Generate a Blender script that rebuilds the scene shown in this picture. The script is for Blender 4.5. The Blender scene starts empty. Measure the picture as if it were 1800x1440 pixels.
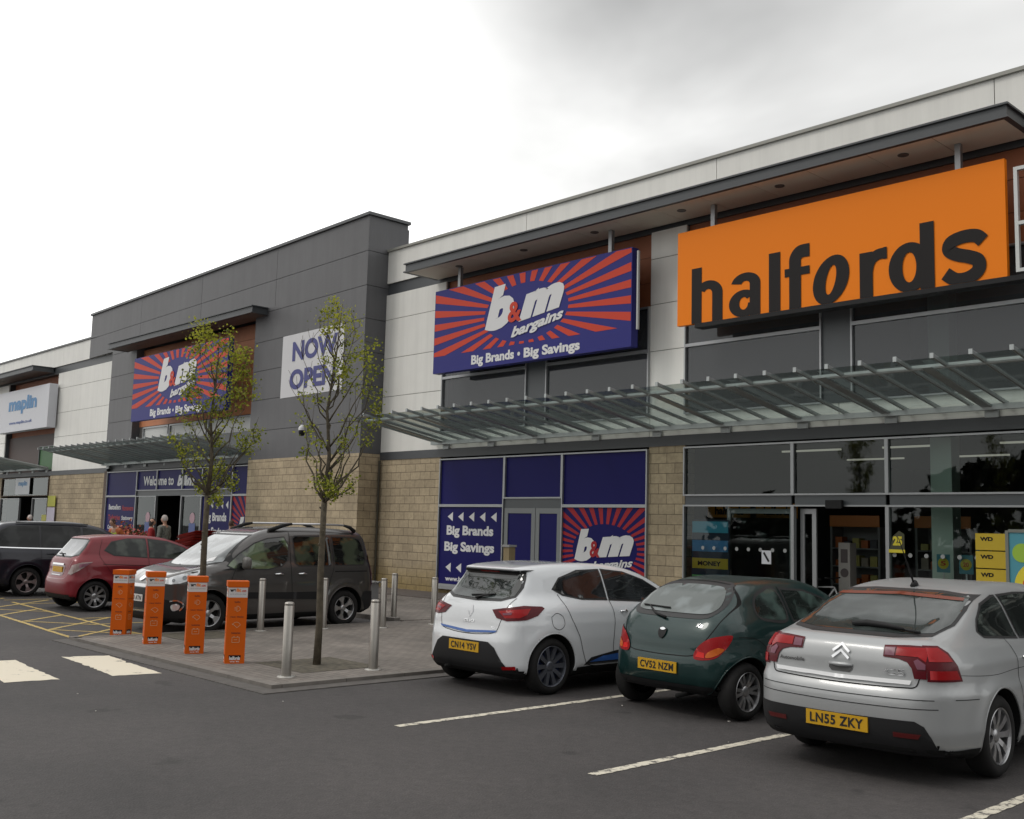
import bpy, bmesh, math, random
import numpy as np
from mathutils import Vector, Matrix
from mathutils.bvhtree import BVHTree

random.seed(7)
SC = bpy.context.scene
COL = SC.collection
R = math.radians

# ------------------------------------------------------------------ camera
YAW, PITCH, ROLL = R(46.747), R(6.531), R(1.532)
fwd = Vector((-math.sin(YAW)*math.cos(PITCH), math.cos(YAW)*math.cos(PITCH), math.sin(PITCH)))
rgt0 = Vector((math.cos(YAW), math.sin(YAW), 0))
up0 = rgt0.cross(fwd)
rgt = math.cos(ROLL)*rgt0 + math.sin(ROLL)*up0
upv = -math.sin(ROLL)*rgt0 + math.cos(ROLL)*up0
cam_d = bpy.data.cameras.new("camera")
cam = bpy.data.objects.new("camera", cam_d)
COL.objects.link(cam)
cam.matrix_world = Matrix(((rgt.x, upv.x, -fwd.x, 0), (rgt.y, upv.y, -fwd.y, 0), (rgt.z, upv.z, -fwd.z, 1.83), (0, 0, 0, 1)))
cam_d.sensor_fit = 'HORIZONTAL'
cam_d.sensor_width = 36.0
cam_d.lens = 36.0*1846.5/1800
cam_d.clip_end = 2000
cam_d.clip_start = 0.05
SC.camera = cam

# ------------------------------------------------------------------ world: overcast sky
SUN_EL, SUN_AZ = R(48), R(215)
W = bpy.data.worlds.new("World")
SC.world = W
W.use_nodes = True
nt = W.node_tree
nt.nodes.clear()
def wn(t, **k):
    n = nt.nodes.new(t)
    for a, b in k.items():
        setattr(n, a, b)
    return n
def lk(a, b): nt.links.new(a, b)
out = wn('ShaderNodeOutputWorld')
bg = wn('ShaderNodeBackground')
bg.inputs['Strength'].default_value = 0.1
sky = wn('ShaderNodeTexSky', sky_type='NISHITA')
sky.sun_disc = False
sky.sun_elevation = SUN_EL
sky.sun_rotation = SUN_AZ
sky.air_density = 1.5
sky.dust_density = 4.0
tc = wn('ShaderNodeTexCoord')
mp = wn('ShaderNodeMapping')
mp.inputs['Scale'].default_value = (1.0, 1.0, 2.4)
mp.inputs['Location'].default_value = (0.35, 0.15, 0.2)
lk(tc.outputs['Generated'], mp.inputs['Vector'])
n1 = wn('ShaderNodeTexNoise')
n1.inputs['Scale'].default_value = 1.9
n1.inputs['Detail'].default_value = 5
n1.inputs['Roughness'].default_value = 0.5
n1.inputs['Distortion'].default_value = 0.3
lk(mp.outputs['Vector'], n1.inputs['Vector'])
# broad shape of the cloud deck: a bright thin part to the west, thick grey bank overhead
def dirv(az, el):
    return (math.cos(el)*-math.sin(az), math.cos(el)*math.cos(az), math.sin(el))
def blob(az, el, lo, hi):
    d = wn('ShaderNodeVectorMath', operation='DOT_PRODUCT')
    nv = wn('ShaderNodeVectorMath', operation='NORMALIZE')
    lk(tc.outputs['Generated'], nv.inputs[0])
    lk(nv.outputs[0], d.inputs[0])
    d.inputs[1].default_value = dirv(R(az), R(el))
    a = wn('ShaderNodeMath', operation='MULTIPLY_ADD')
    lk(n1.outputs['Fac'], a.inputs[0]); a.inputs[1].default_value = 0.10; lk(d.outputs['Value'], a.inputs[2])
    m = wn('ShaderNodeMapRange', interpolation_type='SMOOTHERSTEP')
    lk(a.outputs[0], m.inputs['Value'])
    m.inputs['From Min'].default_value = lo; m.inputs['From Max'].default_value = hi
    return m.outputs['Result']
base = wn('ShaderNodeMapRange')
lk(n1.outputs['Fac'], base.inputs['Value'])
base.inputs['From Min'].default_value = 0.3; base.inputs['From Max'].default_value = 0.7
base.inputs['To Min'].default_value = 11.6; base.inputs['To Max'].default_value = 7.2
def madd(a, k, b):
    m = wn('ShaderNodeMath', operation='MULTIPLY_ADD')
    lk(a, m.inputs[0]); m.inputs[1].default_value = k; lk(b, m.inputs[2])
    return m.outputs[0]
v = base.outputs['Result']
v = madd(blob(72, 8, 0.86, 1.05), 6.0, v)       # bright western horizon
v = madd(blob(47, 30.5, 0.965, 1.08), -2.1, v)   # dark bank above the roofs
v = madd(blob(34, 21, 0.95, 1.07), -0.6, v)
v = madd(blob(14, 24, 0.86, 1.04), -2.5, v)
v = madd(blob(228, 10, 0.55, 1.0), -5.0, v)    # duller behind the camera
cc = wn('ShaderNodeCombineColor')
def mulv(a, k):
    m = wn('ShaderNodeMath', operation='MULTIPLY')
    lk(a, m.inputs[0]); m.inputs[1].default_value = k
    return m.outputs[0]
lk(mulv(v, 1.0), cc.inputs['Red']); lk(mulv(v, 0.995), cc.inputs['Green']); lk(mulv(v, 0.975), cc.inputs['Blue'])
mx = wn('ShaderNodeMix', data_type='RGBA')
mx.inputs['Factor'].default_value = 0.93
lk(sky.outputs['Color'], mx.inputs['A'])
lk(cc.outputs['Color'], mx.inputs['B'])
lk(mx.outputs['Result'], bg.inputs['Color'])
lk(bg.outputs['Background'], out.inputs['Surface'])

sun_d = bpy.data.lights.new("sun", 'SUN')
sun_d.energy = 0.6
sun_d.angle = R(14)
sun_d.color = (1.0, 0.96, 0.9)
sun = bpy.data.objects.new("sun", sun_d)
COL.objects.link(sun)
sd = Vector((math.sin(SUN_AZ)*math.cos(SUN_EL), math.cos(SUN_AZ)*math.cos(SUN_EL), math.sin(SUN_EL)))
sun.rotation_euler = sd.to_track_quat('Z', 'Y').to_euler()
sun.location = (0, 0, 30)
SC.view_settings.view_transform = 'Standard'
SC.view_settings.look = 'None'
SC.view_settings.exposure = 0.32
SC.view_settings.gamma = 1.0
SC.render.film_transparent = False
SC.cycles.max_bounces = 8
SC.cycles.transparent_max_bounces = 16

# ------------------------------------------------------------------ materials
MC = {}
def mat(name, col, rough=0.6, metal=0.0, var=0.0, vscale=3.0, bump=0.0, bscale=40.0, coat=0.0, spec=0.5, var2=0.0, v2scale=0.6, streak=0.0):
    if name in MC: return MC[name]
    m = bpy.data.materials.new(name); m.use_nodes = True
    t = m.node_tree; b = t.nodes['Principled BSDF']
    b.inputs['Base Color'].default_value = (*col, 1)
    b.inputs['Roughness'].default_value = rough
    b.inputs['Metallic'].default_value = metal
    b.inputs['Specular IOR Level'].default_value = spec
    if coat:
        b.inputs['Coat Weight'].default_value = coat
        b.inputs['Coat Roughness'].default_value = 0.04
    tcn = t.nodes.new('ShaderNodeTexCoord')
    if var or var2:
        nz = t.nodes.new('ShaderNodeTexNoise'); nz.inputs['Scale'].default_value = vscale; nz.inputs['Detail'].default_value = 6
        t.links.new(tcn.outputs['Object'], nz.inputs['Vector'])
        mr = t.nodes.new('ShaderNodeMapRange'); t.links.new(nz.outputs['Fac'], mr.inputs['Value'])
        mr.inputs['From Min'].default_value = 0.3; mr.inputs['From Max'].default_value = 0.7
        mr.inputs['To Min'].default_value = 1-var; mr.inputs['To Max'].default_value = 1+var
        src = mr.outputs['Result']
        if var2:
            nb = t.nodes.new('ShaderNodeTexNoise'); nb.inputs['Scale'].default_value = v2scale; nb.inputs['Detail'].default_value = 3
            t.links.new(tcn.outputs['Object'], nb.inputs['Vector'])
            m2 = t.nodes.new('ShaderNodeMapRange'); t.links.new(nb.outputs['Fac'], m2.inputs['Value'])
            m2.inputs['From Min'].default_value = 0.35; m2.inputs['From Max'].default_value = 0.65
            m2.inputs['To Min'].default_value = 1-var2; m2.inputs['To Max'].default_value = 1+var2
            mm = t.nodes.new('ShaderNodeMath'); mm.operation = 'MULTIPLY'
            t.links.new(src, mm.inputs[0]); t.links.new(m2.outputs['Result'], mm.inputs[1]); src = mm.outputs[0]
        if streak:
            mpn = t.nodes.new('ShaderNodeMapping'); mpn.inputs['Scale'].default_value = (3.2, 3.2, 0.16); t.links.new(tcn.outputs['Object'], mpn.inputs['Vector'])
            ns = t.nodes.new('ShaderNodeTexNoise'); ns.inputs['Scale'].default_value = 1.0; ns.inputs['Detail'].default_value = 5; ns.inputs['Roughness'].default_value = .7
            t.links.new(mpn.outputs['Vector'], ns.inputs['Vector'])
            m3 = t.nodes.new('ShaderNodeMapRange'); t.links.new(ns.outputs['Fac'], m3.inputs['Value'])
            m3.inputs['From Min'].default_value = 0.4; m3.inputs['From Max'].default_value = 0.72
            m3.inputs['To Min'].default_value = 1.0; m3.inputs['To Max'].default_value = 1-streak
            mm = t.nodes.new('ShaderNodeMath'); mm.operation = 'MULTIPLY'
            t.links.new(src, mm.inputs[0]); t.links.new(m3.outputs['Result'], mm.inputs[1]); src = mm.outputs[0]
        vm = t.nodes.new('ShaderNodeVectorMath'); vm.operation = 'SCALE'
        vm.inputs[0].default_value = col
        t.links.new(src, vm.inputs['Scale'])
        t.links.new(vm.outputs['Vector'], b.inputs['Base Color'])
    if bump:
        nz = t.nodes.new('ShaderNodeTexNoise'); nz.inputs['Scale'].default_value = bscale; nz.inputs['Detail'].default_value = 4
        t.links.new(tcn.outputs['Object'], nz.inputs['Vector'])
        bp = t.nodes.new('ShaderNodeBump'); bp.inputs['Strength'].default_value = bump; bp.inputs['Distance'].default_value = 0.01
        t.links.new(nz.outputs['Fac'], bp.inputs['Height']); t.links.new(bp.outputs['Normal'], b.inputs['Normal'])
    MC[name] = m
    return m

def glass_mat(name, tint, gloss=(0.9, 0.95, 0.95), rough=0.02, ior=1.5, opaque=0.0, ocol=(0.02, 0.025, 0.03)):
    """thin pane: fresnel mirror over a tinted see-through layer (plus a share of dirt/film)"""
    if name in MC: return MC[name]
    m = bpy.data.materials.new(name); m.use_nodes = True
    t = m.node_tree; t.nodes.clear()
    o = t.nodes.new('ShaderNodeOutputMaterial')
    tr = t.nodes.new('ShaderNodeBsdfTransparent'); tr.inputs['Color'].default_value = (*tint, 1)
    di = t.nodes.new('ShaderNodeBsdfDiffuse'); di.inputs['Color'].default_value = (*ocol, 1)
    gl = t.nodes.new('ShaderNodeBsdfGlossy'); gl.inputs['Color'].default_value = (*gloss, 1); gl.inputs['Roughness'].default_value = rough
    fr = t.nodes.new('ShaderNodeFresnel'); fr.inputs['IOR'].default_value = ior
    m1 = t.nodes.new('ShaderNodeMixShader'); m1.inputs[0].default_value = opaque
    t.links.new(tr.outputs[0], m1.inputs[1]); t.links.new(di.outputs[0], m1.inputs[2])
    m2 = t.nodes.new('ShaderNodeMixShader')
    t.links.new(fr.outputs[0], m2.inputs[0]); t.links.new(m1.outputs[0], m2.inputs[1]); t.links.new(gl.outputs[0], m2.inputs[2])
    t.links.new(m2.outputs[0], o.inputs['Surface'])
    MC[name] = m
    return m

def stone_mat():
    m = bpy.data.materials.new('stone_blocks'); m.use_nodes = True
    t = m.node_tree; b = t.nodes['Principled BSDF']; b.inputs['Roughness'].default_value = 0.9
    g = t.nodes.new('ShaderNodeTexCoord'); sp = t.nodes.new('ShaderNodeSeparateXYZ'); t.links.new(g.outputs['Object'], sp.inputs[0])
    ad = t.nodes.new('ShaderNodeMath'); ad.operation = 'ADD'; t.links.new(sp.outputs['X'], ad.inputs[0]); t.links.new(sp.outputs['Y'], ad.inputs[1])
    cb = t.nodes.new('ShaderNodeCombineXYZ'); t.links.new(ad.outputs[0], cb.inputs['X']); t.links.new(sp.outputs['Z'], cb.inputs['Y'])
    br = t.nodes.new('ShaderNodeTexBrick')
    br.inputs['Scale'].default_value = 1.0
    br.inputs['Brick Width'].default_value = 0.45
    br.inputs['Row Height'].default_value = 0.226
    br.inputs['Mortar Size'].default_value = 0.008
    br.inputs['Mortar Smooth'].default_value = 0.3
    br.inputs['Bias'].default_value = -0.1
    br.inputs['Color1'].default_value = (0.43, 0.35, 0.235, 1)
    br.inputs['Color2'].default_value = (0.34, 0.275, 0.185, 1)
    br.inputs['Mortar'].default_value = (0.17, 0.135, 0.09, 1)
    t.links.new(cb.outputs[0], br.inputs['Vector'])
    nz = t.nodes.new('ShaderNodeTexNoise'); nz.inputs['Scale'].default_value = 9; nz.inputs['Detail'].default_value = 8; nz.inputs['Roughness'].default_value = 0.7
    t.links.new(g.outputs['Object'], nz.inputs['Vector'])
    mr = t.nodes.new('ShaderNodeMapRange'); t.links.new(nz.outputs['Fac'], mr.inputs['Value'])
    mr.inputs['From Min'].default_value = 0.3; mr.inputs['From Max'].default_value = 0.7; mr.inputs['To Min'].default_value = 0.8; mr.inputs['To Max'].default_value = 1.2
    nb = t.nodes.new('ShaderNodeTexNoise'); nb.inputs['Scale'].default_value = 0.7; nb.inputs['Detail'].default_value = 2
    t.links.new(g.outputs['Object'], nb.inputs['Vector'])
    m3 = t.nodes.new('ShaderNodeMapRange'); t.links.new(nb.outputs['Fac'], m3.inputs['Value'])
    m3.inputs['From Min'].default_value = 0.35; m3.inputs['From Max'].default_value = 0.65; m3.inputs['To Min'].default_value = 0.85; m3.inputs['To Max'].default_value = 1.12
    mu = t.nodes.new('ShaderNodeMath'); mu.operation = 'MULTIPLY'; t.links.new(mr.outputs['Result'], mu.inputs[0]); t.links.new(m3.outputs['Result'], mu.inputs[1])
    vm = t.nodes.new('ShaderNodeVectorMath'); vm.operation = 'SCALE'
    t.links.new(br.outputs['Color'], vm.inputs[0]); t.links.new(mu.outputs[0], vm.inputs['Scale'])
    # damp greenish staining that climbs unevenly from the ground
    zs = t.nodes.new('ShaderNodeMath'); zs.operation = 'MULTIPLY_ADD'; t.links.new(nb.outputs['Fac'], zs.inputs[0]); zs.inputs[1].default_value = -1.1; t.links.new(sp.outputs['Z'], zs.inputs[2])
    mz = t.nodes.new('ShaderNodeMapRange'); t.links.new(zs.outputs[0], mz.inputs['Value']); mz.inputs['From Min'].default_value = -0.35; mz.inputs['From Max'].default_value = 0.35
    st_ = t.nodes.new('ShaderNodeMix'); st_.data_type = 'RGBA'; st_.blend_type = 'MULTIPLY'
    iv2 = t.nodes.new('ShaderNodeMath'); iv2.operation = 'SUBTRACT'; iv2.inputs[0].default_value = 1; t.links.new(mz.outputs['Result'], iv2.inputs[1])
    t.links.new(iv2.outputs[0], st_.inputs['Factor']); t.links.new(vm.outputs['Vector'], st_.inputs['A']); st_.inputs['B'].default_value = (.72, .66, .44, 1)
    t.links.new(st_.outputs['Result'], b.inputs['Base Color'])
    hh = t.nodes.new('ShaderNodeMath'); hh.operation = 'MULTIPLY_ADD'
    t.links.new(nz.outputs['Fac'], hh.inputs[0]); hh.inputs[1].default_value = 0.35
    iv = t.nodes.new('ShaderNodeMath'); iv.operation = 'SUBTRACT'; iv.inputs[0].default_value = 1; t.links.new(br.outputs['Fac'], iv.inputs[1])
    t.links.new(iv.outputs[0], hh.inputs[2])
    bp = t.nodes.new('ShaderNodeBump'); bp.inputs['Strength'].default_value = 0.7; bp.inputs['Distance'].default_value = 0.012
    t.links.new(hh.outputs[0], bp.inputs['Height']); t.links.new(bp.outputs['Normal'], b.inputs['Normal'])
    return m

# ------------------------------------------------------------------ mesh helpers
class MB:
    def __init__(s): s.v = []; s.f = []; s.m = []
    def add(s, vs, fs, mi=0):
        o = len(s.v); s.v += [tuple(p) for p in vs]
        for f in fs: s.f.append([i+o for i in f]); s.m.append(mi)
        return s
    def box(s, x0, x1, y0, y1, z0, z1, mi=0):
        v = [(x0,y0,z0),(x1,y0,z0),(x1,y1,z0),(x0,y1,z0),(x0,y0,z1),(x1,y0,z1),(x1,y1,z1),(x0,y1,z1)]
        return s.add(v, [(0,3,2,1),(4,5,6,7),(0,1,5,4),(1,2,6,5),(2,3,7,6),(3,0,4,7)], mi)
    def poly(s, pts, mi=0): return s.add(pts, [tuple(range(len(pts)))], mi)
    def extr(s, pts, vec, mi=0):
        """closed prism from polygon pts extruded by vec"""
        n = len(pts); q = [tuple(a+b for a, b in zip(p, vec)) for p in pts]
        fs = [tuple(range(n))[::-1], tuple(range(n, 2*n))] + [(i, (i+1) % n, n+(i+1) % n, n+i) for i in range(n)]
        return s.add(list(pts)+q, fs, mi)
    def tube(s, path, r, n=8, mi=0, caps=True):
        P = [Vector(p) for p in path]; rs = r if isinstance(r, (list, tuple)) else [r]*len(P)
        o = len(s.v); prev = None
        for i, p in enumerate(P):
            d = (P[min(i+1, len(P)-1)]-P[max(i-1, 0)]).normalized()
            if prev is None:
                a = d.orthogonal().normalized()
            else:
                a = (prev-d*prev.dot(d)).normalized()
            prev = a; b = d.cross(a)
            for k in range(n):
                t = 2*math.pi*k/n
                s.v.append(tuple(p+(a*math.cos(t)+b*math.sin(t))*rs[i]))
        for i in range(len(P)-1):
            for k in range(n):
                s.f.append([o+i*n+k, o+i*n+(k+1) % n, o+(i+1)*n+(k+1) % n, o+(i+1)*n+k]); s.m.append(mi)
        if caps:
            s.f.append([o+k for k in range(n)][::-1]); s.m.append(mi)
            s.f.append([o+(len(P)-1)*n+k for k in range(n)]); s.m.append(mi)
        return s
    def lathe(s, prof, n=32, c=(0,0,0), axis='z', mi=0):
        """prof = [(r,h)]; revolve"""
        o = len(s.v)
        for r_, h in prof:
            for k in range(n):
                t = 2*math.pi*k/n; a, b = r_*math.cos(t), r_*math.sin(t)
                p = (a, b, h) if axis == 'z' else ((a, h, b) if axis == 'y' else (h, a, b))
                s.v.append((p[0]+c[0], p[1]+c[1], p[2]+c[2]))
        for i in range(len(prof)-1):
            for k in range(n):
                s.f.append([o+i*n+k, o+i*n+(k+1) % n, o+(i+1)*n+(k+1) % n, o+(i+1)*n+k]); s.m.append(mi)
        return s
    def xf(s, fn): s.v = [tuple(fn(Vector(p))) for p in s.v]; return s

ORG = {}
def thing(name, label, cat, loc=(0,0,0), rotz=0, group=None):
    o = bpy.data.objects.new(name, None); COL.objects.link(o)
    o.empty_display_size = 0.3
    o.location = loc; o.rotation_euler = (0, 0, rotz)
    o['label'] = label; o['category'] = cat
    if group: o['group'] = group
    ORG[o.name] = Vector(loc)
    return o
def mesh_obj(name, me, parent=None, mats=()):
    o = bpy.data.objects.new(name, me); COL.objects.link(o)
    for m in (mats if isinstance(mats, (list, tuple)) else [mats]): me.materials.append(m)
    if parent is not None: o.parent = parent
    return o
def build(name, mb, mats, parent=None, world=True, smooth=False, fixn=True, loc=None, label=None):
    """one mesh object; vertices given in world coordinates are shifted into the parent's frame"""
    me = bpy.data.meshes.new(name)
    org = Vector((0,0,0))
    if parent is not None and world and parent.name in ORG: org = ORG[parent.name]
    if loc is not None: org = Vector(loc)
    me.from_pydata([tuple(Vector(p)-org) for p in mb.v], [], mb.f)
    if mb.m and max(mb.m) > 0: me.polygons.foreach_set('material_index', mb.m)
    if smooth: me.polygons.foreach_set('use_smooth', [True]*len(me.polygons))
    me.update()
    if fixn:
        bm = bmesh.new(); bm.from_mesh(me); bmesh.ops.recalc_face_normals(bm, faces=bm.faces); bm.to_mesh(me); bm.free()
    o = mesh_obj(name, me, parent, mats)
    if loc is not None: o.location = loc
    if parent is not None: ORG[o.name] = ORG.get(parent.name, Vector((0,0,0))) if world else Vector((0,0,0))
    if label: o['label'] = label
    return o
def tag(o, label=None, cat=None, group=None, kind=None):
    if label: o['label'] = label
    if cat: o['category'] = cat
    if group: o['group'] = group
    if kind: o['kind'] = kind
    return o
def copy_thing(src, loc, rotz=None, label=None):
    def rec(o, par):
        c = o.copy(); COL.objects.link(c)
        if par is not None: c.parent = par
        for ch in o.children: rec(ch, c)
        return c
    r_ = rec(src, None); r_.location = loc
    if rotz is not None: r_.rotation_euler = (0, 0, rotz)
    if label: r_['label'] = label
    return r_

# ------------------------------------------------------------------ text
def text_geo(s, bold=0.0, shear=0.0, spacing=1.0, res=4):
    cu = bpy.data.curves.new('t', 'FONT'); cu.body = s; cu.size = 1.0; cu.offset = bold; cu.shear = shear
    cu.space_character = spacing; cu.resolution_u = res; cu.align_x = 'LEFT'
    ob = bpy.data.objects.new('t', cu); COL.objects.link(ob)
    bpy.context.view_layer.update()
    dg = bpy.context.evaluated_depsgraph_get()
    me = bpy.data.meshes.new_from_object(ob.evaluated_get(dg))
    V = [(v.co.x, v.co.y) for v in me.vertices]; F = [list(p.vertices) for p in me.polygons]
    bpy.data.objects.remove(ob); bpy.data.curves.remove(cu); bpy.data.meshes.remove(me)
    return V, F
def text_mb(s, x0, x1, z0, z1, y, bold=0.02, shear=0.0, spacing=1.0, mb=None, mi=0, fn=None, cap=None):
    """text fitted into the rectangle x0..x1, z0..z1 on the plane y (faces -Y). fn maps (x,z) -> 3D point"""
    V, F = text_geo(s, bold, shear, spacing)
    if not V: return mb or MB()
    xs = [a for a, b in V]; zs = [b for a, b in V]
    ax, bx = min(xs), max(xs); az, bz = min(zs), max(zs)
    if cap: az, bz = cap
    if fn is None: fn = lambda a, b: (a, y, b)
    pts = [fn(x0+(a-ax)/(bx-ax)*(x1-x0), z0+(b-az)/(bz-az)*(z1-z0)) for a, b in V]
    mb = mb or MB()
    return mb.add(pts, F, mi)
# ------------------------------------------------------------------ shared materials
M_white = mat('white_cladding', (0.76, 0.755, 0.715), 0.45, var=0.02, vscale=2.0, var2=0.03, v2scale=0.35, streak=.10)
M_grey = mat('slate_cladding', (0.098, 0.098, 0.104), 0.5, var=0.04, vscale=2.0, var2=0.06, v2scale=0.4, streak=.16)
M_joint = mat('panel_joint', (0.03, 0.03, 0.03), 0.8)
M_wjoint = mat('pale_panel_joint', (0.18, 0.18, 0.17), 0.8)
M_band = mat('charcoal_band', (0.062, 0.068, 0.074), 0.45, var=0.04)
M_cop = mat('grey_coping', (0.30, 0.30, 0.27), 0.5)
M_dcop = mat('dark_coping', (0.07, 0.075, 0.08), 0.4)
M_stone = stone_mat()
M_alu = mat('aluminium_frame', (0.34, 0.35, 0.36), 0.38, metal=0.5)
M_steel = mat('galvanised_steel', (0.40, 0.43, 0.43), 0.45, metal=0.35, var=0.08, vscale=6)
M_soffit = mat('soffit_board', (0.74, 0.68, 0.58), 0.6, var=0.04, vscale=1.5)
M_terra = mat('terracotta_tile', (0.30, 0.098, 0.04), 0.6, var=0.06, vscale=5)
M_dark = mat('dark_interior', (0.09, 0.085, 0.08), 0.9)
M_blue = mat('blue_vinyl', (0.013, 0.012, 0.105), 0.4, spec=0.1)
M_signblue = mat('sign_blue', (0.025, 0.026, 0.18), 0.45, spec=0.2)
M_red = mat('sign_red', (0.56, 0.058, 0.03), 0.5, spec=0.2)
M_vred = mat('vinyl_red', (0.36, 0.022, 0.03), 0.45, spec=0.2)
M_wht = mat('sign_white', (0.66, 0.66, 0.67), 0.4)
M_orange = mat('sign_orange', (0.86, 0.215, 0.004), 0.5, spec=0.2)
M_black = mat('black_letter', (0.018, 0.016, 0.016), 0.5, spec=0.15)
M_blk = mat('black_plastic', (0.014, 0.014, 0.015), 0.6, spec=.25)
G_shop = glass_mat('shop_glass', (0.62, 0.70, 0.68), (0.85, 0.9, 0.9), 0.015, 1.5)
G_up = glass_mat('upper_glass', (0.5, 0.56, 0.56), (0.9, 0.92, 0.95), 0.03, 1.52, 0.5, (0.085, 0.09, 0.095))
G_can = glass_mat('canopy_glass', (0.50, 0.56, 0.54), (0.8, 0.84, 0.83), 0.05, 1.4, 0.06, (0.20, 0.26, 0.24))
M_spg = mat('grey_infill', (0.075, 0.083, 0.09), 0.4)

# ------------------------------------------------------------------ ground
def ground_mat(name, col, col2, scale, speck, bump):
    m = bpy.data.materials.new(name); m.use_nodes = True
    t = m.node_tree; b = t.nodes['Principled BSDF']; b.inputs['Roughness'].default_value = 0.85
    g = t.nodes.new('ShaderNodeTexCoord')
    n_ = t.nodes.new('ShaderNodeTexNoise'); n_.inputs['Scale'].default_value = 0.35; n_.inputs['Detail'].default_value = 8; n_.inputs['Roughness'].default_value = 0.65
    f_ = t.nodes.new('ShaderNodeTexNoise'); f_.inputs['Scale'].default_value = speck; f_.inputs['Detail'].default_value = 3; f_.inputs['Roughness'].default_value = 0.8
    s_ = t.nodes.new('ShaderNodeTexVoronoi'); s_.inputs['Scale'].default_value = speck*0.5
    for q in (n_, f_, s_): t.links.new(g.outputs['Object'], q.inputs['Vector'])
    mr = t.nodes.new('ShaderNodeMapRange'); t.links.new(n_.outputs['Fac'], mr.inputs['Value'])
    mr.inputs['From Min'].default_value = 0.35; mr.inputs['From Max'].default_value = 0.65
    mx_ = t.nodes.new('ShaderNodeMix'); mx_.data_type = 'RGBA'; t.links.new(mr.outputs['Result'], mx_.inputs['Factor'])
    mx_.inputs['A'].default_value = (*col, 1); mx_.inputs['B'].default_value = (*col2, 1)
    mr2 = t.nodes.new('ShaderNodeMapRange'); t.links.new(f_.outputs['Fac'], mr2.inputs['Value'])
    mr2.inputs['From Min'].default_value = 0.35; mr2.inputs['From Max'].default_value = 0.68
    mr2.inputs['To Min'].default_value = 0.62; mr2.inputs['To Max'].default_value = 1.5
    vm = t.nodes.new('ShaderNodeVectorMath'); vm.operation = 'SCALE'
    t.links.new(mx_.outputs['Result'], vm.inputs[0]); t.links.new(mr2.outputs['Result'], vm.inputs['Scale'])
    t.links.new(vm.outputs['Vector'], b.inputs['Base Color'])
    n5 = t.nodes.new('ShaderNodeTexNoise'); n5.inputs['Scale'].default_value = 11; n5.inputs['Detail'].default_value = 5; n5.inputs['Roughness'].default_value = .8; t.links.new(g.outputs['Object'], n5.inputs['Vector'])
    m5 = t.nodes.new('ShaderNodeMapRange'); t.links.new(n5.outputs['Fac'], m5.inputs['Value']); m5.inputs['From Min'].default_value = .3; m5.inputs['From Max'].default_value = .7; m5.inputs['To Min'].default_value = .74; m5.inputs['To Max'].default_value = 1.26
    s5 = t.nodes.new('ShaderNodeVectorMath'); s5.operation = 'SCALE'; t.links.new(vm.outputs['Vector'], s5.inputs[0]); t.links.new(m5.outputs['Result'], s5.inputs['Scale']); vm = s5
    # pale stone chips, and oil drips with their own outline
    v2 = t.nodes.new('ShaderNodeTexVoronoi'); v2.inputs['Scale'].default_value = 38; t.links.new(g.outputs['Object'], v2.inputs['Vector'])
    wn_ = t.nodes.new('ShaderNodeMapRange'); t.links.new(v2.outputs['Distance'], wn_.inputs['Value']); wn_.inputs['From Min'].default_value = 0.10; wn_.inputs['From Max'].default_value = 0.16; wn_.inputs['To Min'].default_value = 1.9; wn_.inputs['To Max'].default_value = 1.0
    sc2 = t.nodes.new('ShaderNodeVectorMath'); sc2.operation = 'SCALE'; t.links.new(vm.outputs['Vector'], sc2.inputs[0]); t.links.new(wn_.outputs['Result'], sc2.inputs['Scale'])
    n3 = t.nodes.new('ShaderNodeTexNoise'); n3.inputs['Scale'].default_value = 1.7; n3.inputs['Detail'].default_value = 4; t.links.new(g.outputs['Object'], n3.inputs['Vector'])
    m3 = t.nodes.new('ShaderNodeMapRange'); t.links.new(n3.outputs['Fac'], m3.inputs['Value']); m3.inputs['From Min'].default_value = 0.66; m3.inputs['From Max'].default_value = 0.70; m3.inputs['To Min'].default_value = 1.0; m3.inputs['To Max'].default_value = 0.62
    sc3 = t.nodes.new('ShaderNodeVectorMath'); sc3.operation = 'SCALE'; t.links.new(sc2.outputs['Vector'], sc3.inputs[0]); t.links.new(m3.outputs['Result'], sc3.inputs['Scale'])
    t.links.new(sc3.outputs['Vector'], b.inputs['Base Color'])
    bp = t.nodes.new('ShaderNodeBump'); bp.inputs['Strength'].default_value = bump; bp.inputs['Distance'].default_value = 0.006
    t.links.new(s_.outputs['Distance'], bp.inputs['Height']); t.links.new(bp.outputs['Normal'], b.inputs['Normal'])
    return m
M_asph = ground_mat('asphalt', (0.036, 0.033, 0.033), (0.058, 0.052, 0.051), 1, 110, 0.5)
M_apron = ground_mat('brown_tarmac', (0.085, 0.07, 0.062), (0.115, 0.097, 0.086), 1, 120, 0.4)

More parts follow.
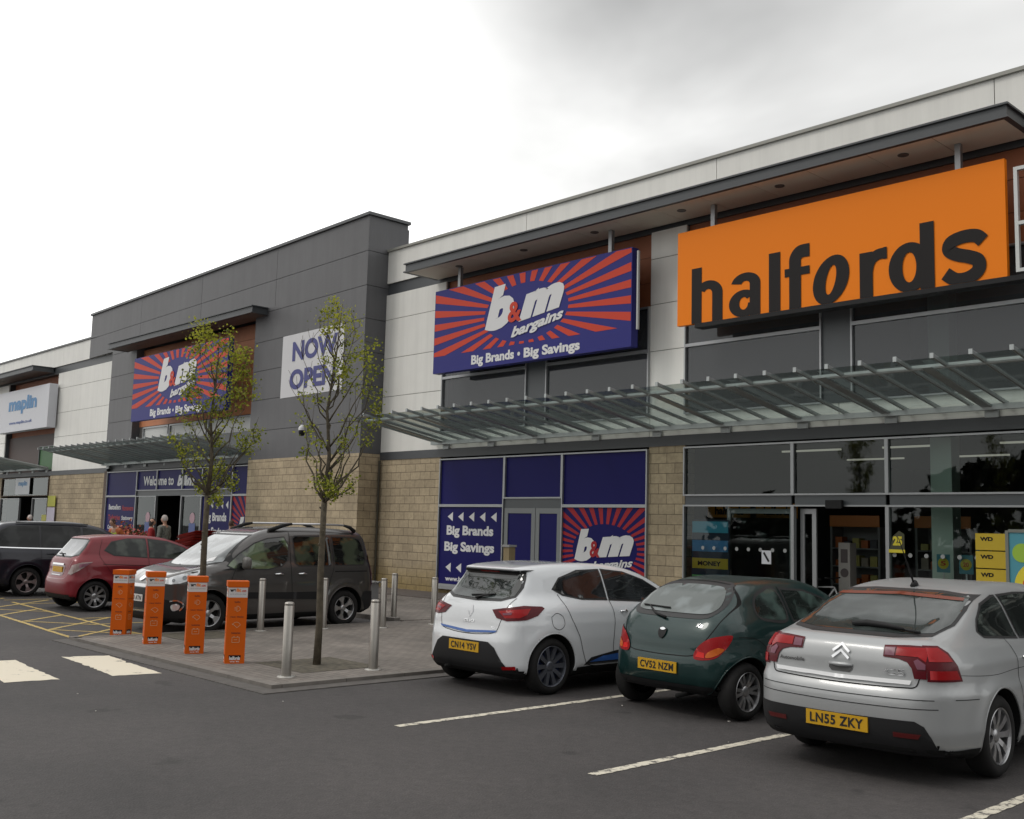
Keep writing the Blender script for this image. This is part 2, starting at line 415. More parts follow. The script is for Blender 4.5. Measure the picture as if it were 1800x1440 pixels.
def paving_mat():
    m = bpy.data.materials.new('block_paving'); m.use_nodes = True
    t = m.node_tree; b = t.nodes['Principled BSDF']; b.inputs['Roughness'].default_value = 0.85
    g = t.nodes.new('ShaderNodeTexCoord')
    br = t.nodes.new('ShaderNodeTexBrick'); br.inputs['Scale'].default_value = 1
    br.inputs['Brick Width'].default_value = 0.2; br.inputs['Row Height'].default_value = 0.1
    br.inputs['Mortar Size'].default_value = 0.006; br.inputs['Mortar Smooth'].default_value = 0.4
    br.inputs['Color1'].default_value = (0.205, 0.182, 0.160, 1); br.inputs['Color2'].default_value = (0.165, 0.147, 0.130, 1)
    br.inputs['Mortar'].default_value = (0.07, 0.062, 0.055, 1)
    t.links.new(g.outputs['Object'], br.inputs['Vector'])
    nz = t.nodes.new('ShaderNodeTexNoise'); nz.inputs['Scale'].default_value = 1.1; nz.inputs['Detail'].default_value = 7; nz.inputs['Roughness'].default_value = 0.7
    t.links.new(g.outputs['Object'], nz.inputs['Vector'])
    mr = t.nodes.new('ShaderNodeMapRange'); t.links.new(nz.outputs['Fac'], mr.inputs['Value'])
    mr.inputs['From Min'].default_value = 0.3; mr.inputs['From Max'].default_value = 0.7; mr.inputs['To Min'].default_value = 0.65; mr.inputs['To Max'].default_value = 1.2
    vm = t.nodes.new('ShaderNodeVectorMath'); vm.operation = 'SCALE'
    t.links.new(br.outputs['Color'], vm.inputs[0]); t.links.new(mr.outputs['Result'], vm.inputs['Scale'])
    t.links.new(vm.outputs['Vector'], b.inputs['Base Color'])
    bp = t.nodes.new('ShaderNodeBump'); bp.inputs['Strength'].default_value = 0.5; bp.inputs['Distance'].default_value = 0.006; bp.invert = True
    t.links.new(br.outputs['Fac'], bp.inputs['Height']); t.links.new(bp.outputs['Normal'], b.inputs['Normal'])
    return m
M_pave = paving_mat()
M_kerb = mat('kerb_stone', (0.16, 0.145, 0.13), 0.8, var=0.15, vscale=6, var2=0.1)

def struct(name, mb, m, **k):
    o = build(name, mb, m, **k); o['kind'] = 'structure'; return o
struct('asphalt_ground', MB().poly([(-400, -300, 0), (300, -300, 0), (300, 400, 0), (-400, 400, 0)]), M_asph, fixn=False)
PX0, PX1, PY0, PY1 = -16.35, -10.45, 6.29, 12.45
PZ = 0.045
struct('paved_island', MB().box(PX0+.13, PX1-.13, PY0+.13, 16.9, -0.05, PZ), M_pave)
struct('shop_pavement', MB().box(-90, PX0+.13, PY1+.13, 16.9, -0.05, PZ+.01).box(PX1-.13, 30, PY1+.13, 16.9, -0.05, PZ+.01), M_pave)
struct('shopfront_apron', MB().box(-90, 30, 16.9, 18.7, -0.05, 0.085), M_apron)
kb = MB()
def kerb_run(mb, a, b, w, z):
    L = (Vector(b)-Vector(a)).length; n = max(1, round(L/0.92)); d = (Vector(b)-Vector(a))/n; nrm = Vector((-d.y, d.x)).normalized()*w
    for i in range(n):
        p = Vector(a)+d*i+d.normalized()*0.004; q = Vector(a)+d*(i+1)-d.normalized()*0.004
        mb.extr([(p.x, p.y, -0.02), (q.x, q.y, -0.02), (q.x+nrm.x, q.y+nrm.y, -0.02), (p.x+nrm.x, p.y+nrm.y, -0.02)], (0, 0, z+0.02))
kerb_run(kb, (PX0, PY0), (PX1, PY0), 0.13, PZ+.004)
kerb_run(kb, (PX1, PY0+.134), (PX1, PY1), 0.13, PZ+.004)
kerb_run(kb, (PX0+.13, PY1), (PX0+.13, PY0), -0.13*-1, PZ+.004)
kerb_run(kb, (-90, PY1), (PX0, PY1), 0.13, 0.09)
kerb_run(kb, (PX1, PY1), (30, PY1), 0.13, 0.09)
struct('kerb', kb, M_kerb)
# wide flush channel blocks in front of the island kerb
struct('channel_strip', MB().box(PX0, PX1+.25, PY0-.25, PY0-0.01, -0.02, 0.010).box(PX1+0.01, PX1+.25, PY0-0.01, PY1, -0.02, 0.010), mat('channel_blocks', (0.085, 0.078, 0.072), 0.85, var=0.2, vscale=8))

def worn_mat(name, col, under, th0, th1, sc=14):
    m = bpy.data.materials.new(name); m.use_nodes = True
    t = m.node_tree; b = t.nodes['Principled BSDF']; b.inputs['Roughness'].default_value = 0.75
    g = t.nodes.new('ShaderNodeTexCoord'); nz = t.nodes.new('ShaderNodeTexNoise'); nz.inputs['Scale'].default_value = sc; nz.inputs['Detail'].default_value = 8; nz.inputs['Roughness'].default_value = 0.75
    t.links.new(g.outputs['Object'], nz.inputs['Vector'])
    mr = t.nodes.new('ShaderNodeMapRange'); t.links.new(nz.outputs['Fac'], mr.inputs['Value']); mr.inputs['From Min'].default_value = th0; mr.inputs['From Max'].default_value = th1
    mx_ = t.nodes.new('ShaderNodeMix'); mx_.data_type = 'RGBA'; t.links.new(mr.outputs['Result'], mx_.inputs['Factor'])
    mx_.inputs['A'].default_value = (*under, 1); mx_.inputs['B'].default_value = (*col, 1)
    t.links.new(mx_.outputs['Result'], b.inputs['Base Color'])
    return m
M_line = worn_mat('white_line', (0.60, 0.56, 0.46), (0.085, 0.078, 0.074), 0.41, 0.50, 10)
M_zebra = worn_mat('zebra_paint', (0.66, 0.60, 0.48), (0.10, 0.09, 0.085), 0.33, 0.41, 4)
M_yel = worn_mat('yellow_line', (0.50, 0.36, 0.10), (0.09, 0.08, 0.07), 0.34, 0.52)
rl = random.Random(3)
def ragged(mb, a, b, w, z, step=0.06, amp=0.008):
    a = Vector(a); b = Vector(b); L = (b-a).length; d = (b-a)/L; nr = Vector((-d.y, d.x)); n = max(2, int(L/step))
    lft = []; rt = []
    for i in range(n+1):
        p = a+d*(L*i/n)
        q = p+nr*(w/2+rl.uniform(-amp, amp)); s_ = p-nr*(w/2+rl.uniform(-amp, amp))
        lft.append((q.x, q.y, z)); rt.append((s_.x, s_.y, z))
    for i in range(n): mb.poly([rt[i], rt[i+1], lft[i+1], lft[i]])
for i in range(5):
    x = -7.93+2.40*i+(-0.0 if i == 0 else 0.0)
    mb = MB(); ragged(mb, (x, 6.11+0.02*i), (x, 12.4), 0.095, 0.004)
    struct('bay_line', mb, M_line, fixn=False)
def patchy(pts, seed):
    # worn-edged quad: subdivide the outline and jitter
    rr = random.Random(seed); P = []
    n = len(pts)
    for i in range(n):
        a = Vector(pts[i]); b = Vector(pts[(i+1) % n]); k = max(2, int((b-a).length/0.07))
        for j in range(k):
            p = a.lerp(b, j/k); c = sum((Vector(q) for q in pts), Vector((0, 0)))/n
            p = p+(c-p).normalized()*abs(rr.gauss(0, 0.02)) if j else p
            P.append((p.x, p.y, 0.004))
    return MB().poly(P)
for i, pts in enumerate([[(-12.25, 5.86), (-14.2, 6.02), (-14.37, 5.45), (-12.33, 5.29)], [(-12.38, 4.70), (-14.33, 4.86), (-14.45, 4.28), (-12.45, 4.12)], [(-12.5, 3.52), (-14.45, 3.68), (-14.55, 3.1), (-12.55, 2.94)]]):
    struct('crossing_stripe', patchy(pts, i+2), M_zebra, fixn=False)
yb = MB()
for a, b in [((-16.55, 6.42), (-24, 6.98)), ((-24, 6.98), (-34, 7.2)),
             ((-16.55, 6.42), (-17.6, 7.5)), ((-17.9, 6.55), (-19.65, 8.3)), ((-19.5, 6.68), (-20.5, 7.74)), ((-20.95, 6.79), (-22.1, 7.9)),
             ((-22.4, 6.9), (-24.3, 8.85)), ((-24, 6.98), (-25.2, 8.2)), ((-26, 7.02), (-27.2, 8.2)),
             ((-20.5, 7.74), (-24.0, 7.98)), ((-17.6, 7.5), (-16.5, 7.56)), ((-17.8, 7.58), (-20.4, 7.74)),
             ((-17.9, 6.60), (-16.6, 7.5)), ((-19.5, 6.74), (-18.4, 7.55)), ((-22.4, 7.0), (-21.3, 7.8)),
             ((-19.65, 7.74), (-19.65, 12.3)), ((-18.45, 7.6), (-18.45, 12.3)), ((-16.2, 7.6), (-16.2, 12.3)),
             ((-23.4, 8.0), (-23.4, 12.3)), ((-24.6, 8.0), (-24.6, 12.3))]:
    mb = MB(); ragged(mb, a, b, 0.075, 0.004+0.0007*random.random())
    struct('yellow_hatching', mb, M_yel, fixn=False)

# ------------------------------------------------------------------ facade helpers
FY = 18.5
def window(parent, x0, x1, z0, z1, y=FY, fr=0.035, depth=0.07, glass=None, frame=None, name='window', pane='pane', fn=None):
    f = MB(); e = 0.0
    f.box(x0, x0+fr, y-depth, y+0.03, z0, z1); f.box(x1-fr, x1, y-depth, y+0.03, z0, z1)
    f.box(x0+fr, x1-fr, y-depth+.003, y+0.03, z0, z0+fr); f.box(x0+fr, x1-fr, y-depth+.003, y+0.03, z1-fr, z1)
    if fn: f.xf(fn)
    o = build(name, f, frame or M_alu, parent)
    p = MB().poly([(x0+fr, y-.008, z0+fr), (x1-fr, y-.008, z0+fr), (x1-fr, y-.008, z1-fr), (x0+fr, y-.008, z1-fr)])
    if fn: p.xf(fn)
    build(pane, p, glass or G_shop, o, fixn=False)
    return o
def rows(mb, x0, x1, y0, y1, zs, gap=0.014, fn=None):
    for a, b in zip(zs[:-1], zs[1:]): mb.box(x0, x1, y0, y1, a+gap/2, b-gap/2)
def panel(parent, x0, x1, y, zs, m, jm, xs=None, th=0.05, back=0.2, fn=None, name='wall_panel', gap=0.016):
    """a bay of cladding: face panels with open joints over a dark backing"""
    mb = MB(); xs = xs or [x0, x1]
    for a, b in zip(xs[:-1], xs[1:]):
        ga = gap/2 if a != xs[0] else 0; gb = gap/2 if b != xs[-1] else 0
        for i, (c, d) in enumerate(zip(zs[:-1], zs[1:])):
            gc = gap/2 if i else 0; gd = gap/2 if i < len(zs)-2 else 0
            mb.box(a+ga, b-gb, y, y+th, c+gc, d-gd)
    mb.box(xs[0]+.01, xs[-1]-.01, y+0.022, y+back, zs[0]+.01, zs[-1]-.01, 1)
    if fn: mb.xf(fn)
    return build(name, mb, [m, jm], parent)

ZJ = [4.0, 4.52, 5.65, 6.8, 7.98, 8.74]
def glass_canopy(parent, xa, xb, brackets, fn=None):
    """steel and glass awning on tapered brackets, rising away from the wall"""
    zt = lambda y: 4.66-0.16*(y-15.6)
    zb = lambda y: 4.11+(18.45-y)*0.172
    bm = MB().tube([(xa, 16.12, 4.575), (xb, 16.12, 4.575)], 0.045, 10)
    cano = build('glass_canopy', bm, M_steel, parent, smooth=False)
    build('edge_beam', MB().box(xa+.1, xb-.1, 18.25, 18.36, 4.10, 4.20), M_steel, cano)
    for x in brackets:
        b = MB(); w = 0.085
        sec = [(18.47, zb(18.47)), (18.47, zt(18.47)-.05), (16.2, zt(16.2)-.05), (15.98, zt(16)-.05), (15.98, zb(16)+0.02), (16.2, zb(16.2))]
        b.extr([(x-w, p, q) for p, q in sec], (2*w, 0, 0))
        b.box(x-0.12, x+0.12, 18.44, 18.49, zb(18.47)-.12, zt(18.47)+.02)
        build('bracket', b, M_steel, cano)
    x = xa+0.05; n = int(round((xb-xa-0.1)/0.6)); dx = (xb-xa-0.1)/n
    for i in range(n+1):
        xx = x+dx*i
        b = MB().extr([(xx-.022, 15.6, zt(15.6)-.03), (xx-.022, 15.6, zt(15.6)+.03), (xx-.022, 18.47, zt(18.47)+.03), (xx-.022, 18.47, zt(18.47)-.03)], (.044, 0, 0))
        b.box(xx-.03, xx+.03, 15.57, 15.6, zt(15.6)-.04, zt(15.6)+.04)
        build('glazing_bar', b, M_steel, cano)
        if i < n:
            g = MB().poly([(xx+.024, 15.72, zt(15.72)+.01), (xx+dx-.024, 15.72, zt(15.72)+.01), (xx+dx-.024, 18.45, zt(18.45)+.01), (xx+.024, 18.45, zt(18.45)+.01)][::-1])
            build('glass_sheet', g, G_can, cano, fixn=False)
    return cano
def roof_canopy(parent, xa, xb, y0=17.3, y1=18.5, lights=(), seams=None, fn=None, soff=None, z0=8.84, z1=9.1):
    """flat projecting canopy with a channel-section fascia"""
    f = MB()
    f.box(xa, xb, y0, y0+.10, z1-.035, z1); f.box(xa, xb, y0, y0+.10, z0, z0+.035); f.box(xa+.04, xb-.04, y0+.05, y0+.08, z0+.035, z1-.035)
    for s, x in ((1, xa), (-1, xb)):
        f.box(min(x, x+s*.10), max(x, x+s*.10), y0+.10, y1, z1-.035, z1); f.box(min(x, x+s*.10), max(x, x+s*.10), y0+.10, y1, z0, z0+.035)
        f.box(min(x+s*.05, x+s*.08), max(x+s*.05, x+s*.08), y0+.08, y1, z0+.035, z1-.035)
    f.box(xa+.1, xb-.1, y0+.1, y1, z1-.03, z1-.005)
    if fn: f.xf(fn)
    c = build('roof_canopy', f, M_band, parent)
    ns = seams or max(2, int((xb-xa)/1.2)); s = MB(); xs = [xa+.1+(xb-xa-.2)*i/ns for i in range(ns+1)]
    for a, b in zip(xs[:-1], xs[1:]): s.box(a+.006, b-.006, y0+.1, y1-.02, z0+.004, z0+.03)
    s.box(xa+.1, xb-.1, y0+.1, y1-.02, z0+.012, z0+.035, 1)
    if fn: s.xf(fn)
    build('soffit', s, [soff or M_soffit, M_joint], c)
    for x in lights:
        l = MB().lathe([(0.001, z0-.004), (0.075, z0-.004), (0.085, z0-.012), (0.10, z0-.010), (0.10, z0+.004)], 16, (x, (y0+y1)/2-.05, 0))
        if fn: l.xf(fn)
        build('downlight', l, mat('downlight_trim', (0.12, 0.11, 0.10), 0.4), c, smooth=True)
    return c

# ------------------------------------------------------------------ main white building (two shop units)
TB = thing('retail_building', 'long white clad building right of the grey tower, holding two shop units', 'building', (-14.6, 18.5, 0))
XR = 3.0
# stone base
build('stone_pier', MB().box(-25.3, -22.5, FY, FY+.35, 0, 3.77), M_stone, TB)
build('stone_pier', MB().box(-15.11, -14.1, FY, FY+.35, 0, 3.77), M_stone, TB)
build('stone_pier', MB().box(-22.5, -15.11, FY+.03, FY+.3, 0, 0.2), M_stone, TB)
build('fascia_band', MB().box(-25.3, XR, FY-.02, FY+.3, 3.77, 4.0), M_band, TB)
panel(TB, -25.3, -22.5, FY, [4.0]+ZJ[2:], M_white, M_wjoint)
panel(TB, -15.11, -14.1, FY, [4.45, 5.95, 7.03, 8.1, 8.74], M_white, M_wjoint)
panel(TB, -22.5, XR, FY, [4.0, 4.45], M_white, M_wjoint, xs=[-22.5, -18.75, -15.1, -10.4, -5.6, XR])
build('recessed_band', MB().box(-25.3, XR, FY+.06, FY+.3, 8.74, 9.1), M_band, TB)
panel(TB, -25.3, XR, FY, [9.1, 10.08], M_white, M_wjoint, xs=[-25.3, -19.3, -13.3, -7.3, -1.3, XR])
build('coping', MB().box(-25.32, XR, FY-.06, FY+.32, 10.08, 10.15), M_cop, TB)
build('roof', MB().box(-25.3, XR, FY+.3, 45, 9.6, 9.7), M_band, TB)
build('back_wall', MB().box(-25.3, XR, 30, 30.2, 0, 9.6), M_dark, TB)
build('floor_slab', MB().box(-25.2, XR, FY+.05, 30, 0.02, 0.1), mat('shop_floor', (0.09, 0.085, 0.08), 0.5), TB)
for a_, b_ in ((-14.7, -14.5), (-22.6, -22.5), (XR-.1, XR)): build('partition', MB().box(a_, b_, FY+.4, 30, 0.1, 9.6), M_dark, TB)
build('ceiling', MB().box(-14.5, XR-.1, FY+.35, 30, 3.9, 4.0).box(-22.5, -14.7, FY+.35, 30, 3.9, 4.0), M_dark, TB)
def emis(name, col, st):
    m = bpy.data.materials.new(name); m.use_nodes = True; b = m.node_tree.nodes['Principled BSDF']
    b.inputs['Emission Color'].default_value = (*col, 1); b.inputs['Emission Strength'].default_value = st; return m
M_lit = emis('lit_tube', (1, .93, .78), 0.22)
for x_, y_ in ((-12.8, 21.5), (-10.3, 21.5), (-7.8, 21.5), (-5.3, 21.5), (-12.8, 24.5), (-10.3, 24.5), (-7.8, 24.5), (-5.3, 24.5)):
    build('ceiling_light', MB().box(x_-.75, x_+.75, y_-.03, y_+.03, 3.80, 3.84), M_lit, TB)
build('column', MB().box(-8.95, -8.55, 19.25, 19.6, 0.1, 8.9), mat('pale_green_column', (0.55, 0.66, 0.58), 0.5), TB)
build('column', MB().box(-19.75, -19.4, 19.25, 19.6, 4.0, 8.9), MC['pale_green_column'], TB)
# terracotta behind the signs
def terra(parent, x0, x1, z0, z1, y=FY+.12, fn=None, name='tiled_wall'):
    mb = MB(); n = max(1, int(round((z1-z0)/0.55))); h = (z1-z0)/n
    for i in range(n): mb.box(x0, x1, y, y+.04, z0+i*h+.006, z0+(i+1)*h-.006)
    mb.box(x0, x1, y+.02, y+.14, z0, z1, 1)
    if fn: mb.xf(fn)
    return build(name, mb, [M_terra, M_joint], parent)
terra(TB, -22.5, -15.11, 7.0, 8.8); terra(TB, -14.1, XR, 7.0, 8.8)
# upper windows
for x0, x1 in ((-22.5, -19.11), (-18.41, -15.11), (-14.1, -10.74), (-10.11, -6.0), (-5.4, -1.2)):
    window(TB, x0, x1, 4.45, 5.97, glass=G_up); window(TB, x0, x1, 5.97, 7.0, glass=G_up)
for x0, x1 in ((-19.11, -18.41), (-10.74, -10.11), (-6.0, -5.4), (-1.2, XR)):
    build('infill_panel', MB().box(x0, x1, FY-.02, FY+.1, 4.45, 7.0), M_spg, TB)
# lower glazing, left unit (film-covered)
def blue_panel(parent, x0, x1, z0, z1, y=FY, fr=.035):
    f = MB()
    f.box(x0, x0+fr, y-.07, y+.03, z0, z1).box(x1-fr, x1, y-.07, y+.03, z0, z1).box(x0+fr, x1-fr, y-.067, y+.03, z0, z0+fr).box(x0+fr, x1-fr, y-.067, y+.03, z1-fr, z1)
    o = build('window', f, M_alu, parent)
    build('film', MB().box(x0+fr, x1-fr, y-.012, y, z0+fr, z1-fr), M_blue, o)
    return o
for x0, x1 in ((-22.45, -19.83), (-17.77, -15.11)):
    blue_panel(TB, x0, x1, 2.44, 3.72); blue_panel(TB, x0, x1, 0.30, 2.44)
blue_panel(TB, -19.83, -17.77, 2.62, 3.72)
build('window_sill', MB().box(-22.5, -15.1, FY-.12, FY+.05, 0.2, 0.30), M_alu, TB)
build('door_head', MB().box(-19.83, -17.77, FY-.03, FY+.04, 2.38, 2.62), M_spg, TB)
for x0, x1 in ((-19.80, -18.68), (-18.66, -17.79)):
    f = MB().box(x0, x0+.13, FY-.04, FY+.02, .1, 2.38).box(x1-.13, x1, FY-.04, FY+.02, .1, 2.38).box(x0+.13, x1-.13, FY-.038, FY+.02, 2.25, 2.38).box(x0+.13, x1-.13, FY-.038, FY+.02, .1, .3)
    d = build('door', f, mat('door_frame_grey', (0.20, 0.21, 0.215), 0.45), TB)
    build('film', MB().box(x0+.13, x1-.13, FY-.02, FY, .3, 2.25), M_blue, d)
# lower glazing, right unit
for x0, x1 in ((-14.1, -11.4), (-11.4, -9.41), (-9.41, -6.0), (-6.0, -2.6), (-2.6, XR-.1)):
    window(TB, x0, x1, 2.66, 3.73, glass=G_shop)
    build('transom_panel', MB().box(x0+.04, x1-.04, FY-.03, FY+.02, 2.47, 2.66), M_spg, TB)
    if x0 != -11.4: window(TB, x0, x1, 0.1, 2.47, glass=G_shop)
    else: build('door_frame', MB().box(x0, x0+.035, FY-.07, FY+.03, .1, 2.47).box(x1-.035, x1, FY-.07, FY+.03, .1, 2.47).box(x0+.035, x1-.035, FY-.067, FY+.03, 2.44, 2.47), M_alu, TB)
build('door_sensor', MB().box(-10.62, -10.28, FY-.16, FY-.07, 2.40, 2.56), M_blk, TB)
# sliding door leaves parked behind the glass
for x0, x1, y in ((-13.15, -11.55, FY+.22), (-11.33, -10.98, FY+.12)):
    f = MB().box(x0, x0+.09, y, y+.05, .1, 2.4).box(x1-.09, x1, y, y+.05, .1, 2.4).box(x0+.09, x1-.09, y+.002, y+.05, 2.3, 2.4).box(x0+.09, x1-.09, y+.002, y+.05, .1, .25)
    d = build('sliding_door', f, M_alu, TB); build('pane', MB().poly([(x0+.09, y+.02, .25), (x1-.09, y+.02, .25), (x1-.09, y+.02, 2.3), (x0+.09, y+.02, 2.3)]), G_shop, d, fixn=False)
for r_ in ((-13.6, -11.6, 8), (-9.3, -7.2, 8)):
    dm = MB()
    for i in range(r_[2]):
        x = r_[0]+(r_[1]-r_[0])*i/(r_[2]-1)
        dm.lathe([(0.001, FY-.016), (0.04, FY-.016), (0.04, FY-.013)], 14, (x, 0, 1.56), 'y')
    build('glass_marking', dm, mat('frosted_dot', (0.32, 0.33, 0.33), 0.7), TB)
glass_canopy(TB, -22.75, XR, [-22.23+1.845*i for i in range(14) if -22.23+1.845*i < XR-.2])
roof_canopy(TB, -22.95, -6.62, lights=[-21.2, -18.7, -16.3, -13.75, -11.3, -8.7], seams=13)
for x in (-21.3, -15.9, -13.0, -7.75):
    build('hanger', MB().box(x-.05, x+.05, 17.95, 18.05, 7.9, 8.84), M_alu, TB)
# steel sign frame to the right of the orange sign
build('sign_frame', MB().box(-6.72, -6.66, 17.72, 17.80, 6.3, 8.1).box(-6.66, -3.0, 17.72, 17.80, 8.04, 8.1).box(-6.66, -3, 17.72, 17.80, 7.1, 7.16).box(-6.66, -3, 17.72, 17.80, 6.3, 6.36), mat('pale_steel', (0.5, 0.51, 0.5), 0.4, metal=0.3), TB)

# ------------------------------------------------------------------ grey tower building
K = 0.031
def tf(p): return Vector((p.x, p.y+(-25.3-p.x)*K, p.z))
TY = 17.75
TW = thing('tower_building', 'tall slate grey clad corner block with a stone base, standing between the two white buildings', 'building', (-35, 18, 0))
panel(TW, -47.9, -25.3, TY, [9.1, 10.0, 11.08], M_grey, M_joint, xs=[-47.9, -42.2, -36.5, -30.8, -25.3], fn=tf)
panel(TW, -32.1, -25.3, TY, [3.94, 4.9, 5.95, 6.95, 7.95, 8.95, 9.1], M_grey, M_joint, xs=[-32.1, -25.3], fn=tf)
panel(TW, -45.1, -42.4, TY, [4.9, 5.95, 6.95, 7.95, 8.95, 9.1], M_grey, M_joint, fn=tf)
panel(TW, -45.1, -32.1, TY+.25, [3.87, 5.0], M_band, M_joint, fn=tf)
build('coping', MB().box(-47.98, -25.22, TY-.07, TY+1.5, 11.08, 11.17).xf(tf), M_dcop, TW)
# side return facing the white building
sd_ = MB()
for a, b in zip([3.94, 4.9, 5.95, 6.95, 7.95, 8.95, 10.0], [4.9, 5.95, 6.95, 7.95, 8.95, 10.0, 11.08]):
    sd_.box(-25.35, -25.302, TY+.05, 19.2, a+.008, b-.008)
sd_.box(-25.5, -25.33, TY+.05, 19.2, 3.94, 11.08, 1)
build('wall_panel', sd_, [M_grey, M_joint], TW)
build('parapet_back', MB().box(-47.9, -25.5, 19.22, 19.4, 9, 11.0), M_grey, TW)
build('stone_wall', MB().box(-32.1, -25.3, TY, TY+.3, 0, 3.94).xf(tf).box(-25.6, -25.301, TY+.3, 18.9, 0, 3.94), M_stone, TW)
build('downpipe', MB().tube([(-25.22, 18.42, 0.05), (-25.22, 18.42, 3.75)], .035, 8), mat('dark_pipe', (0.05, 0.045, 0.03), 0.5), TW)
M_t0 = M_terra; M_terra = mat('orange_tile', (0.50, 0.19, 0.085), 0.6, var=.05, vscale=4)
terra(TW, -42.4, -32.1, 5.65, 8.9, y=18.6)
M_terra = M_t0
build('recess_reveal', MB().box(-42.46, -42.4, TY+.58, 18.7, 5, 9.1), M_grey, TW)
for x0, x1 in ((-41.9, -39.6), (-39.5, -36.4), (-36.3, -33.0)):
    window(TW, x0, x1, 4.95, 5.62, y=18.6, glass=mat('white_reflection_pane', (0.50, 0.51, 0.50), 0.35), fr=.06)  # whitish reflection in these panes painted as a flat pale colour
build('infill_panel', MB().box(-42.4, -32.1, 18.61, 18.7, 4.9, 5.66), M_dark, TW)
GY = 18.42
for x0, x1 in ((-44.75, -41.75), (-33.85, -32.12)):
    blue_panel(TW, x0, x1, 2.79, 3.83, GY); blue_panel(TW, x0, x1, 0.25, 2.79, GY)
for x0, x1 in ((-41.75, -39.9), (-39.9, -37.7), (-37.7, -36.1), (-36.1, -33.85)):
    blue_panel(TW, x0, x1, 3.0, 3.83, GY)
    if x0 > -37: blue_panel(TW, x0, x1, .25, 2.79, GY)
    elif x0 != -39.9: window(TW, x0, x1, 0.1, 2.79, GY)
    else: build('door_frame', MB().box(x0, x0+.035, GY-.07, GY+.03, .1, 2.79).box(x1-.035, x1, GY-.07, GY+.03, .1, 2.79), M_alu, TW)
build('transom_panel', MB().box(-41.7, -33.9, GY-.02, GY+.02, 2.79, 3.0), M_spg, TW)
build('corner_post', MB().box(-45.1, -44.75, GY-.05, GY+.2, 0, 3.87), mat('brown_post', (0.10, 0.065, 0.045), 0.6), TW)
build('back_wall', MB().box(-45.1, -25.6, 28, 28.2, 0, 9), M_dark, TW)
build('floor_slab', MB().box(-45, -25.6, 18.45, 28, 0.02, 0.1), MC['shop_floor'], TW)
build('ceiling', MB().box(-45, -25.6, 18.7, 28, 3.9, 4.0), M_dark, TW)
for a_ in (-45.1, -32.1): build('partition', MB().box(a_, a_+.1, 18.75, 28, 0.1, 9), M_dark, TW)
build('roof', MB().box(-47.8, -25.5, 19.4, 45, 9.0, 9.1), M_band, TW)
glass_canopy(TW, -45.3, -32.0, [-45.0+1.85*i for i in range(8)])
roof_canopy(TW, -43.1, -31.25, y0=17.3, y1=18.2, lights=[-41, -38, -35], seams=10, soff=mat('brown_soffit', (0.17, 0.12, 0.10), 0.6))

# ------------------------------------------------------------------ far-left white building
TL = thing('retail_building', 'white clad retail building at the far left edge, beyond the grey tower', 'building', (-58, 18.5, 0))
XL = -85
build('stone_pier', MB().box(-51.75, -45.1, FY-.02, FY+.3, 0, 3.82), M_stone, TL)
build('stone_pier', MB().box(-60.2, -58.5, FY-.02, FY+.3, 0, 3.82), M_stone, TL)
build('fascia_band', MB().box(XL, -45.1, FY-.04, FY+.3, 3.82, 4.03), M_band, TL)
panel(TL, -51.6, -45.1, FY-.02, [4.03]+ZJ[2:], M_white, M_wjoint)
panel(TL, XL, -58.6, FY-.02, [4.03]+ZJ[2:], M_white, M_wjoint)
build('recessed_band', MB().box(XL, -45.1, FY+.04, FY+.3, 8.74, 9.1), M_band, TL)
panel(TL, XL, -45.1, FY-.02, [9.1, 10.02], M_white, M_wjoint, xs=[XL, -69, -63, -57, -51.2, -45.1])
build('coping', MB().box(XL, -45.08, FY-.08, FY+.32, 10.02, 10.10), M_dcop, TL)
terra(TL, -58.6, -51.6, 5.9, 8.8, y=FY+.3)
build('reveal', MB().box(-51.62, -51.56, FY+.03, FY+.45, 4.03, 8.74), M_terra, TL)
build('reveal', MB().box(-58.64, -58.58, FY+.03, FY+.45, 4.03, 8.74), M_band, TL)
build('infill_panel', MB().box(-58.6, -51.6, FY+.2, FY+.3, 4.03, 5.9), mat('brown_infill', (0.05, 0.03, 0.026), 0.6), TL)
window(TL, -53.9, -51.7, 4.1, 5.3, y=FY+.18, glass=mat('green_blind', (0.04, 0.11, 0.04), 0.6), frame=M_spg)
window(TL, -58.45, -51.8, 2.85, 3.78, y=FY, glass=G_shop, frame=MC['brown_post'])
window(TL, -58.45, -55.6, .1, 2.75, y=FY, glass=G_shop); window(TL, -53.8, -51.8, .1, 2.75, y=FY, glass=G_shop)
build('back_wall', MB().box(-60, -51.8, 26, 26.2, 0, 4), M_dark, TL)
build('partition', MB().box(-60.1, -60, 18.8, 26, 0, 4), M_dark, TL)
build('partition', MB().box(-51.8, -51.7, 18.8, 26, 0, 4), M_dark, TL)
build('floor_slab', MB().box(-60, -51.8, FY+.05, 26, 0.02, 0.1), MC['shop_floor'], TL)
build('ceiling', MB().box(-60, -51.8, FY+.3, 26, 3.95, 4.02), M_dark, TL)
build('roof', MB().box(XL, -45.1, FY+.3, 45, 9.5, 9.6), M_band, TL)
roof_canopy(TL, -66, -52.3, y0=17.45, lights=[-55, -58], soff=MC['brown_soffit'], seams=10)
glass_canopy(TL, -66, -52.0, [-52.2-1.85*i for i in range(7)])
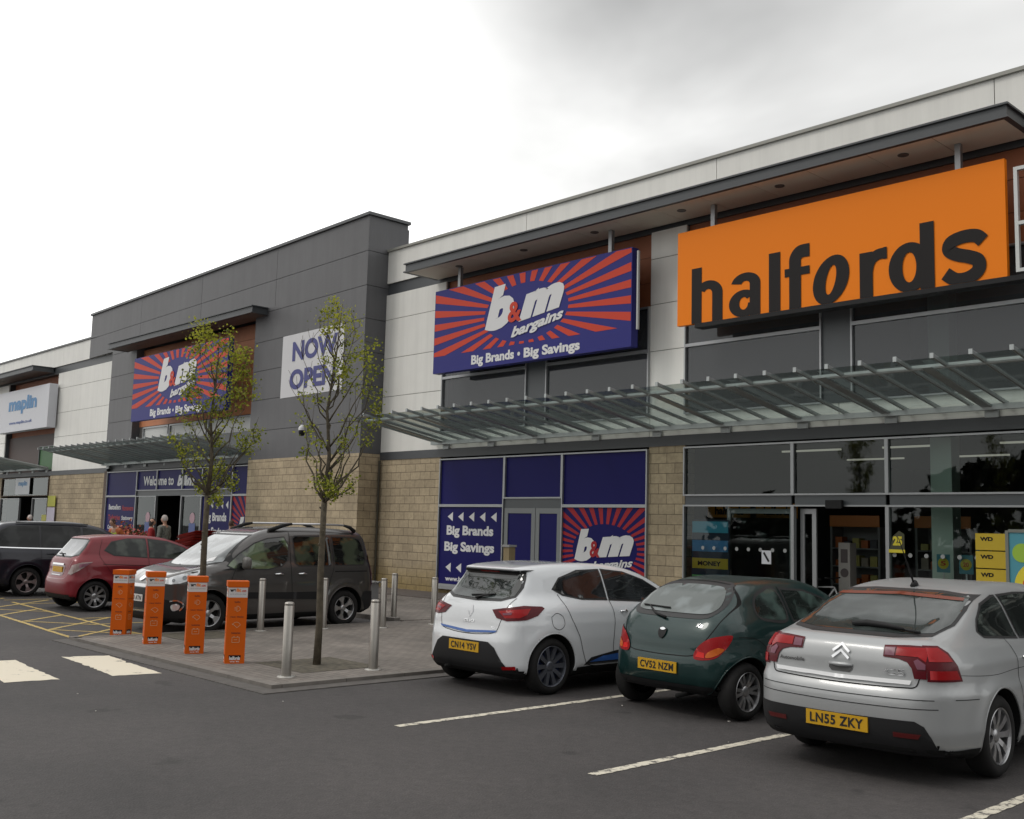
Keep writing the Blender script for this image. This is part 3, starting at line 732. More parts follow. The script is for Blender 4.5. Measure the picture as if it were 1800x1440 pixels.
# ------------------------------------------------------------------ signs and printed film
def rays(mb, x0, x1, z0, z1, cx, cz, ra, rb, n, y, mi=0, off=0.0, duty=0.5, zlo=None, amin=None, ex=None, fn=None, tlo=0, thi=360):
    """sunburst wedges from an inner oval out to the rectangle"""
    def edge(t):
        c, s = math.cos(t), math.sin(t); k = 1e9
        if c > 1e-6: k = min(k, (x1-cx)/c)
        if c < -1e-6: k = min(k, (x0-cx)/c)
        if s > 1e-6: k = min(k, (z1-cz)/s)
        if s < -1e-6: k = min(k, ((zlo if zlo is not None else z0)-cz)/s)
        return k
    for i in range(n):
        # rays evenly spread in the squashed (oval) angle
        a = 2*math.pi*(i+off)/n; b = 2*math.pi*(i+off+duty)/n
        def inner(t): return (cx+ra*math.cos(t), cz+rb*math.sin(t))
        pts = []
        ia, ib = inner(a), inner(b)
        ta = math.atan2(ia[1]-cz, ia[0]-cx); tb = math.atan2(ib[1]-cz, ib[0]-cx)
        if tb < ta: tb += 2*math.pi
        deg = math.degrees((ta+tb)/2) % 360
        if not (tlo <= deg <= thi): continue
        ka, kb_ = edge(ta), edge(tb)
        if ka < math.hypot(ia[0]-cx, ia[1]-cz)*1.03: continue
        out_ = [(cx+ka*math.cos(ta), cz+ka*math.sin(ta))]
        for (px_, pz_) in ((x1, z1), (x0, z1), (x0, zlo if zlo is not None else z0), (x1, zlo if zlo is not None else z0)):
            tt = math.atan2(pz_-cz, px_-cx)
            if tt < ta: tt += 2*math.pi
            if ta < tt < tb: out_.append((px_, pz_))
        out_.append((cx+kb_*math.cos(tb), cz+kb_*math.sin(tb)))
        f = fn or (lambda p, q: (p, y, q))
        mb.poly([f(*ia)]+[f(*p) for p in out_]+[f(*ib)], mi)
    return mb
def logo(parent, fx, fz, y, box, amp, barg, bold=1.0, fn=None):
    """white italic letters with a small red ampersand"""
    g = fn or (lambda yy: (lambda a, b: (a, yy, b)))
    b0, b1, b2, b3 = box
    mb = text_mb('b', *fx[0], y, bold=0.075, shear=0.22, fn=g(y)); text_mb('m', *fx[1], y, bold=0.075, shear=0.22, mb=mb, fn=g(y))
    build('lettering', mb, M_wht, parent, fixn=False)
    build('lettering', text_mb('&', *amp, y-.004, bold=0.03, fn=g(y-.006)), M_red, parent, fixn=False)

# skewed writing helper: rises to the right by k metres per metre
def skewf(x0, k, y): return lambda a, b: (a, y, b+(a-x0)*k)

def bm_sign(name, label, x0, x1, z0, z1, y, depth, sc, gap=False):
    s = thing(name, label, 'shop sign', ((x0+x1)/2, y, z0))
    build('sign_board', MB().box(x0, x1, y, y+depth, z0, z1), M_signblue, s)
    X = lambda u: x0+(x1-x0)*(u+22.0)/7.0       # coordinates measured on the large sign
    Z = lambda w: z0+(z1-z0)*(w-5.96)/2.28
    rb_ = rays(MB(), x0+.02, x1-.02, z0, z1-.02, X(-18.46), Z(7.22), 1.50*sc, 0.74*sc, 29, y-.004, zlo=Z(6.42), off=.25)
    build('sunburst', rb_, M_red, s, fixn=False)
    y2 = y-.012
    def F(u, w, yy=y2): return (X(u), yy, Z(w)+0.0)
    sk = 0.145
    def T(txt, a, b, c, d, yy, bold, shear, m, k=sk, sp=1.0):
        f = lambda p, q: (X(p), yy, Z(q+(p-a)*k))
        build('lettering', text_mb(txt, a, b, c, d, yy, bold, shear, fn=f, spacing=sp), m, s, fixn=False)
    T('b', -19.92, -18.83, 6.84, 7.98, y-.010, .07, .25, M_wht, .07)
    T('m', -18.66, -17.10, 6.98, 7.66, y-.012, .075, .25, M_wht, .13)
    T('&', -19.06, -18.55, 7.0, 7.52, y-.018, .03, 0, M_red, 0)
    T('bargains', -18.92, -17.10, 6.52, 6.86, y-.020, .04, .3, M_wht, .16)
    T('Big Brands', -20.42, -18.80, 5.99, 6.31, y-.008, .04, 0, M_wht, 0)
    T('Big Savings', -18.45, -16.56, 5.98, 6.30, y-.008, .04, 0, M_wht, 0)
    build('lettering', MB().lathe([(0.001, y-.008), (0.05*sc, y-.008)], 14, (X(-18.63), 0, Z(6.17)), 'y'), M_wht, s, fixn=False)
    return s
bs = bm_sign('shop_sign', 'blue and red sunburst shop sign, the large unobstructed one left of the orange sign', -22.0, -15.02, 5.96, 8.23, 17.72, .22, 1.0)
build('light_strip', MB().box(-14.95, -14.91, 17.80, 17.86, 6.35, 8.15), MC['pale_steel'], bs)
bm_sign('shop_sign', 'blue and red sunburst shop sign on the grey tower, partly hidden by the tree', -40.55, -32.9, 5.68, 8.2, 17.42, .2, 1.08)

def halfords_sign():
    s = thing('shop_sign', 'wide orange shop sign with large black lettering above the glass canopy', 'shop sign', (-10.3, 17.72, 6.2))
    x0, x1, z0, z1, y = -13.74, -6.86, 6.25, 8.29, 17.72
    build('sign_board', MB().box(x0, x1, y, y+.10, z0, z1), M_orange, s)
    build('light_trough', MB().box(x0+.5, x1+.3, 17.66, 17.95, z0-.10, z0-.012), M_blk, s)
    mb = MB(); L = y-.006; cnt = [0]
    def off():
        cnt[0] += 1; return L-0.0006*cnt[0]
    def ring(a, w, x_0, x_1, zz0, zz1, sh=0.0, t0=0, t1=360, wz=None):
        cx, cz, rx, rz = (x_0+x_1)/2, (zz0+zz1)/2, (x_1-x_0)/2, (zz1-zz0)/2; yy = off(); wz = wz or w
        n = 40; ps = [math.radians(t0+(t1-t0)*i/n) for i in range(n+1)]
        o = [(cx+rx*math.cos(t)+sh*rz*math.sin(t), yy, max(zz0, cz+rz*math.sin(t))) for t in ps]
        i_ = [(cx+(rx-w)*math.cos(t)+sh*(rz-wz)*math.sin(t), yy, cz+(rz-wz)*math.sin(t)) for t in ps]
        for k in range(n): mb.poly([o[k], o[k+1], i_[k+1], i_[k]])
    def bar(a, b, c, d): yy = off(); mb.poly([(a, yy, c), (b, yy, c), (b, yy, d), (a, yy, d)])
    def path(P, w):
        yy = off(); n = len(P); lf = []; rt = []
        for i in range(n):
            a = Vector(P[max(i-1, 0)]); b = Vector(P[min(i+1, n-1)]); d = (b-a).normalized(); nr = Vector((-d.y, d.x))*w[i]/2
            p = Vector(P[i]); lf.append((p.x+nr.x, yy, p.y+nr.y)); rt.append((p.x-nr.x, yy, p.y-nr.y))
        for i in range(n-1): mb.poly([rt[i], rt[i+1], lf[i+1], lf[i]])
    def spl(C, n=8):
        out_ = []
        C = [C[0]]+C+[C[-1]]
        for i in range(1, len(C)-2):
            for k in range(n):
                t = k/n; p0, p1, p2, p3 = [np.array(q, float) for q in C[i-1:i+3]]
                out_.append(tuple(0.5*(2*p1+(p2-p0)*t+(2*p0-5*p1+4*p2-p3)*t*t+(3*p1-p0-3*p2+p3)*t**3)))
        out_.append(tuple(C[-2])); return out_
    xh = 7.13; w = .265
    # h
    bar(-13.36, -13.10, z0, 7.44); ring(0, .26, -13.30, -12.57, 6.55, 7.13, t0=0, t1=150, wz=.18); bar(-12.83, -12.57, z0, 6.85)
    # a
    ring(0, .25, -12.36, -11.66, 6.66, 7.15, t0=0, t1=168, wz=.17); bar(-11.91, -11.66, z0, 6.92)
    ring(0, .25, -12.41, -11.70, z0-.01, 6.80, t0=40, t1=360, wz=.15)
    # l
    bar(-11.46, -11.20, z0, 7.44)
    # f
    bar(-11.0, -10.74, z0, 7.15); P = spl([(-10.87, 7.12), (-10.86, 7.25), (-10.76, 7.36), (-10.55, 7.37)]); path(P, [.26]*len(P)); bar(-11.10, -10.55, 6.90, 7.06)
    # o, leaning
    ring(0, .27, -10.47, -9.73, z0-.02, 7.17, sh=.20, wz=.19)
    # r
    bar(-9.51, -9.25, z0, 7.10); P = spl([(-9.36, 6.66), (-9.30, 6.90), (-9.16, 7.02), (-8.97, 7.03)]); path(P, [.2]*(len(P)-4)+[.22]*4)
    # d
    bar(-8.35, -8.09, z0, 7.45); ring(0, .26, -8.94, -8.16, z0-.02, 7.14, wz=.18)
    # s
    P = spl([(-7.24, 6.93), (-7.36, 7.04), (-7.58, 7.06), (-7.79, 7.0), (-7.83, 6.87), (-7.70, 6.77), (-7.48, 6.69), (-7.33, 6.60), (-7.33, 6.44), (-7.50, 6.33), (-7.72, 6.33), (-7.90, 6.46)])
    path(P, [.23]*len(P))
    mb.v = [(a, b, max(c, z0+.002)) for a, b, c in mb.v]
    build('lettering', mb, M_black, s, fixn=False)
halfords_sign()

# NOW OPEN banner on the tower
nb = thing('banner', 'white banner with dark blue capitals fixed to the grey tower wall', 'banner', (-28.3, 17.8, 5.9))
def tp(a, b, d=0.0): return (a, TY+(-25.3-a)*K-d, b)
pts = []
for i in range(13): pts.append((-30.12+3.72*i/12, 0.010+0.005*math.sin(i*2.1)))
bn = MB()
for (a, d), (c, e) in zip(pts[:-1], pts[1:]): bn.poly([tp(a, 5.9, d), tp(c, 5.9, e), tp(c, 7.95, e), tp(a, 7.95, d)])
build('cloth', bn, mat('banner_white', (0.62, 0.62, 0.64), 0.6), nb, fixn=False, smooth=True)
M_navy = mat('navy_letter', (0.035, 0.04, 0.20), 0.5)
build('lettering', text_mb('NOW', -29.45, -26.75, 7.05, 7.70, 0, .04, fn=lambda a, b: tp(a, b, .020)), M_navy, nb, fixn=False)
build('lettering', text_mb('OPEN', -29.55, -26.80, 6.12, 6.78, 0, .04, fn=lambda a, b: tp(a, b, .020)), M_navy, nb, fixn=False)

# printed film on the right-hand blue shopfront
def film_left(x0, x1, z0, z1, y, sc, label, www=True):
    s = thing('window_poster', label, 'poster', ((x0+x1)/2, y, z0))
    build('film', MB().box(x0, x1, y-.003, y, z0, z1), M_blue, s)
    w = x1-x0; h = z1-z0; U = lambda u: x0+w*u; V = lambda v_: z0+h*v_
    for r_ in (.875, .215):
        for i in range(5):
            u = .13+.172*i if r_ > .5 else .12+.17*i
            build('arrow', MB().poly([(U(u), y-.007, V(r_)), (U(u+.085), y-.007, V(r_-.06)), (U(u+.085), y-.007, V(r_+.06))]), M_wht, s, fixn=False)
    build('lettering', text_mb('Big Brands', U(.12), U(.86), V(.60), V(.76), y-.007, .042), M_wht, s, fixn=False)
    build('lettering', text_mb('Big Savings', U(.09), U(.88), V(.39), V(.55), y-.007, .042), M_wht, s, fixn=False)
    if www: build('lettering', text_mb('www.b', U(.12), U(.38), V(.04), V(.10), y-.007, .042), M_wht, s, fixn=False)
film_left(-22.41, -19.87, .34, 2.40, FY-.014, 1, 'blue window poster with white arrows and slogan, left of the closed door')
film_left(-36.06, -33.9, .29, 2.75, GY-.014, 1, 'dark blue window poster with white arrows behind the slim tree trunk', False)
def film_burst(x0, x1, z0, z1, y, label, cx, cz, sc, red):
    s = thing('window_poster', label, 'poster', ((x0+x1)/2, y, z0))
    build('film', MB().box(x0, x1, y-.003, y, z0, z1), M_blue, s)
    build('sunburst', rays(MB(), x0, x1, z0, z1, cx, cz, 1.0*sc, .60*sc, 36, y-.006, off=.2, tlo=-1, thi=361), red, s, fixn=False)
    def T(txt, a, b, c, d, yy, bold, shear, m, k):
        ff = lambda p, q: (min(p, x1-.005), yy, q+(p-a)*k)
        build('lettering', text_mb(txt, a, b, c, d, yy, bold, shear, fn=ff), m, s, fixn=False)
    T('b', cx-.93*sc, cx-.28*sc, cz-.30*sc, cz+.46*sc, y-.011, .075, .25, M_wht, .05)
    T('m', cx-.22*sc, cx+.90*sc, cz-.18*sc, cz+.32*sc, y-.013, .075, .25, M_wht, .07)
    T('&', cx-.44*sc, cx-.12*sc, cz-.18*sc, cz+.2*sc, y-.017, .03, 0, red, 0)
    T('bargains', cx-.35*sc, cx+.88*sc, cz-.52*sc, cz-.28*sc, y-.015, .03, .3, M_wht, .09)
film_burst(-17.73, -15.15, .34, 2.40, FY-.014, 'sunburst window poster on the blue shopfront, right of the closed door', -16.4, 1.42, 1.0, M_vred)
film_burst(-33.8, -32.17, .29, 2.75, GY-.014, 'sunburst window poster at the edge of the far shopfront, beside the stone wall', -32.45, 1.55, 1.0, M_vred)
ws = thing('window_poster', 'dark blue window poster listing departments in white and red words', 'poster', (-43.2, GY, .3))
build('film', MB().box(-44.7, -41.8, GY-.017, GY-.014, .29, 2.75), M_blue, ws)
for i, (a, b) in enumerate((('Bestsellers', 'Homeware'), ('Toiletries', 'Stationery'), ('Confectionery', 'Household'), ('Pet Care', 'Giftware'), ('Cleaning', ''))):
    z = 2.33-.43*i
    wl = i % 2 == 0
    build('lettering', text_mb(a, -44.45, -43.25, z-.1, z+.12, GY-.02, .03), M_wht if wl else M_vred, ws, fixn=False)
    if b: build('lettering', text_mb(b, -43.1, -42.0, z-.14, z+.08, GY-.02, .03), M_vred if wl else M_wht, ws, fixn=False)
wl = thing('window_lettering', 'white welcome wording across the high blue panels over the far shop door', 'sign', (-39.5, GY, 3.2))
build('lettering', text_mb('Welcome to', -41.2, -38.5, 3.2, 3.58, GY-.02, .03), M_wht, wl, fixn=False)
build('lettering', text_mb('b&m', -38.2, -36.8, 3.16, 3.58, GY-.02, .06, .25), M_wht, wl, fixn=False)
for x in (-41.0, -37.2):
    s = thing('door_sticker', 'blue and pink sticker on the glass %s the far doorway' % ('left of' if x < -40 else 'right of'), 'sticker', (x+.4, GY, .6))
    build('strip', MB().box(x+.15, x+.65, GY-.018, GY-.015, .6, 1.75), mat('pale_blue', (0.06, 0.10, 0.30), 0.4), s)
    build('emblem', MB().lathe([(0.001, GY-.02), (.2, GY-.02)], 20, (x+.4, 0, 1.95), 'y'), mat('pink_white', (0.5, 0.3, 0.36), 0.4), s, fixn=False)
# far-left shop sign
ms = thing('shop_sign', 'boxy white shop sign with blue lettering at the left edge of the picture', 'shop sign', (-55, 18.1, 6.2))
build('sign_board', MB().box(-58.6, -51.35, 18.0, 18.4, 6.1, 8.2), mat('sign_board_white', (0.60, 0.61, 0.65), 0.5), ms)
M_mb = mat('sky_blue_letter', (0.03, 0.19, 0.42), 0.45)
build('lettering', text_mb('maplin', -56.9, -52.9, 6.95, 7.85, 17.99, .05), M_mb, ms, fixn=False)
build('lettering', text_mb('www.maplin.co.uk', -56.7, -53.4, 6.42, 6.62, 17.99, .03), mat('mid_blue_letter', (0.05, 0.10, 0.32), 0.45), ms, fixn=False)
mw = thing('window_poster', 'small white card with blue lettering in the high window under the far-left canopy', 'poster', (-55, 18.4, 2.9))
build('card', MB().box(-56.2, -54.2, FY-.10, FY-.09, 2.95, 3.75), MC['sign_board_white'], mw)
build('lettering', text_mb('maplin', -55.8, -54.55, 3.3, 3.62, FY-.103, .05), M_mb, mw, fixn=False)
# yellow and white leaflets on the stone by the far-left shop
for (x0, x1, z0, z1, c, nm, lb) in ((-51.55, -50.6, 2.35, 2.85, (0.42, 0.42, 0.05), 'poster', 'yellow-green round topped poster high on the stone pier of the far-left shop'),
                         (-51.55, -50.6, .9, 2.3, (0.52, 0.48, 0.58), 'poster', 'pale lilac poster below the yellow one on the far-left stone pier'),
                         (-52.2, -51.6, .9, 1.95, (0.42, 0.40, 0.08), 'poster', 'yellow poster on the glass left of the far-left stone pier')):
    o = build(nm, MB().box(x0, x1, FY-.12, FY-.10, z0, z1), mat(nm+str(x0)+str(z0), c, 0.6), loc=(x0, FY-.1, z0))
    tag(o, lb, 'poster')
# security camera on the tower
sc_ = thing('security_camera', 'small white dome security camera on the lower grey tower wall', 'camera', (-28.3, 17.75, 4.7))
build('bracket', MB().tube([tp(-28.3, 4.86, 0), tp(-28.3, 4.86, .22)], .035, 8), M_wht, sc_)
build('dome', MB().lathe([(.001, 4.56), (.07, 4.58), (.10, 4.66), (.10, 4.74)], 14, (-28.3, 17.84-.2, 0)), M_blk, sc_, smooth=True)
build('housing', MB().lathe([(.105, 4.74), (.11, 4.82), (.06, 4.9), (.001, 4.92)], 14, (-28.3, 17.84-.2, 0)), M_wht, sc_, smooth=True)
# ------------------------------------------------------------------ car body tools
def cr_closed(P, n=6):
    P = [np.array(p, float) for p in P]; N = len(P); o = []
    for i in range(N):
        p0, p1, p2, p3 = P[i-1], P[i], P[(i+1) % N], P[(i+2) % N]
        # centripetal-ish tension keeps tight corners from overshooting
        l1 = np.linalg.norm(p2-p1)+1e-9; m1 = (p2-p0)*l1/(np.linalg.norm(p1-p0)+l1); m2 = (p3-p1)*l1/(np.linalg.norm(p3-p2)+l1)
        for k in range(n):
            t = k/n; h = (2*t**3-3*t*t+1, t**3-2*t*t+t, -2*t**3+3*t*t, t**3-t*t)
            o.append(h[0]*p1+h[1]*m1+h[2]*p2+h[3]*m2)
    return np.array(o)
def cr_open(P, n=6):
    P = [np.array(p, float) for p in P]; N = len(P); o = []
    for i in range(N-1):
        p0, p1, p2, p3 = P[max(i-1, 0)], P[i], P[i+1], P[min(i+2, N-1)]
        l1 = np.linalg.norm(p2-p1)+1e-9; m1 = (p2-p0)*l1/(np.linalg.norm(p1-p0)+l1); m2 = (p3-p1)*l1/(np.linalg.norm(p3-p2)+l1)
        for k in range(n):
            t = k/n; h = (2*t**3-3*t*t+1, t**3-2*t*t+t, -2*t**3+3*t*t, t**3-t*t)
            o.append(h[0]*p1+h[1]*m1+h[2]*p2+h[3]*m2)
    o.append(P[-1]); return [tuple(q) for q in o]
def sdpoly(poly, X, Y):
    """signed distance to a closed polygon, negative inside"""
    px_, py_ = X.ravel(), Y.ravel(); d = np.full(px_.shape, 1e9); ins = np.zeros(px_.shape, bool)
    n = len(poly)
    for i in range(n):
        a = poly[i]; b = poly[(i+1) % n]; e = b-a; L = e@e
        if L < 1e-12: continue
        wx, wy = px_-a[0], py_-a[1]; t = np.clip((wx*e[0]+wy*e[1])/L, 0, 1)
        d = np.minimum(d, (wx-e[0]*t)**2+(wy-e[1]*t)**2)
        c = ((a[1] > py_) != (b[1] > py_))
        if abs(b[1]-a[1]) > 1e-12: ins ^= c & (px_ < (b[0]-a[0])*(py_-a[1])/(b[1]-a[1])+a[0])
    d = np.sqrt(d); d[ins] *= -1
    return d.reshape(X.shape)
def smax(a, b, k):
    h = np.maximum(k-np.abs(a-b), 0)/k
    return np.maximum(a, b)+h*h*k*0.25
def smin(a, b, k): return -smax(-a, -b, k)
def surface_nets(D, org, h):
    nx, ny, nz = D.shape
    s = D < 0
    c = [(i, j, k) for i in (0, 1) for j in (0, 1) for k in (0, 1)]
    cnt = np.zeros((nx-1, ny-1, nz-1), int)
    for i, j, k in c: cnt += s[i:nx-1+i, j:ny-1+j, k:nz-1+k]
    act = (cnt > 0) & (cnt < 8)
    idx = -np.ones(act.shape, int); A = np.argwhere(act); idx[act] = np.arange(len(A))
    acc = np.zeros((len(A), 3)); w = np.zeros(len(A))
    for ai in range(3):
        oth = [q for q in range(3) if q != ai]
        for u in (0, 1):
            for v_ in (0, 1):
                o = np.zeros(3, int); o[oth[0]] = u; o[oth[1]] = v_
                p = A+o; q = p.copy(); q[:, ai] += 1
                d0 = D[p[:, 0], p[:, 1], p[:, 2]]; d1 = D[q[:, 0], q[:, 1], q[:, 2]]
                m = (d0 < 0) != (d1 < 0); t = np.where(m, d0/(d0-d1+1e-12), 0)
                pt = np.tile(o, (len(A), 1)).astype(float); pt[:, ai] += t
                acc += pt*m[:, None]; w += m
    V = A+acc/w[:, None]
    F = []
    for ai in range(3):
        u, v_ = [(1, 2), (2, 0), (0, 1)][ai]
        sl0 = [slice(1, n-1) for n in (nx, ny, nz)]; sl0[ai] = slice(0, D.shape[ai]-1)
        sl1 = list(sl0); sl1[ai] = slice(1, D.shape[ai])
        m = s[tuple(sl0)] != s[tuple(sl1)]; inside = s[tuple(sl0)]
        P = np.argwhere(m); ins = inside[m]
        off = np.array([1, 1, 1]); off[ai] = 0; P = P+off
        eu = np.zeros(3, int); eu[u] = 1; ev = np.zeros(3, int); ev[v_] = 1
        def g(p): return idx[p[:, 0], p[:, 1], p[:, 2]]
        a, b, c_, d = g(P-eu-ev), g(P-ev), g(P), g(P-eu)
        q = np.stack([a, b, c_, d], 1); q[~ins] = q[~ins][:, ::-1]
        F.append(q)
    F = np.concatenate(F)
    # relax and pull back onto the true surface
    def samp(Pn):
        i0 = np.clip(np.floor(Pn).astype(int), 0, [nx-2, ny-2, nz-2]); f = Pn-i0; r_ = 0
        for i, j, k in c:
            wgt = (f[:, 0] if i else 1-f[:, 0])*(f[:, 1] if j else 1-f[:, 1])*(f[:, 2] if k else 1-f[:, 2])
            r_ = r_+wgt*D[i0[:, 0]+i, i0[:, 1]+j, i0[:, 2]+k]
        return r_
    E = np.concatenate([F[:, [0, 1]], F[:, [1, 2]], F[:, [2, 3]], F[:, [3, 0]]])
    deg = np.zeros(len(V)); np.add.at(deg, E[:, 0], 1); np.add.at(deg, E[:, 1], 1)
    for it in range(3):
        S = np.zeros_like(V); np.add.at(S, E[:, 0], V[E[:, 1]]); np.add.at(S, E[:, 1], V[E[:, 0]])
        V = 0.5*V+0.5*S/deg[:, None]
        d = samp(V); e_ = 0.5
        G = np.stack([samp(V+np.eye(3)[q]*e_)-samp(V-np.eye(3)[q]*e_) for q in range(3)], 1)/(2*e_)
        V = V-G*(d/(np.sum(G*G, 1)+1e-9))[:, None]*0.9
    return V*h+np.array(org), F

class Car:
    def __init__(s, name, label, X, Y, head, S, paint):
        s.S = S; s.t = thing(name, label, 'car', (X, Y, 0), head); s.L = S['L']; s.W = S['W']
        h = 0.024
        xs = np.arange(-0.12, S['L']+0.12, h); ys = np.arange(-S['W']/2-0.09, S['W']/2+0.09, h); zs = np.arange(0.06, S['H']+0.1, h)
        XZ = np.meshgrid(xs, zs, indexing='ij'); XY = np.meshgrid(xs, np.abs(ys), indexing='ij')
        def plan(pts):
            p = [q for q in pts]+[(a, -b) for a, b in pts[::-1] if b > 1e-6]
            return sdpoly(cr_closed(p), XY[0], XY[1])[:, :, None]
        sd = sdpoly(cr_closed(S['low']), *XZ)[:, None, :]; pl = plan(S['plan'])
        iz = np.interp(zs, *zip(*S['inset']))[None, None, :]
        D = smax(sd, pl+iz, S.get('k', 0.10))
        cd = sdpoly(cr_closed(S['cab']), *XZ)[:, None, :]; cp = plan(S['cplan'])
        ic = np.interp(zs, *zip(*S['cinset']))[None, None, :]
        C_ = smax(cd, cp+ic, S.get('kc', 0.09))
        D = smin(D, C_, S.get('ku', 0.07))
        for (cx, cr, amp) in S.get('flare', []):      # swelling above the wheels
            r_ = np.sqrt((XZ[0]-cx)**2+(XZ[1]-S['r'])**2)
            D = D-(amp*np.exp(-((r_-cr)/0.07)**2))[:, None, :]*(np.abs(ys) > S['W']*0.3)[None, :, None]
        V, F = surface_nets(D, (xs[0], ys[0], zs[0]), h)
        me = bpy.data.meshes.new('body'); me.from_pydata(V.tolist(), [], F.tolist()); me.update()
        s.bvh = BVHTree.FromPolygons(V.tolist(), F.tolist())
        o = mesh_obj('body', me, s.t, [paint, M_under])
        # wheel arches
        r = S['r']; cutters = []
        for wx in S['wx']:
            for sg in (-1, 1):
                y0 = S['W']/2-0.25; y1 = S['W']/2+0.2
                cb = MB().lathe([(0.0001, sg*y0), (r+S.get('gap', .045), sg*y0), (r+S.get('gap', .045), sg*y1), (0.0001, sg*y1)], 48, (wx, 0, r+.01), 'y')
                cm = bpy.data.meshes.new('c'); cm.from_pydata(cb.v, [], cb.f)
                bm = bmesh.new(); bm.from_mesh(cm); bmesh.ops.remove_doubles(bm, verts=bm.verts, dist=1e-3); bmesh.ops.recalc_face_normals(bm, faces=bm.faces); bm.to_mesh(cm); bm.free()
                co = bpy.data.objects.new('c', cm); COL.objects.link(co); co.parent = s.t; cutters.append(co)
                md = o.modifiers.new('b', 'BOOLEAN'); md.operation = 'DIFFERENCE'; md.object = co; md.solver = 'FAST'
        bpy.context.view_layer.update()
        dg = bpy.context.evaluated_depsgraph_get(); m2 = bpy.data.meshes.new_from_object(o.evaluated_get(dg))
        o.modifiers.clear(); o.data = m2; m2.name = 'body'
        for co in cutters: bpy.data.objects.remove(co)
        while len(m2.materials) < 2: m2.materials.append(M_under)
        m2.materials[0] = paint; m2.materials[1] = M_under
        mi = []; sm = []
        for p in m2.polygons:
            c = p.center; k = 0; inw = False
            for wx in S['wx']:
                d_ = math.hypot(c.x-wx, c.z-r-.01)
                if d_ < r+S.get('gap', .045)+.004 and abs(c.y) > S['W']/2-.262: inw = True
            if inw: k = 1
            elif p.normal.z < -0.45 and c.z < 0.33: k = 1
            mi.append(k); sm.append(not inw)
        m2.polygons.foreach_set('material_index', mi); m2.polygons.foreach_set('use_smooth', sm); m2.update()
        s.body = o; s.paint = paint
        zb_ = .265
        for v_ in ('B', 'F'):
            w_ = S['W']/2-.13; s.patch('bumper_lip', v_, [(-w_, .20), (w_, .20), (w_, zb_+.03), (-w_, zb_+.03)], M_under, .005)
        for v_ in ('R', 'L'):
            for xa_, xb_ in ((.05, S['wx'][0]-r-.07), (S['wx'][0]+r+.07, S['wx'][1]-r-.07), (S['wx'][1]+r+.07, S['L']-.1)):
                s.patch('sill_lip', v_, [(xa_, .19), (xb_, .19), (xb_, zb_+.02), (xa_, zb_+.02)], M_under, .005)
        # rolled arch lips
        for wx in S['wx']:
            for v_, sg in (('R', -1), ('L', 1)):
                pts = []; rl_ = r+S.get('gap', .045)+.003
                for i in range(41):
                    a = R(-12+204*i/40); zz = r+.01+rl_*math.sin(a)
                    if zz < .24: continue
                    p_, n_, _, _ = s.bvh.ray_cast(Vector((wx+rl_*math.cos(a), sg*3, zz)), Vector((0, -sg, 0)))
                    if p_ is None or abs(p_.y) < S['W']*.3: continue
                    pts.append(tuple(p_-Vector((0, sg*.005, 0))))
                if len(pts) > 5: build('arch_lip', MB().tube(pts, .009, 6), paint, s.t, world=False, smooth=True)
    # projection of 2D sketches onto the bodywork
    def hit(s, view, a, b, off):
        if view in ('R', 'L'):
            sg = -1 if view == 'R' else 1; o = Vector((a, sg*3, b)); d = Vector((0, -sg, 0)); fb = Vector((a, sg*s.W/2, b))
        elif view == 'B': o = Vector((-3, a, b)); d = Vector((1, 0, 0)); fb = Vector((0, a, b))
        elif view == 'F': o = Vector((s.L+3, a, b)); d = Vector((-1, 0, 0)); fb = Vector((s.L, a, b))
        elif view == 'T': o = Vector((a, b, 4)); d = Vector((0, 0, -1)); fb = Vector((a, b, s.S['H']))
        else:      # corner views BR BL FR FL: a = (distance from the end + |y|)/sqrt2
            sg = -1 if view[1] == 'R' else 1; q = .70710678; bk = view[0] == 'B'
            # point on the diagonal line of sight
            x0 = 0.0 if bk else s.L; sx = 1 if bk else -1
            px_ = x0+sx*(a*q-3*q); py_ = sg*(a*q+3*q)
            o = Vector((px_, py_, b)); d = Vector((sx*q, -sg*q, 0)); fb = Vector((x0+sx*a*q, sg*a*q, b))
        p, n, _, _ = s.bvh.ray_cast(o, d)
        if p is None:
            p, n, _, _ = s.bvh.find_nearest(fb)
        if n.dot(d) > 0: n = -n
        return p+n*off
    def patch(s, name, view, pts, m, off=0.004, parent=None, smooth=False, n=5, step=0.05, label=None):
        P = [tuple(q) for q in cr_closed(pts, n)] if smooth else pts
        if view in 'RL' and False: pass
        bm = bmesh.new(); vs = [bm.verts.new((a, b, 0)) for a, b in P]; bm.faces.new(vs)
        bmesh.ops.triangulate(bm, faces=bm.faces)
        ax = [p[0] for p in P]; bx = [p[1] for p in P]
        for q, (lo, hi) in enumerate(((min(ax), max(ax)), (min(bx), max(bx)))):
            k = math.floor(lo/step)+1
            while k*step < hi:
                nrm = (1, 0, 0) if q == 0 else (0, 1, 0); co = (k*step, 0, 0) if q == 0 else (0, k*step, 0)
                bmesh.ops.bisect_plane(bm, geom=bm.verts[:]+bm.edges[:]+bm.faces[:], plane_co=co, plane_no=nrm); k += 1
        for v_ in bm.verts: v_.co = s.hit(view, v_.co.x, v_.co.y, off)
        for f in bm.faces: f.smooth = True
        bm.normal_update()
        # face outward
        ref = {'BR': (-1, -1, 0), 'BL': (-1, 1, 0), 'FR': (1, -1, 0), 'FL': (1, 1, 0), 'R': (0, -1, 0), 'L': (0, 1, 0), 'B': (-1, 0, 0), 'F': (1, 0, 0), 'T': (0, 0, 1)}[view]
        av = Vector((0, 0, 0))
        for f in bm.faces: av += f.normal*f.calc_area()
        if av.dot(Vector(ref)) < 0: bmesh.ops.reverse_faces(bm, faces=bm.faces[:])
        me = bpy.data.meshes.new(name); bm.to_mesh(me); bm.free()
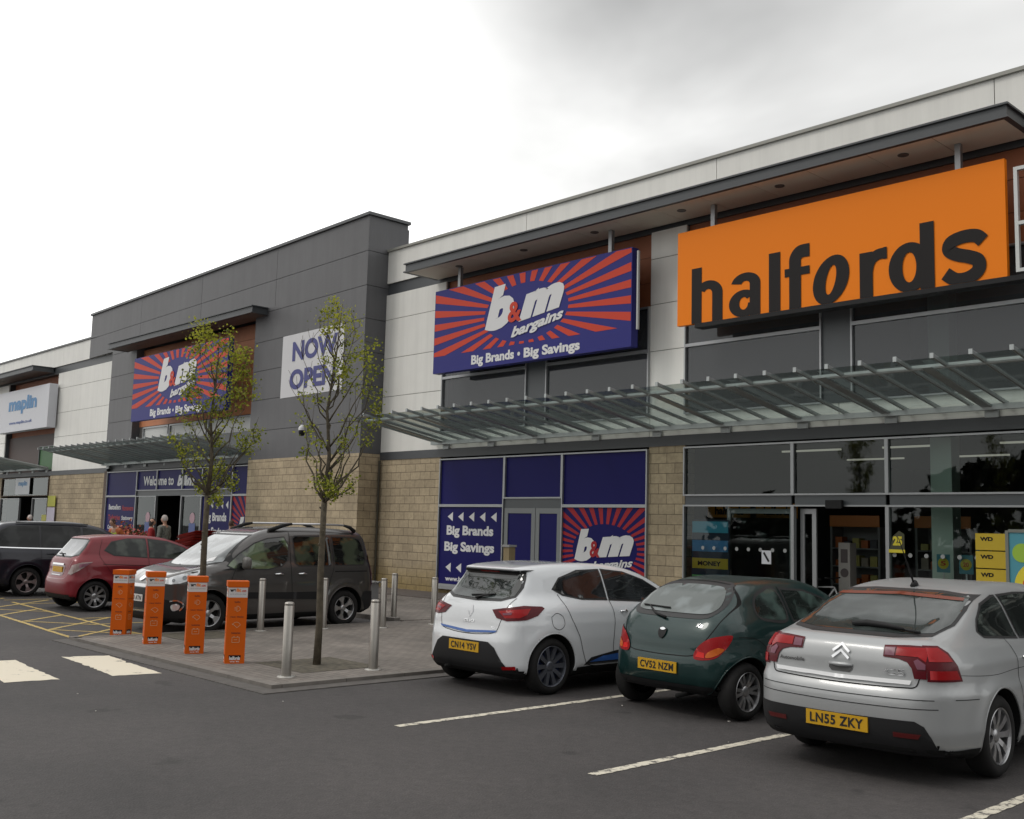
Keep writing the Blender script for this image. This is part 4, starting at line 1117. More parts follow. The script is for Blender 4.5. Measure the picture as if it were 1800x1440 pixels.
        o = mesh_obj(name, me, parent or s.t, m)
        if label: o['label'] = label
        return o
    def line(s, name, view, pts, w, m, off=0.003, parent=None, smooth=True, closed=False):
        P = cr_open(pts+([pts[0]] if closed else []), 6) if smooth else pts
        Q = []
        for a, b in zip(P[:-1], P[1:]):
            L = math.hypot(b[0]-a[0], b[1]-a[1]); k = max(1, int(L/0.04))
            for i in range(k): Q.append((a[0]+(b[0]-a[0])*i/k, a[1]+(b[1]-a[1])*i/k))
        Q.append(P[-1]); mb = MB(); V = []
        for i, q in enumerate(Q):
            a = Q[max(i-1, 0)]; b = Q[min(i+1, len(Q)-1)]; dx, dy = b[0]-a[0], b[1]-a[1]; l = math.hypot(dx, dy)+1e-9
            nx_, ny_ = -dy/l*w/2, dx/l*w/2
            V.append(s.hit(view, q[0]+nx_, q[1]+ny_, off)); V.append(s.hit(view, q[0]-nx_, q[1]-ny_, off))
        mb.add(V, [(2*i, 2*i+1, 2*i+3, 2*i+2) for i in range(len(Q)-1)])
        return build(name, mb, m, parent or s.t, world=False, smooth=True, fixn=False)
    def both(s, fn):
        for v_ in ('R', 'L'): fn(v_)
    def win(s, view, pts, parent=None, smooth=False, rub=0.018, name='window', g=None, frame=None, n=5):
        """glass with a black rubber surround"""
        P = [tuple(q) for q in cr_closed(pts, n)] if smooth else pts
        cx = sum(p[0] for p in P)/len(P); cz = sum(p[1] for p in P)/len(P)
        Q = []
        N = len(P)
        A = sum(P[i][0]*P[(i+1) % N][1]-P[(i+1) % N][0]*P[i][1] for i in range(N)); sg = 1 if A > 0 else -1
        for i in range(N):
            a, b, c_ = P[i-1], P[i], P[(i+1) % N]
            e1 = Vector((b[0]-a[0], b[1]-a[1])).normalized(); e2 = Vector((c_[0]-b[0], c_[1]-b[1])).normalized()
            nn = Vector((e1.y+e2.y, -(e1.x+e2.x)));
            if nn.length < 1e-6: nn = Vector((e1.y, -e1.x))
            nn.normalize(); k = min(1.6, 1/max(0.5, nn.dot(Vector((e1.y, -e1.x)))))
            Q.append((b[0]+nn.x*rub*sg*k, b[1]+nn.y*rub*sg*k))
        f = s.patch('window_seal', view, Q, frame or M_rub, 0.0035)
        f.name = name
        s.patch('pane', view, P, g or M_glass, 0.0065, parent=f)
        return f
    def plate(s, end, z, txt, y=0.0, col=(0.55, 0.31, 0.012), tilt=0.0, proud=0.012, sz=(.52, .111)):
        x = s.hit('B' if end == 'B' else 'F', y, z, 0).x; sg = -1 if end == 'B' else 1
        xs_ = [s.hit('B' if end == 'B' else 'F', y+a, z+b, 0).x for a in (-.26, 0, .26) for b in (-.05, 0, .05)]
        x = (min(xs_) if sg < 0 else max(xs_))+sg*proud
        mb = MB().box(x, x-sg*.012, y-sz[0]/2, y+sz[0]/2, z-sz[1]/2, z+sz[1]/2)
        p = build('number_plate', mb, mat('plate'+str(col), col, 0.4, spec=.4), s.t, world=False)
        q = -1 if end == 'B' else 1
        g = lambda a, b: (x+sg*.0025, y+q*a, z+b)
        if txt: build('lettering', text_mb(txt, -.225, .225, -.037, .037, 0, .03, fn=g, spacing=1.1), mat('plate_black', (0.012, 0.012, 0.012), 0.5), p, world=False, fixn=False)
        return p
    def letters(s, view, txt, a0, a1, z0, z1, m, bold=.03, shear=0, off=.006, name='badge', flip=None):
        q = {'B': -1, 'F': 1, 'R': 1, 'L': -1}[view]
        def g(a, b): 
            p = s.hit(view, q*a, b, off); return tuple(p)
        return build(name, text_mb(txt, a0, a1, z0, z1, 0, bold, shear, fn=g), m, s.t, world=False, fixn=False)
    def mirror(s, x, z, m, y=None, size=(.13, .22, .15)):
        for v_, sg in (('R', -1), ('L', 1)):
            b = s.hit(v_, x, z-.05, 0); mb = MB()
            pr_ = []
            for (t_, k) in ((0.0, .72), (.04, .95), (.09, 1.0), (.15, .9), (.19, .62), (.20, .3)):
                pr_.append((t_, k))
            n = 14; o = len(mb.v); w_, l_, h_ = size
            for t_, k in pr_:
                for i in range(n):
                    a = 2*math.pi*i/n; ca, sa = math.cos(a), math.sin(a)
                    ex = math.copysign(abs(ca)**.6, ca); ez = math.copysign(abs(sa)**.6, sa)
                    mb.v.append((b.x+.02+ex*w_/2*k+.03*t_/.2, b.y+sg*(.05+t_), z+.03+ez*h_/2*k))
            for j in range(len(pr_)-1):
                for i in range(n): mb.f.append([o+j*n+i, o+j*n+(i+1) % n, o+(j+1)*n+(i+1) % n, o+(j+1)*n+i]); mb.m.append(0)
            mb.f.append([o+i for i in range(n)]); mb.m.append(0); mb.f.append([o+(len(pr_)-1)*n+i for i in range(n)]); mb.m.append(0)
            mo = build('wing_mirror', mb, m, s.t, world=False, smooth=True)
            build('mirror_arm', MB().tube([(b.x, b.y-sg*.02, z-.04), (b.x+.01, b.y+sg*.08, z-.02)], .022, 8), M_blk, mo, world=False, smooth=True)
    def wheels(s, spokes=5, style='wide', rim=None, rimr=None, hubr=.055, split=False, twist=0.0, gapfill=None, inset=0.02, tw=.205):
        S = s.S; r = S['r']; rr = rimr or r*.68; rim = rim or M_rim
        for wx in S['wx']:
            for sg in (-1, 1):
                yo = sg*(S['W']/2-inset); yi = yo-sg*tw
                w = MB().lathe([(rr*.98, yi+sg*.01), (rr+.03, yi+sg*.0), (r-.035, yi+sg*.004), (r-.008, yi+sg*.03), (r, yi+sg*.06), (r, yo-sg*.06), (r-.008, yo-sg*.03), (r-.03, yo-sg*.007), (r-.055, yo+sg*.001), (rr+.012, yo-sg*.004), (rr, yo-sg*.012), (rr*.98, yo-sg*.03)], 48, (wx, 0, r), 'y')
                wo = build('wheel', w, M_tyre, s.t, world=False, smooth=True)
                b = MB().lathe([(rr*1.0, yo-sg*.010), (rr*.985, yo-sg*.006), (rr*.955, yo-sg*.010), (rr*.93, yo-sg*.03), (rr*.92, yi+sg*.03)], 48, (wx, 0, r), 'y')
                # spokes
                n = spokes
                for k in range(n):
                    subs = (-1, 1) if split else (0,)
                    for u in subs:
                        a = 2*math.pi*k/n+twist+u*(math.pi/n)*0.36
                        w0, w1 = {'wide': (.034, .05), 'thin': (.016, .019), 'mid': (.022, .030), 'flare': (.026, .075)}[style]
                        ca, sa = math.cos(a), math.sin(a)
                        def P(rad, wd, y): return (wx+ca*rad-sa*wd, y, r+sa*rad+ca*wd)
                        y_h = yo-sg*.045; y_m = yo-sg*.026; y_r = yo-sg*.022
                        R0, R1, R2 = hubr*.7, rr*.55, rr*.95
                        f = [P(R0, -w0, y_h), P(R0, w0, y_h), P(R1, w0*1.0, y_m), P(R1, -w0*1.0, y_m), P(R2, w1, y_r), P(R2, -w1, y_r)]
                        bk = [(q[0], q[1]-sg*.035, q[2]) for q in f]
                        b.add(f+bk, [(0, 1, 2, 3), (3, 2, 4, 5), (6, 9, 8, 7), (9, 11, 10, 8), (1, 7, 8, 2), (2, 8, 10, 4), (0, 3, 9, 6), (3, 5, 11, 9)])
                ro = build('rim', b, rim, wo, world=False)
                h = MB().lathe([(.001, yo-sg*.030), (hubr*.6, yo-sg*.031), (hubr*.95, yo-sg*.038), (hubr*1.15, yo-sg*.06), (hubr*1.15, yo-sg*.09)], 20, (wx, 0, r), 'y')
                build('hub', h, rim, wo, world=False, smooth=True)
                d = MB().lathe([(.001, yo-sg*.10), (rr*.93, yo-sg*.10)], 32, (wx, 0, r), 'y')
                build('brake_disc', d, gapfill or M_under, wo, world=False, fixn=False)
    def box(s, name, x0, x1, y0, y1, z0, z1, m, parent=None, smooth=False):
        return build(name, MB().box(x0, x1, y0, y1, z0, z1), m, parent or s.t, world=False, smooth=smooth)
    def handle(s, x, z, m, l=.17, h=.026):
        for v_, sg in (('R', -1), ('L', 1)):
            a = s.hit(v_, x-l/2, z, .003); b = s.hit(v_, x+l/2, z, .003); c_ = s.hit(v_, x, z, .03)
            mb = MB().tube([tuple(a), (a.x+.02, a.y+sg*.018, a.z), (c_.x, c_.y+sg*.004, c_.z+.003), (b.x-.02, b.y+sg*.018, b.z), tuple(b)], [h*.4, h*.5, h*.55, h*.5, h*.4], 8)
            build('door_handle', mb, m, s.t, world=False, smooth=True)
    def wiper(s, x0, y0, z0, pts, blade, m=None):
        """rear wiper: arm along pts (y,z) and a blade (y0,z0)-(y1,z1) lying on the glass"""
        m = m or M_blk
        P = [tuple(s.hit('B', a, b, .022)) for a, b in pts]
        w = build('wiper', MB().tube(P, [.016]+[.011]*(len(P)-2)+[.008], 6), m, s.t, world=False, smooth=True)
        Q = [tuple(s.hit('B', blade[0][0]+(blade[1][0]-blade[0][0])*i/6, blade[0][1]+(blade[1][1]-blade[0][1])*i/6, .014)) for i in range(7)]
        build('wiper_blade', MB().tube(Q, .009, 6), m, w, world=False, smooth=True)

M_under = mat('underbody', (0.012, 0.012, 0.012), 0.9, spec=.2)
M_rub = mat('window_rubber', (0.012, 0.012, 0.013), 0.5)
M_tyre = mat('tyre', (0.013, 0.0125, 0.0125), 0.85, var=.15, vscale=12, spec=.3)
M_rim = mat('alloy', (0.42, 0.42, 0.43), 0.3, metal=0.85)
M_chrome = mat('chrome', (0.75, 0.76, 0.78), 0.12, metal=1.0)
M_badge = mat('badge_silver', (.62,.62,.64), .3, metal=.25)
M_gap = mat('panel_gap', (0.012, 0.012, 0.012), 0.8, spec=.2)
def carglass(name, col=(0.018, 0.022, 0.022), spec=0.9, rough=.03, tcol=None):
    """dark cabin seen through glass: dark, mirror-like, with pale blotches painted in for seats and reflected sky"""
    if name in MC: return MC[name]
    m = bpy.data.materials.new(name); m.use_nodes = True
    t = m.node_tree; b = t.nodes['Principled BSDF']
    b.inputs['Roughness'].default_value = rough; b.inputs['Specular IOR Level'].default_value = spec
    g = t.nodes.new('ShaderNodeTexCoord'); n_ = t.nodes.new('ShaderNodeTexNoise'); n_.inputs['Scale'].default_value = 3.2; n_.inputs['Detail'].default_value = 2
    t.links.new(g.outputs['Object'], n_.inputs['Vector'])
    mr = t.nodes.new('ShaderNodeMapRange'); t.links.new(n_.outputs['Fac'], mr.inputs['Value']); mr.inputs['From Min'].default_value = .48; mr.inputs['From Max'].default_value = .6
    mx_ = t.nodes.new('ShaderNodeMix'); mx_.data_type = 'RGBA'; t.links.new(mr.outputs['Result'], mx_.inputs['Factor'])
    c2 = tcol or tuple(q*2.6 for q in col)
    mx_.inputs['A'].default_value = (*col, 1); mx_.inputs['B'].default_value = (*c2, 1)
    t.links.new(mx_.outputs['Result'], b.inputs['Base Color'])
    MC[name] = m; return m
M_glass = carglass('car_glass')
def paint(name, col, metal=0.0, rough=.35, coat=1.0, flake=0.0):
    m = mat(name, col, rough, metal=metal, coat=coat, var=.02, vscale=2.5, spec=.4)
    return m
M_tail = mat('tail_red', (0.28, 0.004, 0.006), 0.25, spec=.25)
M_tail2 = mat('tail_deep_red', (0.085, 0.0015, 0.006), 0.25, spec=.25)
M_tailc = mat('tail_clear', (0.17, 0.06, 0.09), 0.25, spec=.3)
M_amber = mat('amber_lens', (0.5, 0.10, 0.008), 0.25, spec=.3)
M_lamp = mat('lamp_glass', (0.62, 0.64, 0.66), 0.08, coat=1.0, metal=.35)
# ------------------------------------------------------------------ white hatchback
def white_hatch():
    S = dict(L=4.06, W=1.73, H=1.45, r=.315, wx=(.62, 3.21), gap=.04,
        low=[(.16,.20),(.03,.30),(0,.46),(.015,.60),(.075,.70),(.10,.80),(.15,.95),(.26,1.03),(.7,1.03),(1.4,1.0),(2.2,.965),(2.9,.955),(3.3,.92),(3.7,.82),(3.95,.68),(4.04,.52),(4.05,.38),(3.98,.26),(3.8,.19),(3.2,.18),(.8,.18)],
        plan=[(0,0),(.01,.40),(.07,.63),(.22,.79),(.62,.865),(1.3,.845),(2.2,.845),(3.2,.86),(3.6,.81),(3.88,.62),(4.02,.33),(4.05,0)],
        inset=[(.1,.07),(.2,.04),(.32,.0),(.6,0),(.78,.012),(.9,.04),(1.05,.11)],
        cab=[(.14,.80),(.22,1.00),(.37,1.20),(.45,1.32),(.37,1.372),(.42,1.395),(.6,1.42),(1.0,1.445),(1.5,1.45),(2.0,1.42),(2.4,1.33),(2.8,1.15),(3.2,.94),(3.25,.80),(2.9,.55),(.4,.55)],
        cplan=[(.1,0),(.14,.42),(.24,.60),(.5,.685),(1.4,.74),(2.5,.735),(3.0,.68),(3.25,.45),(3.33,0)],
        cinset=[(.6,0),(.95,0),(1.1,.04),(1.3,.125),(1.4,.18),(1.5,.24)], k=.11, kc=.09, ku=.10,
        flare=[(.62,.40,.012),(3.21,.40,.010)])
    P = paint('white_paint', (.62,.64,.66), 0, .3)
    c = Car('parked_car', 'white hatchback with a blue trim strip, nearest the bollards', -9.27, 8.04, R(89.3), S, P)
    blue = mat('blue_trim', (.03,.10,.33), .3)
    # side glass
    g = carglass('privacy_glass', (.010,.011,.012), 1.0)
    for v in 'RL':
        w = c.win(v, [(.80,1.16),(.93,1.27),(1.25,1.355),(1.62,1.365),(1.62,1.035),(1.20,1.05),(.92,1.10)], g=g)
        c.win(v, [(1.68,1.366),(2.05,1.335),(2.4,1.235),(2.72,1.075),(2.80,.99),(2.3,1.0),(1.68,1.032)], g=g)
        c.line('door_gap', v, [(1.66,1.03),(1.68,.80),(1.64,.5),(1.66,.30)], .008, M_gap)
        c.line('door_gap', v, [(.84,1.10),(.92,.85),(1.05,.62),(1.12,.42),(1.20,.30),(1.66,.28)], .008, M_gap)
        c.line('door_gap', v, [(2.80,.98),(2.83,.75),(2.75,.40),(2.72,.30),(1.66,.28)], .008, M_gap)
        c.patch('side_trim', v, [(1.12,.30),(1.25,.38),(1.7,.44),(2.6,.46),(2.78,.40),(2.6,.30)], M_blk, .004)
        c.patch('side_trim', v, [(1.22,.33),(1.45,.385),(1.75,.405),(1.9,.33)], blue, .007)
        c.line('fuel_flap', v if v == 'R' else 'R', [(.60,.86),(.69,.90),(.78,.86),(.79,.77),(.70,.72),(.61,.76)], .006, M_gap, closed=True) if v == 'R' else None
    c.line('bonnet_gap', 'T', [(3.05,.70),(3.5,.66),(3.85,.45)], .008, M_gap)
    # tailgate
    c.win('B', [(-.50,1.33),(.50,1.33),(.555,1.17),(.555,1.085),(.42,1.045),(0,1.03),(-.42,1.045),(-.555,1.085),(-.555,1.17)], rub=.025)
    c.patch('spoiler', 'B', [(-.53,1.365),(.53,1.365),(.52,1.338),(-.52,1.338)], M_blk, .012)
    c.patch('brake_light', 'B', [(-.17,1.362),(.17,1.362),(.16,1.345),(-.16,1.345)], M_tail, .016)
    c.line('tailgate_gap', 'B', [(-.60,1.06),(-.56,.95),(-.52,.80),(-.47,.69),(-.30,.655),(0,.64),(.30,.655),(.47,.69),(.52,.80),(.56,.95),(.60,1.06)], .007, M_gap)
    c.patch('tailgate_strip', 'B', [(-.50,.705),(0,.675),(.50,.705),(.47,.680),(0,.648),(-.47,.680)], blue, .010)
    for v in ('BR', 'BL'):
        l = c.patch('tail_light', v, [(.345,.925),(.50,.955),(.70,.985),(.90,.975),(.93,.955),(.86,.88),(.74,.835),(.52,.815),(.40,.84)], M_tail2, .008)
        c.patch('lens', v, [(.42,.915),(.55,.935),(.78,.955),(.74,.89),(.66,.855),(.50,.845)], M_tail, .011, parent=l)
        c.patch('lens', v, [(.47,.895),(.58,.91),(.57,.885),(.48,.875)], M_tailc, .014, parent=l)
    c.patch('lower_bumper', 'B', [(-.50,.52),(-.40,.575),(.40,.575),(.50,.52),(.60,.38),(.66,.315),(.76,.30),(.76,.25),(-.76,.25),(-.76,.30),(-.66,.315),(-.60,.38)], M_blk, .006, smooth=False)
    for s in (-1, 1): c.patch('reflector', 'B', [(s*.60,.325),(s*.74,.335),(s*.74,.30),(s*.60,.29)], M_tail, .012)
    c.plate('B', .50, 'CN14 YSV')
    # badge: open diamond
    c.line('badge', 'B', [(0,.955),(-.042,.89),(0,.825),(.042,.89)], .015, M_badge, .012, smooth=False, closed=True)
    c.letters('B', 'CLIO', -.085, .095, .765, .80, M_chrome, .02, name='badge')
    c.letters('B', 'TCe', .39, .45, .72, .745, M_chrome, .02, name='badge')
    c.wiper(0, 0, 0, [(.0,1.025),(-.10,1.05),(-.24,1.075)], ((.12,1.055),(-.26,1.08)))
    c.mirror(2.62, 1.0, P)
    c.handle(1.86, .89, M_chrome, .13, .022)
    # front end
    for s in (-1, 1):
        c.patch('headlight', 'F', [(s*.40,.74),(s*.62,.80),(s*.76,.82),(s*.72,.70),(s*.52,.66)], M_lamp, .006)
    c.win('F', [(-.52,1.35),(.52,1.35),(.64,1.02),(.4,.985),(-.4,.985),(-.64,1.02)], name='windscreen')
    c.patch('grille', 'F', [(-.45,.50),(.45,.50),(.38,.32),(-.38,.32)], M_blk, .006)
    c.plate('F', .44, '', col=(.6,.6,.58))
    c.wheels(10, 'mid', rim=mat('two_tone_alloy', (.16,.17,.20), .35, metal=.7), rimr=.228, gapfill=mat('deep_blue_wheel', (.015,.03,.10), .5))
    build('exhaust', MB().tube([(.03,.33,.235),(.3,.33,.24)], .020, 10), M_under, c.t, world=False, smooth=True)
    c.patch('antenna_base', 'T', [(.72,-.02),(.78,-.02),(.78,.02),(.72,.02)], M_blk, .01)
    return c

# ------------------------------------------------------------------ small green car
def green_car():
    S = dict(L=3.62, W=1.64, H=1.38, r=.285, wx=(.50, 2.95), gap=.045,
        low=[(.14,.24),(.04,.32),(0,.44),(.01,.56),(.06,.64),(.10,.74),(.18,.90),(.30,1.0),(.8,1.02),(1.5,.97),(2.2,.92),(2.6,.88),(3.0,.80),(3.35,.66),(3.56,.50),(3.62,.38),(3.56,.27),(3.3,.20),(2.5,.19),(.8,.20)],
        plan=[(0,0),(.03,.36),(.12,.60),(.28,.75),(.55,.815),(1.2,.79),(2.2,.79),(2.95,.815),(3.25,.74),(3.48,.52),(3.59,.28),(3.62,0)],
        inset=[(.1,.09),(.25,.04),(.4,.0),(.6,0.0),(.66,.02),(.8,.035),(.95,.09),(1.05,.15)],
        cab=[(.12,.70),(.20,.90),(.36,1.08),(.56,1.23),(.80,1.325),(1.1,1.37),(1.5,1.38),(1.9,1.35),(2.25,1.24),(2.6,1.02),(2.85,.84),(2.8,.7),(2.4,.5),(.4,.5)],
        cplan=[(.06,0),(.10,.36),(.20,.56),(.42,.68),(1.2,.725),(2.1,.72),(2.5,.66),(2.8,.45),(2.9,0)],
        cinset=[(.5,0),(.88,.01),(1.05,.06),(1.2,.13),(1.3,.19),(1.4,.26)], k=.13, kc=.13, ku=.12,
        flare=[(.50,.37,.014),(2.95,.37,.014)])
    P = paint('dark_green_paint', (.004,.026,.025), .2, .3, .55)
    c = Car('parked_car', 'small dark green rounded hatchback parked between the white and silver cars', -6.96, 8.66, R(87), S, P)
    gl = carglass('green_tint_glass', (.06,.075,.07), .8, .04, (.13,.155,.155))
    g2 = carglass('green_side_glass', (.012,.016,.014), .5, .03, (.06,.09,.08))
    c.win('B', [(-.40,1.27),(-.2,1.295),(.2,1.295),(.40,1.27),(.49,1.19),(.52,1.09),(.47,1.035),(.28,1.02),(-.28,1.02),(-.47,1.035),(-.52,1.09),(-.49,1.19)], g=gl, rub=.045, smooth=True, n=3)
    for v in 'RL':
        c.win(v, [(.86,1.17),(1.02,1.24),(1.24,1.265),(1.27,.985),(.92,.985),(.80,1.03)], smooth=True, g=g2, rub=.03, n=4)
        c.win(v, [(1.36,1.265),(1.75,1.24),(2.05,1.16),(2.38,.97),(2.36,.935),(1.38,.96)], g=g2, rub=.025)
        c.line('door_gap', v, [(1.32,1.30),(1.33,.95),(1.30,.6),(1.26,.35),(1.3,.27)], .008, M_gap)
        c.line('door_gap', v, [(2.42,.95),(2.48,.7),(2.42,.4),(2.36,.28)], .008, M_gap)
        c.line('waist_gap', v, [(.40,.82),(.62,.80),(.80,.70),(.88,.5)], .006, M_gap)
    c.line('tailgate_gap', 'B', [(-.42,1.31),(-.56,1.2),(-.625,1.05),(-.60,.9),(-.52,.75),(-.44,.635),(-.2,.61),(.2,.61),(.44,.635),(.52,.75),(.60,.9),(.625,1.05),(.56,1.2),(.42,1.31),(0,1.335),(-.42,1.31)], .009, M_gap)
    for v in ('BR', 'BL'):
        l = c.patch('tail_light', v, [(.37,.60),(.40,.70),(.50,.79),(.64,.83),(.745,.835),(.735,.79),(.67,.70),(.58,.62),(.46,.59)], M_tail, .009, smooth=True, n=4)
        c.patch('lens', v, [(.50,.665),(.60,.715),(.66,.70),(.57,.635),(.48,.615)], M_amber, .013, parent=l, smooth=True, n=4)
        c.patch('lens', v, [(.385,.615),(.41,.67),(.47,.66),(.47,.61)], mat('bright_red_lens', (.6,.012,.008), .25, spec=.3), .013, parent=l)
    c.plate('B', .49, 'CV52 NZM')
    c.patch('lower_bumper', 'B', [(-.62,.335),(.62,.335),(.66,.25),(-.66,.25)], M_blk, .006)
    b = c.patch('badge', 'B', [(-.05,.85),(-.02,.865),(.02,.865),(.05,.85),(.045,.795),(0,.755),(-.045,.795)], M_blk, .014, smooth=True)
    c.patch('badge_disc', 'B', [(-.038,.85),(0,.864),(.038,.85),(0,.836)], M_chrome, .018, parent=b, smooth=True)
    c.letters('B', 'Ka', .40, .47, .90, .935, M_chrome, .0, .2, name='badge')
    c.wiper(0,0,0, [(.02,.955),(.18,.985),(.34,1.05)], ((.06,1.05),(.44,1.06)))
    c.wheels(6, 'thin', rimr=.195, split=True)
    build('exhaust', MB().tube([(-.01,-.3,.225),(.2,-.3,.235),(.5,-.3,.25)], .024, 10), M_under, c.t, world=False, smooth=True)
    c.mirror(2.28, .95, P)
    c.win('F', [(-.45,1.28),(.45,1.28),(.60,.92),(-.60,.92)], name='windscreen')
    for v in ('FR','FL'): c.patch('headlight', v, [(.45,.62),(.75,.70),(.85,.68),(.75,.55),(.5,.52)], M_lamp, .008, smooth=True)
    return c

# ------------------------------------------------------------------ silver saloon
def silver_car():
    S = dict(L=4.745, W=1.775, H=1.476, r=.32, wx=(1.02, 3.77), gap=.045,
        low=[(.12,.23),(.03,.31),(0,.44),(.0,.60),(.035,.68),(.075,.735),(.09,.80),(.10,.92),(.13,1.02),(.22,1.065),(.45,1.085),(.9,1.07),(1.6,1.02),(2.6,.985),(3.4,.97),(3.8,.93),(4.25,.83),(4.6,.66),(4.73,.50),(4.74,.36),(4.6,.24),(4.2,.19),(1.0,.19)],
        plan=[(0,0),(.02,.40),(.09,.64),(.26,.80),(.6,.87),(1.3,.885),(2.4,.885),(3.7,.88),(4.2,.81),(4.5,.64),(4.69,.36),(4.745,0)],
        inset=[(.1,.06),(.25,.03),(.4,.0),(.68,0),(.74,.02),(.9,.035),(1.02,.10),(1.12,.20)],
        cab=[(.40,.98),(.50,1.10),(.78,1.22),(1.08,1.345),(1.35,1.42),(1.7,1.462),(2.2,1.476),(2.7,1.45),(3.1,1.34),(3.5,1.13),(3.78,.96),(3.7,.8),(3.0,.6),(.6,.7)],
        cplan=[(.28,0),(.32,.45),(.45,.63),(.8,.73),(1.6,.775),(2.8,.77),(3.4,.70),(3.75,.5),(3.85,0)],
        cinset=[(.7,0),(1.0,.0),(1.12,.04),(1.3,.12),(1.4,.18),(1.5,.26)], k=.11, kc=.12, ku=.12,
        flare=[(1.02,.41,.012),(3.77,.41,.012)])
    P = paint('silver_paint', (.36,.37,.375), .4, .42, .5)
    c = Car('parked_car', 'silver saloon with wrap-round red lights, nearest the right edge', -4.34, 7.62, R(91.0), S, P)
    gl = carglass('silver_rear_glass', (.035,.042,.040), .8, .04, (.06,.07,.068))
    w = c.win('B', [(-.56,1.372),(-.3,1.392),(.3,1.392),(.56,1.372),(.60,1.27),(.615,1.17),(.58,1.112),(.35,1.095),(-.35,1.095),(-.58,1.112),(-.615,1.17),(-.60,1.27)], g=gl, rub=.02)
    c.patch('brake_light', 'B', [(-.54,1.362),(0,1.382),(.54,1.362),(.555,1.34),(0,1.360),(-.555,1.34)], mat('sign_reflection_strip', (.16,.035,.018), .3), .011)  # brown-red strip paints in the orange sign's reflection above the rear glass
    g2 = carglass('silver_side_glass', (.010,.012,.011), .5)
    for v in 'RL':
        c.win(v, [(1.06,1.20),(1.25,1.31),(1.55,1.37),(1.60,1.37),(1.62,1.055),(1.02,1.085),(.98,1.12)], g=g2)
        c.win(v, [(1.67,1.372),(2.05,1.385),(2.32,1.38),(2.34,1.035),(1.69,1.053)], g=g2)
        c.win(v, [(2.40,1.378),(2.75,1.335),(3.08,1.21),(3.38,1.04),(3.35,1.015),(2.42,1.033)], g=g2)
        c.line('door_gap', v, [(1.35,1.07),(1.42,.90),(1.40,.72),(1.45,.50),(1.5,.28)], .007, M_gap)
        c.line('door_gap', v, [(2.37,1.03),(2.39,.7),(2.35,.28)], .007, M_gap)
        c.line('door_gap', v, [(3.42,1.0),(3.40,.7),(3.32,.28)], .007, M_gap)
        c.line('side_moulding', v, [(1.42,.52),(2.4,.54),(3.3,.54)], .055, P, .012)
        c.line('panel_gap', v, [(.22,.84),(.9,.80),(1.42,.82),(2.2,.83),(3.3,.80)], .004, M_gap, .0015)
        c.line('bumper_gap', v, [(.30,.655),(.60,.645)], .006, M_gap)
    c.line('bumper_gap', 'B', [(-.72,.652),(-.4,.645),(0,.64),(.4,.645),(.72,.652)], .006, M_gap)
    c.line('bumper_gap', 'B', [(-.74,.587),(-.4,.58),(0,.575),(.4,.58),(.74,.587)], .006, M_gap)
    # boot outline, strip, lights
    c.line('boot_gap', 'B', [(-.62,.80),(-.60,.745),(-.56,.73),(0,.715),(.56,.73),(.60,.745),(.62,.80)], .009, M_gap)
    c.patch('boot_strip', 'B', [(-.57,.785),(0,.772),(.57,.785),(.56,.752),(0,.738),(-.56,.752)], mat('satin_strip', (.80,.81,.82), .3), .022)
    for s in (-1, 1):
        l = c.patch('tail_light', 'B', [(s*.34,1.022),(s*.52,1.032),(s*.665,1.030),(s*.665,.80),(s*.585,.80),(s*.565,.875),(s*.53,.915),(s*.46,.935),(s*.345,.94)], M_tail2, .008)
        c.patch('lens', 'B', [(s*.44,1.015),(s*.655,1.018),(s*.655,.92),(s*.60,.955),(s*.44,.957)], M_tail, .012, parent=l)
        c.patch('lens', 'B', [(s*.355,1.008),(s*.43,1.012),(s*.43,.953),(s*.355,.953)], M_tailc, .012, parent=l)
        c.patch('lens', 'B', [(s*.60,.94),(s*.655,.905),(s*.655,.87),(s*.605,.87),(s*.575,.925)], M_tailc, .012, parent=l)
    for v in ('BR', 'BL'):
        l = c.patch('tail_light', v, [(.585,1.035),(.70,1.035),(.77,.99),(.83,.90),(.87,.785),(.58,.785)], M_tail2, .009)
        c.patch('lens', v, [(.60,1.02),(.69,1.02),(.755,.975),(.79,.925),(.60,.925)], M_tail, .013, parent=l)
        c.patch('lens', v, [(.60,.865),(.815,.865),(.845,.80),(.60,.80)], M_tail, .013, parent=l)
    # double chevron
    for dz in (0, -.048): c.line('badge', 'B', [(-.07,.945+dz),(0,1.0+dz),(.07,.945+dz)], .020, M_chrome, .016, smooth=False)
    h = c.patch('boot_handle', 'B', [(-.095,.845),(.095,.845),(.10,.82),(.075,.795),(-.075,.795),(-.10,.82)], mat('handle_recess', (.07,.07,.07), .4), .006)
    build('handle_grip', MB().tube([tuple(c.hit('B', a, .848, .004+.014*(1-abs(a)/.1))) for a in (-.10,-.05,0,.05,.10)], [.010,.017,.018,.017,.010], 8), P, h, world=False, smooth=True)
    c.letters('B', 'Automobile', -.555, -.32, .838, .868, mat('dark_badge', (.08,.08,.08), .3), .02, name='badge')
    c.letters('B', 'C5', .36, .52, .815, .86, M_chrome, .015, off=.014, name='badge')
    c.plate('B', .425, 'LN55 ZKY')
    c.patch('lower_bumper', 'B', [(-.60,.495),(0,.485),(.80,.49),(.82,.36),(.80,.24),(-.74,.24),(-.70,.38),(-.66,.46)], M_blk, .006)  # black trim; its longer left end paints in the shading of that corner
    c.patch('reflector', 'B', [(.45,.405),(.64,.405),(.62,.37),(.45,.37)], mat('dark_reflector', (.08,.006,.006), .3), .012)
    c.patch('reflector', 'B', [(-.45,.405),(-.64,.405),(-.62,.37),(-.45,.37)], MC['dark_reflector'], .012)
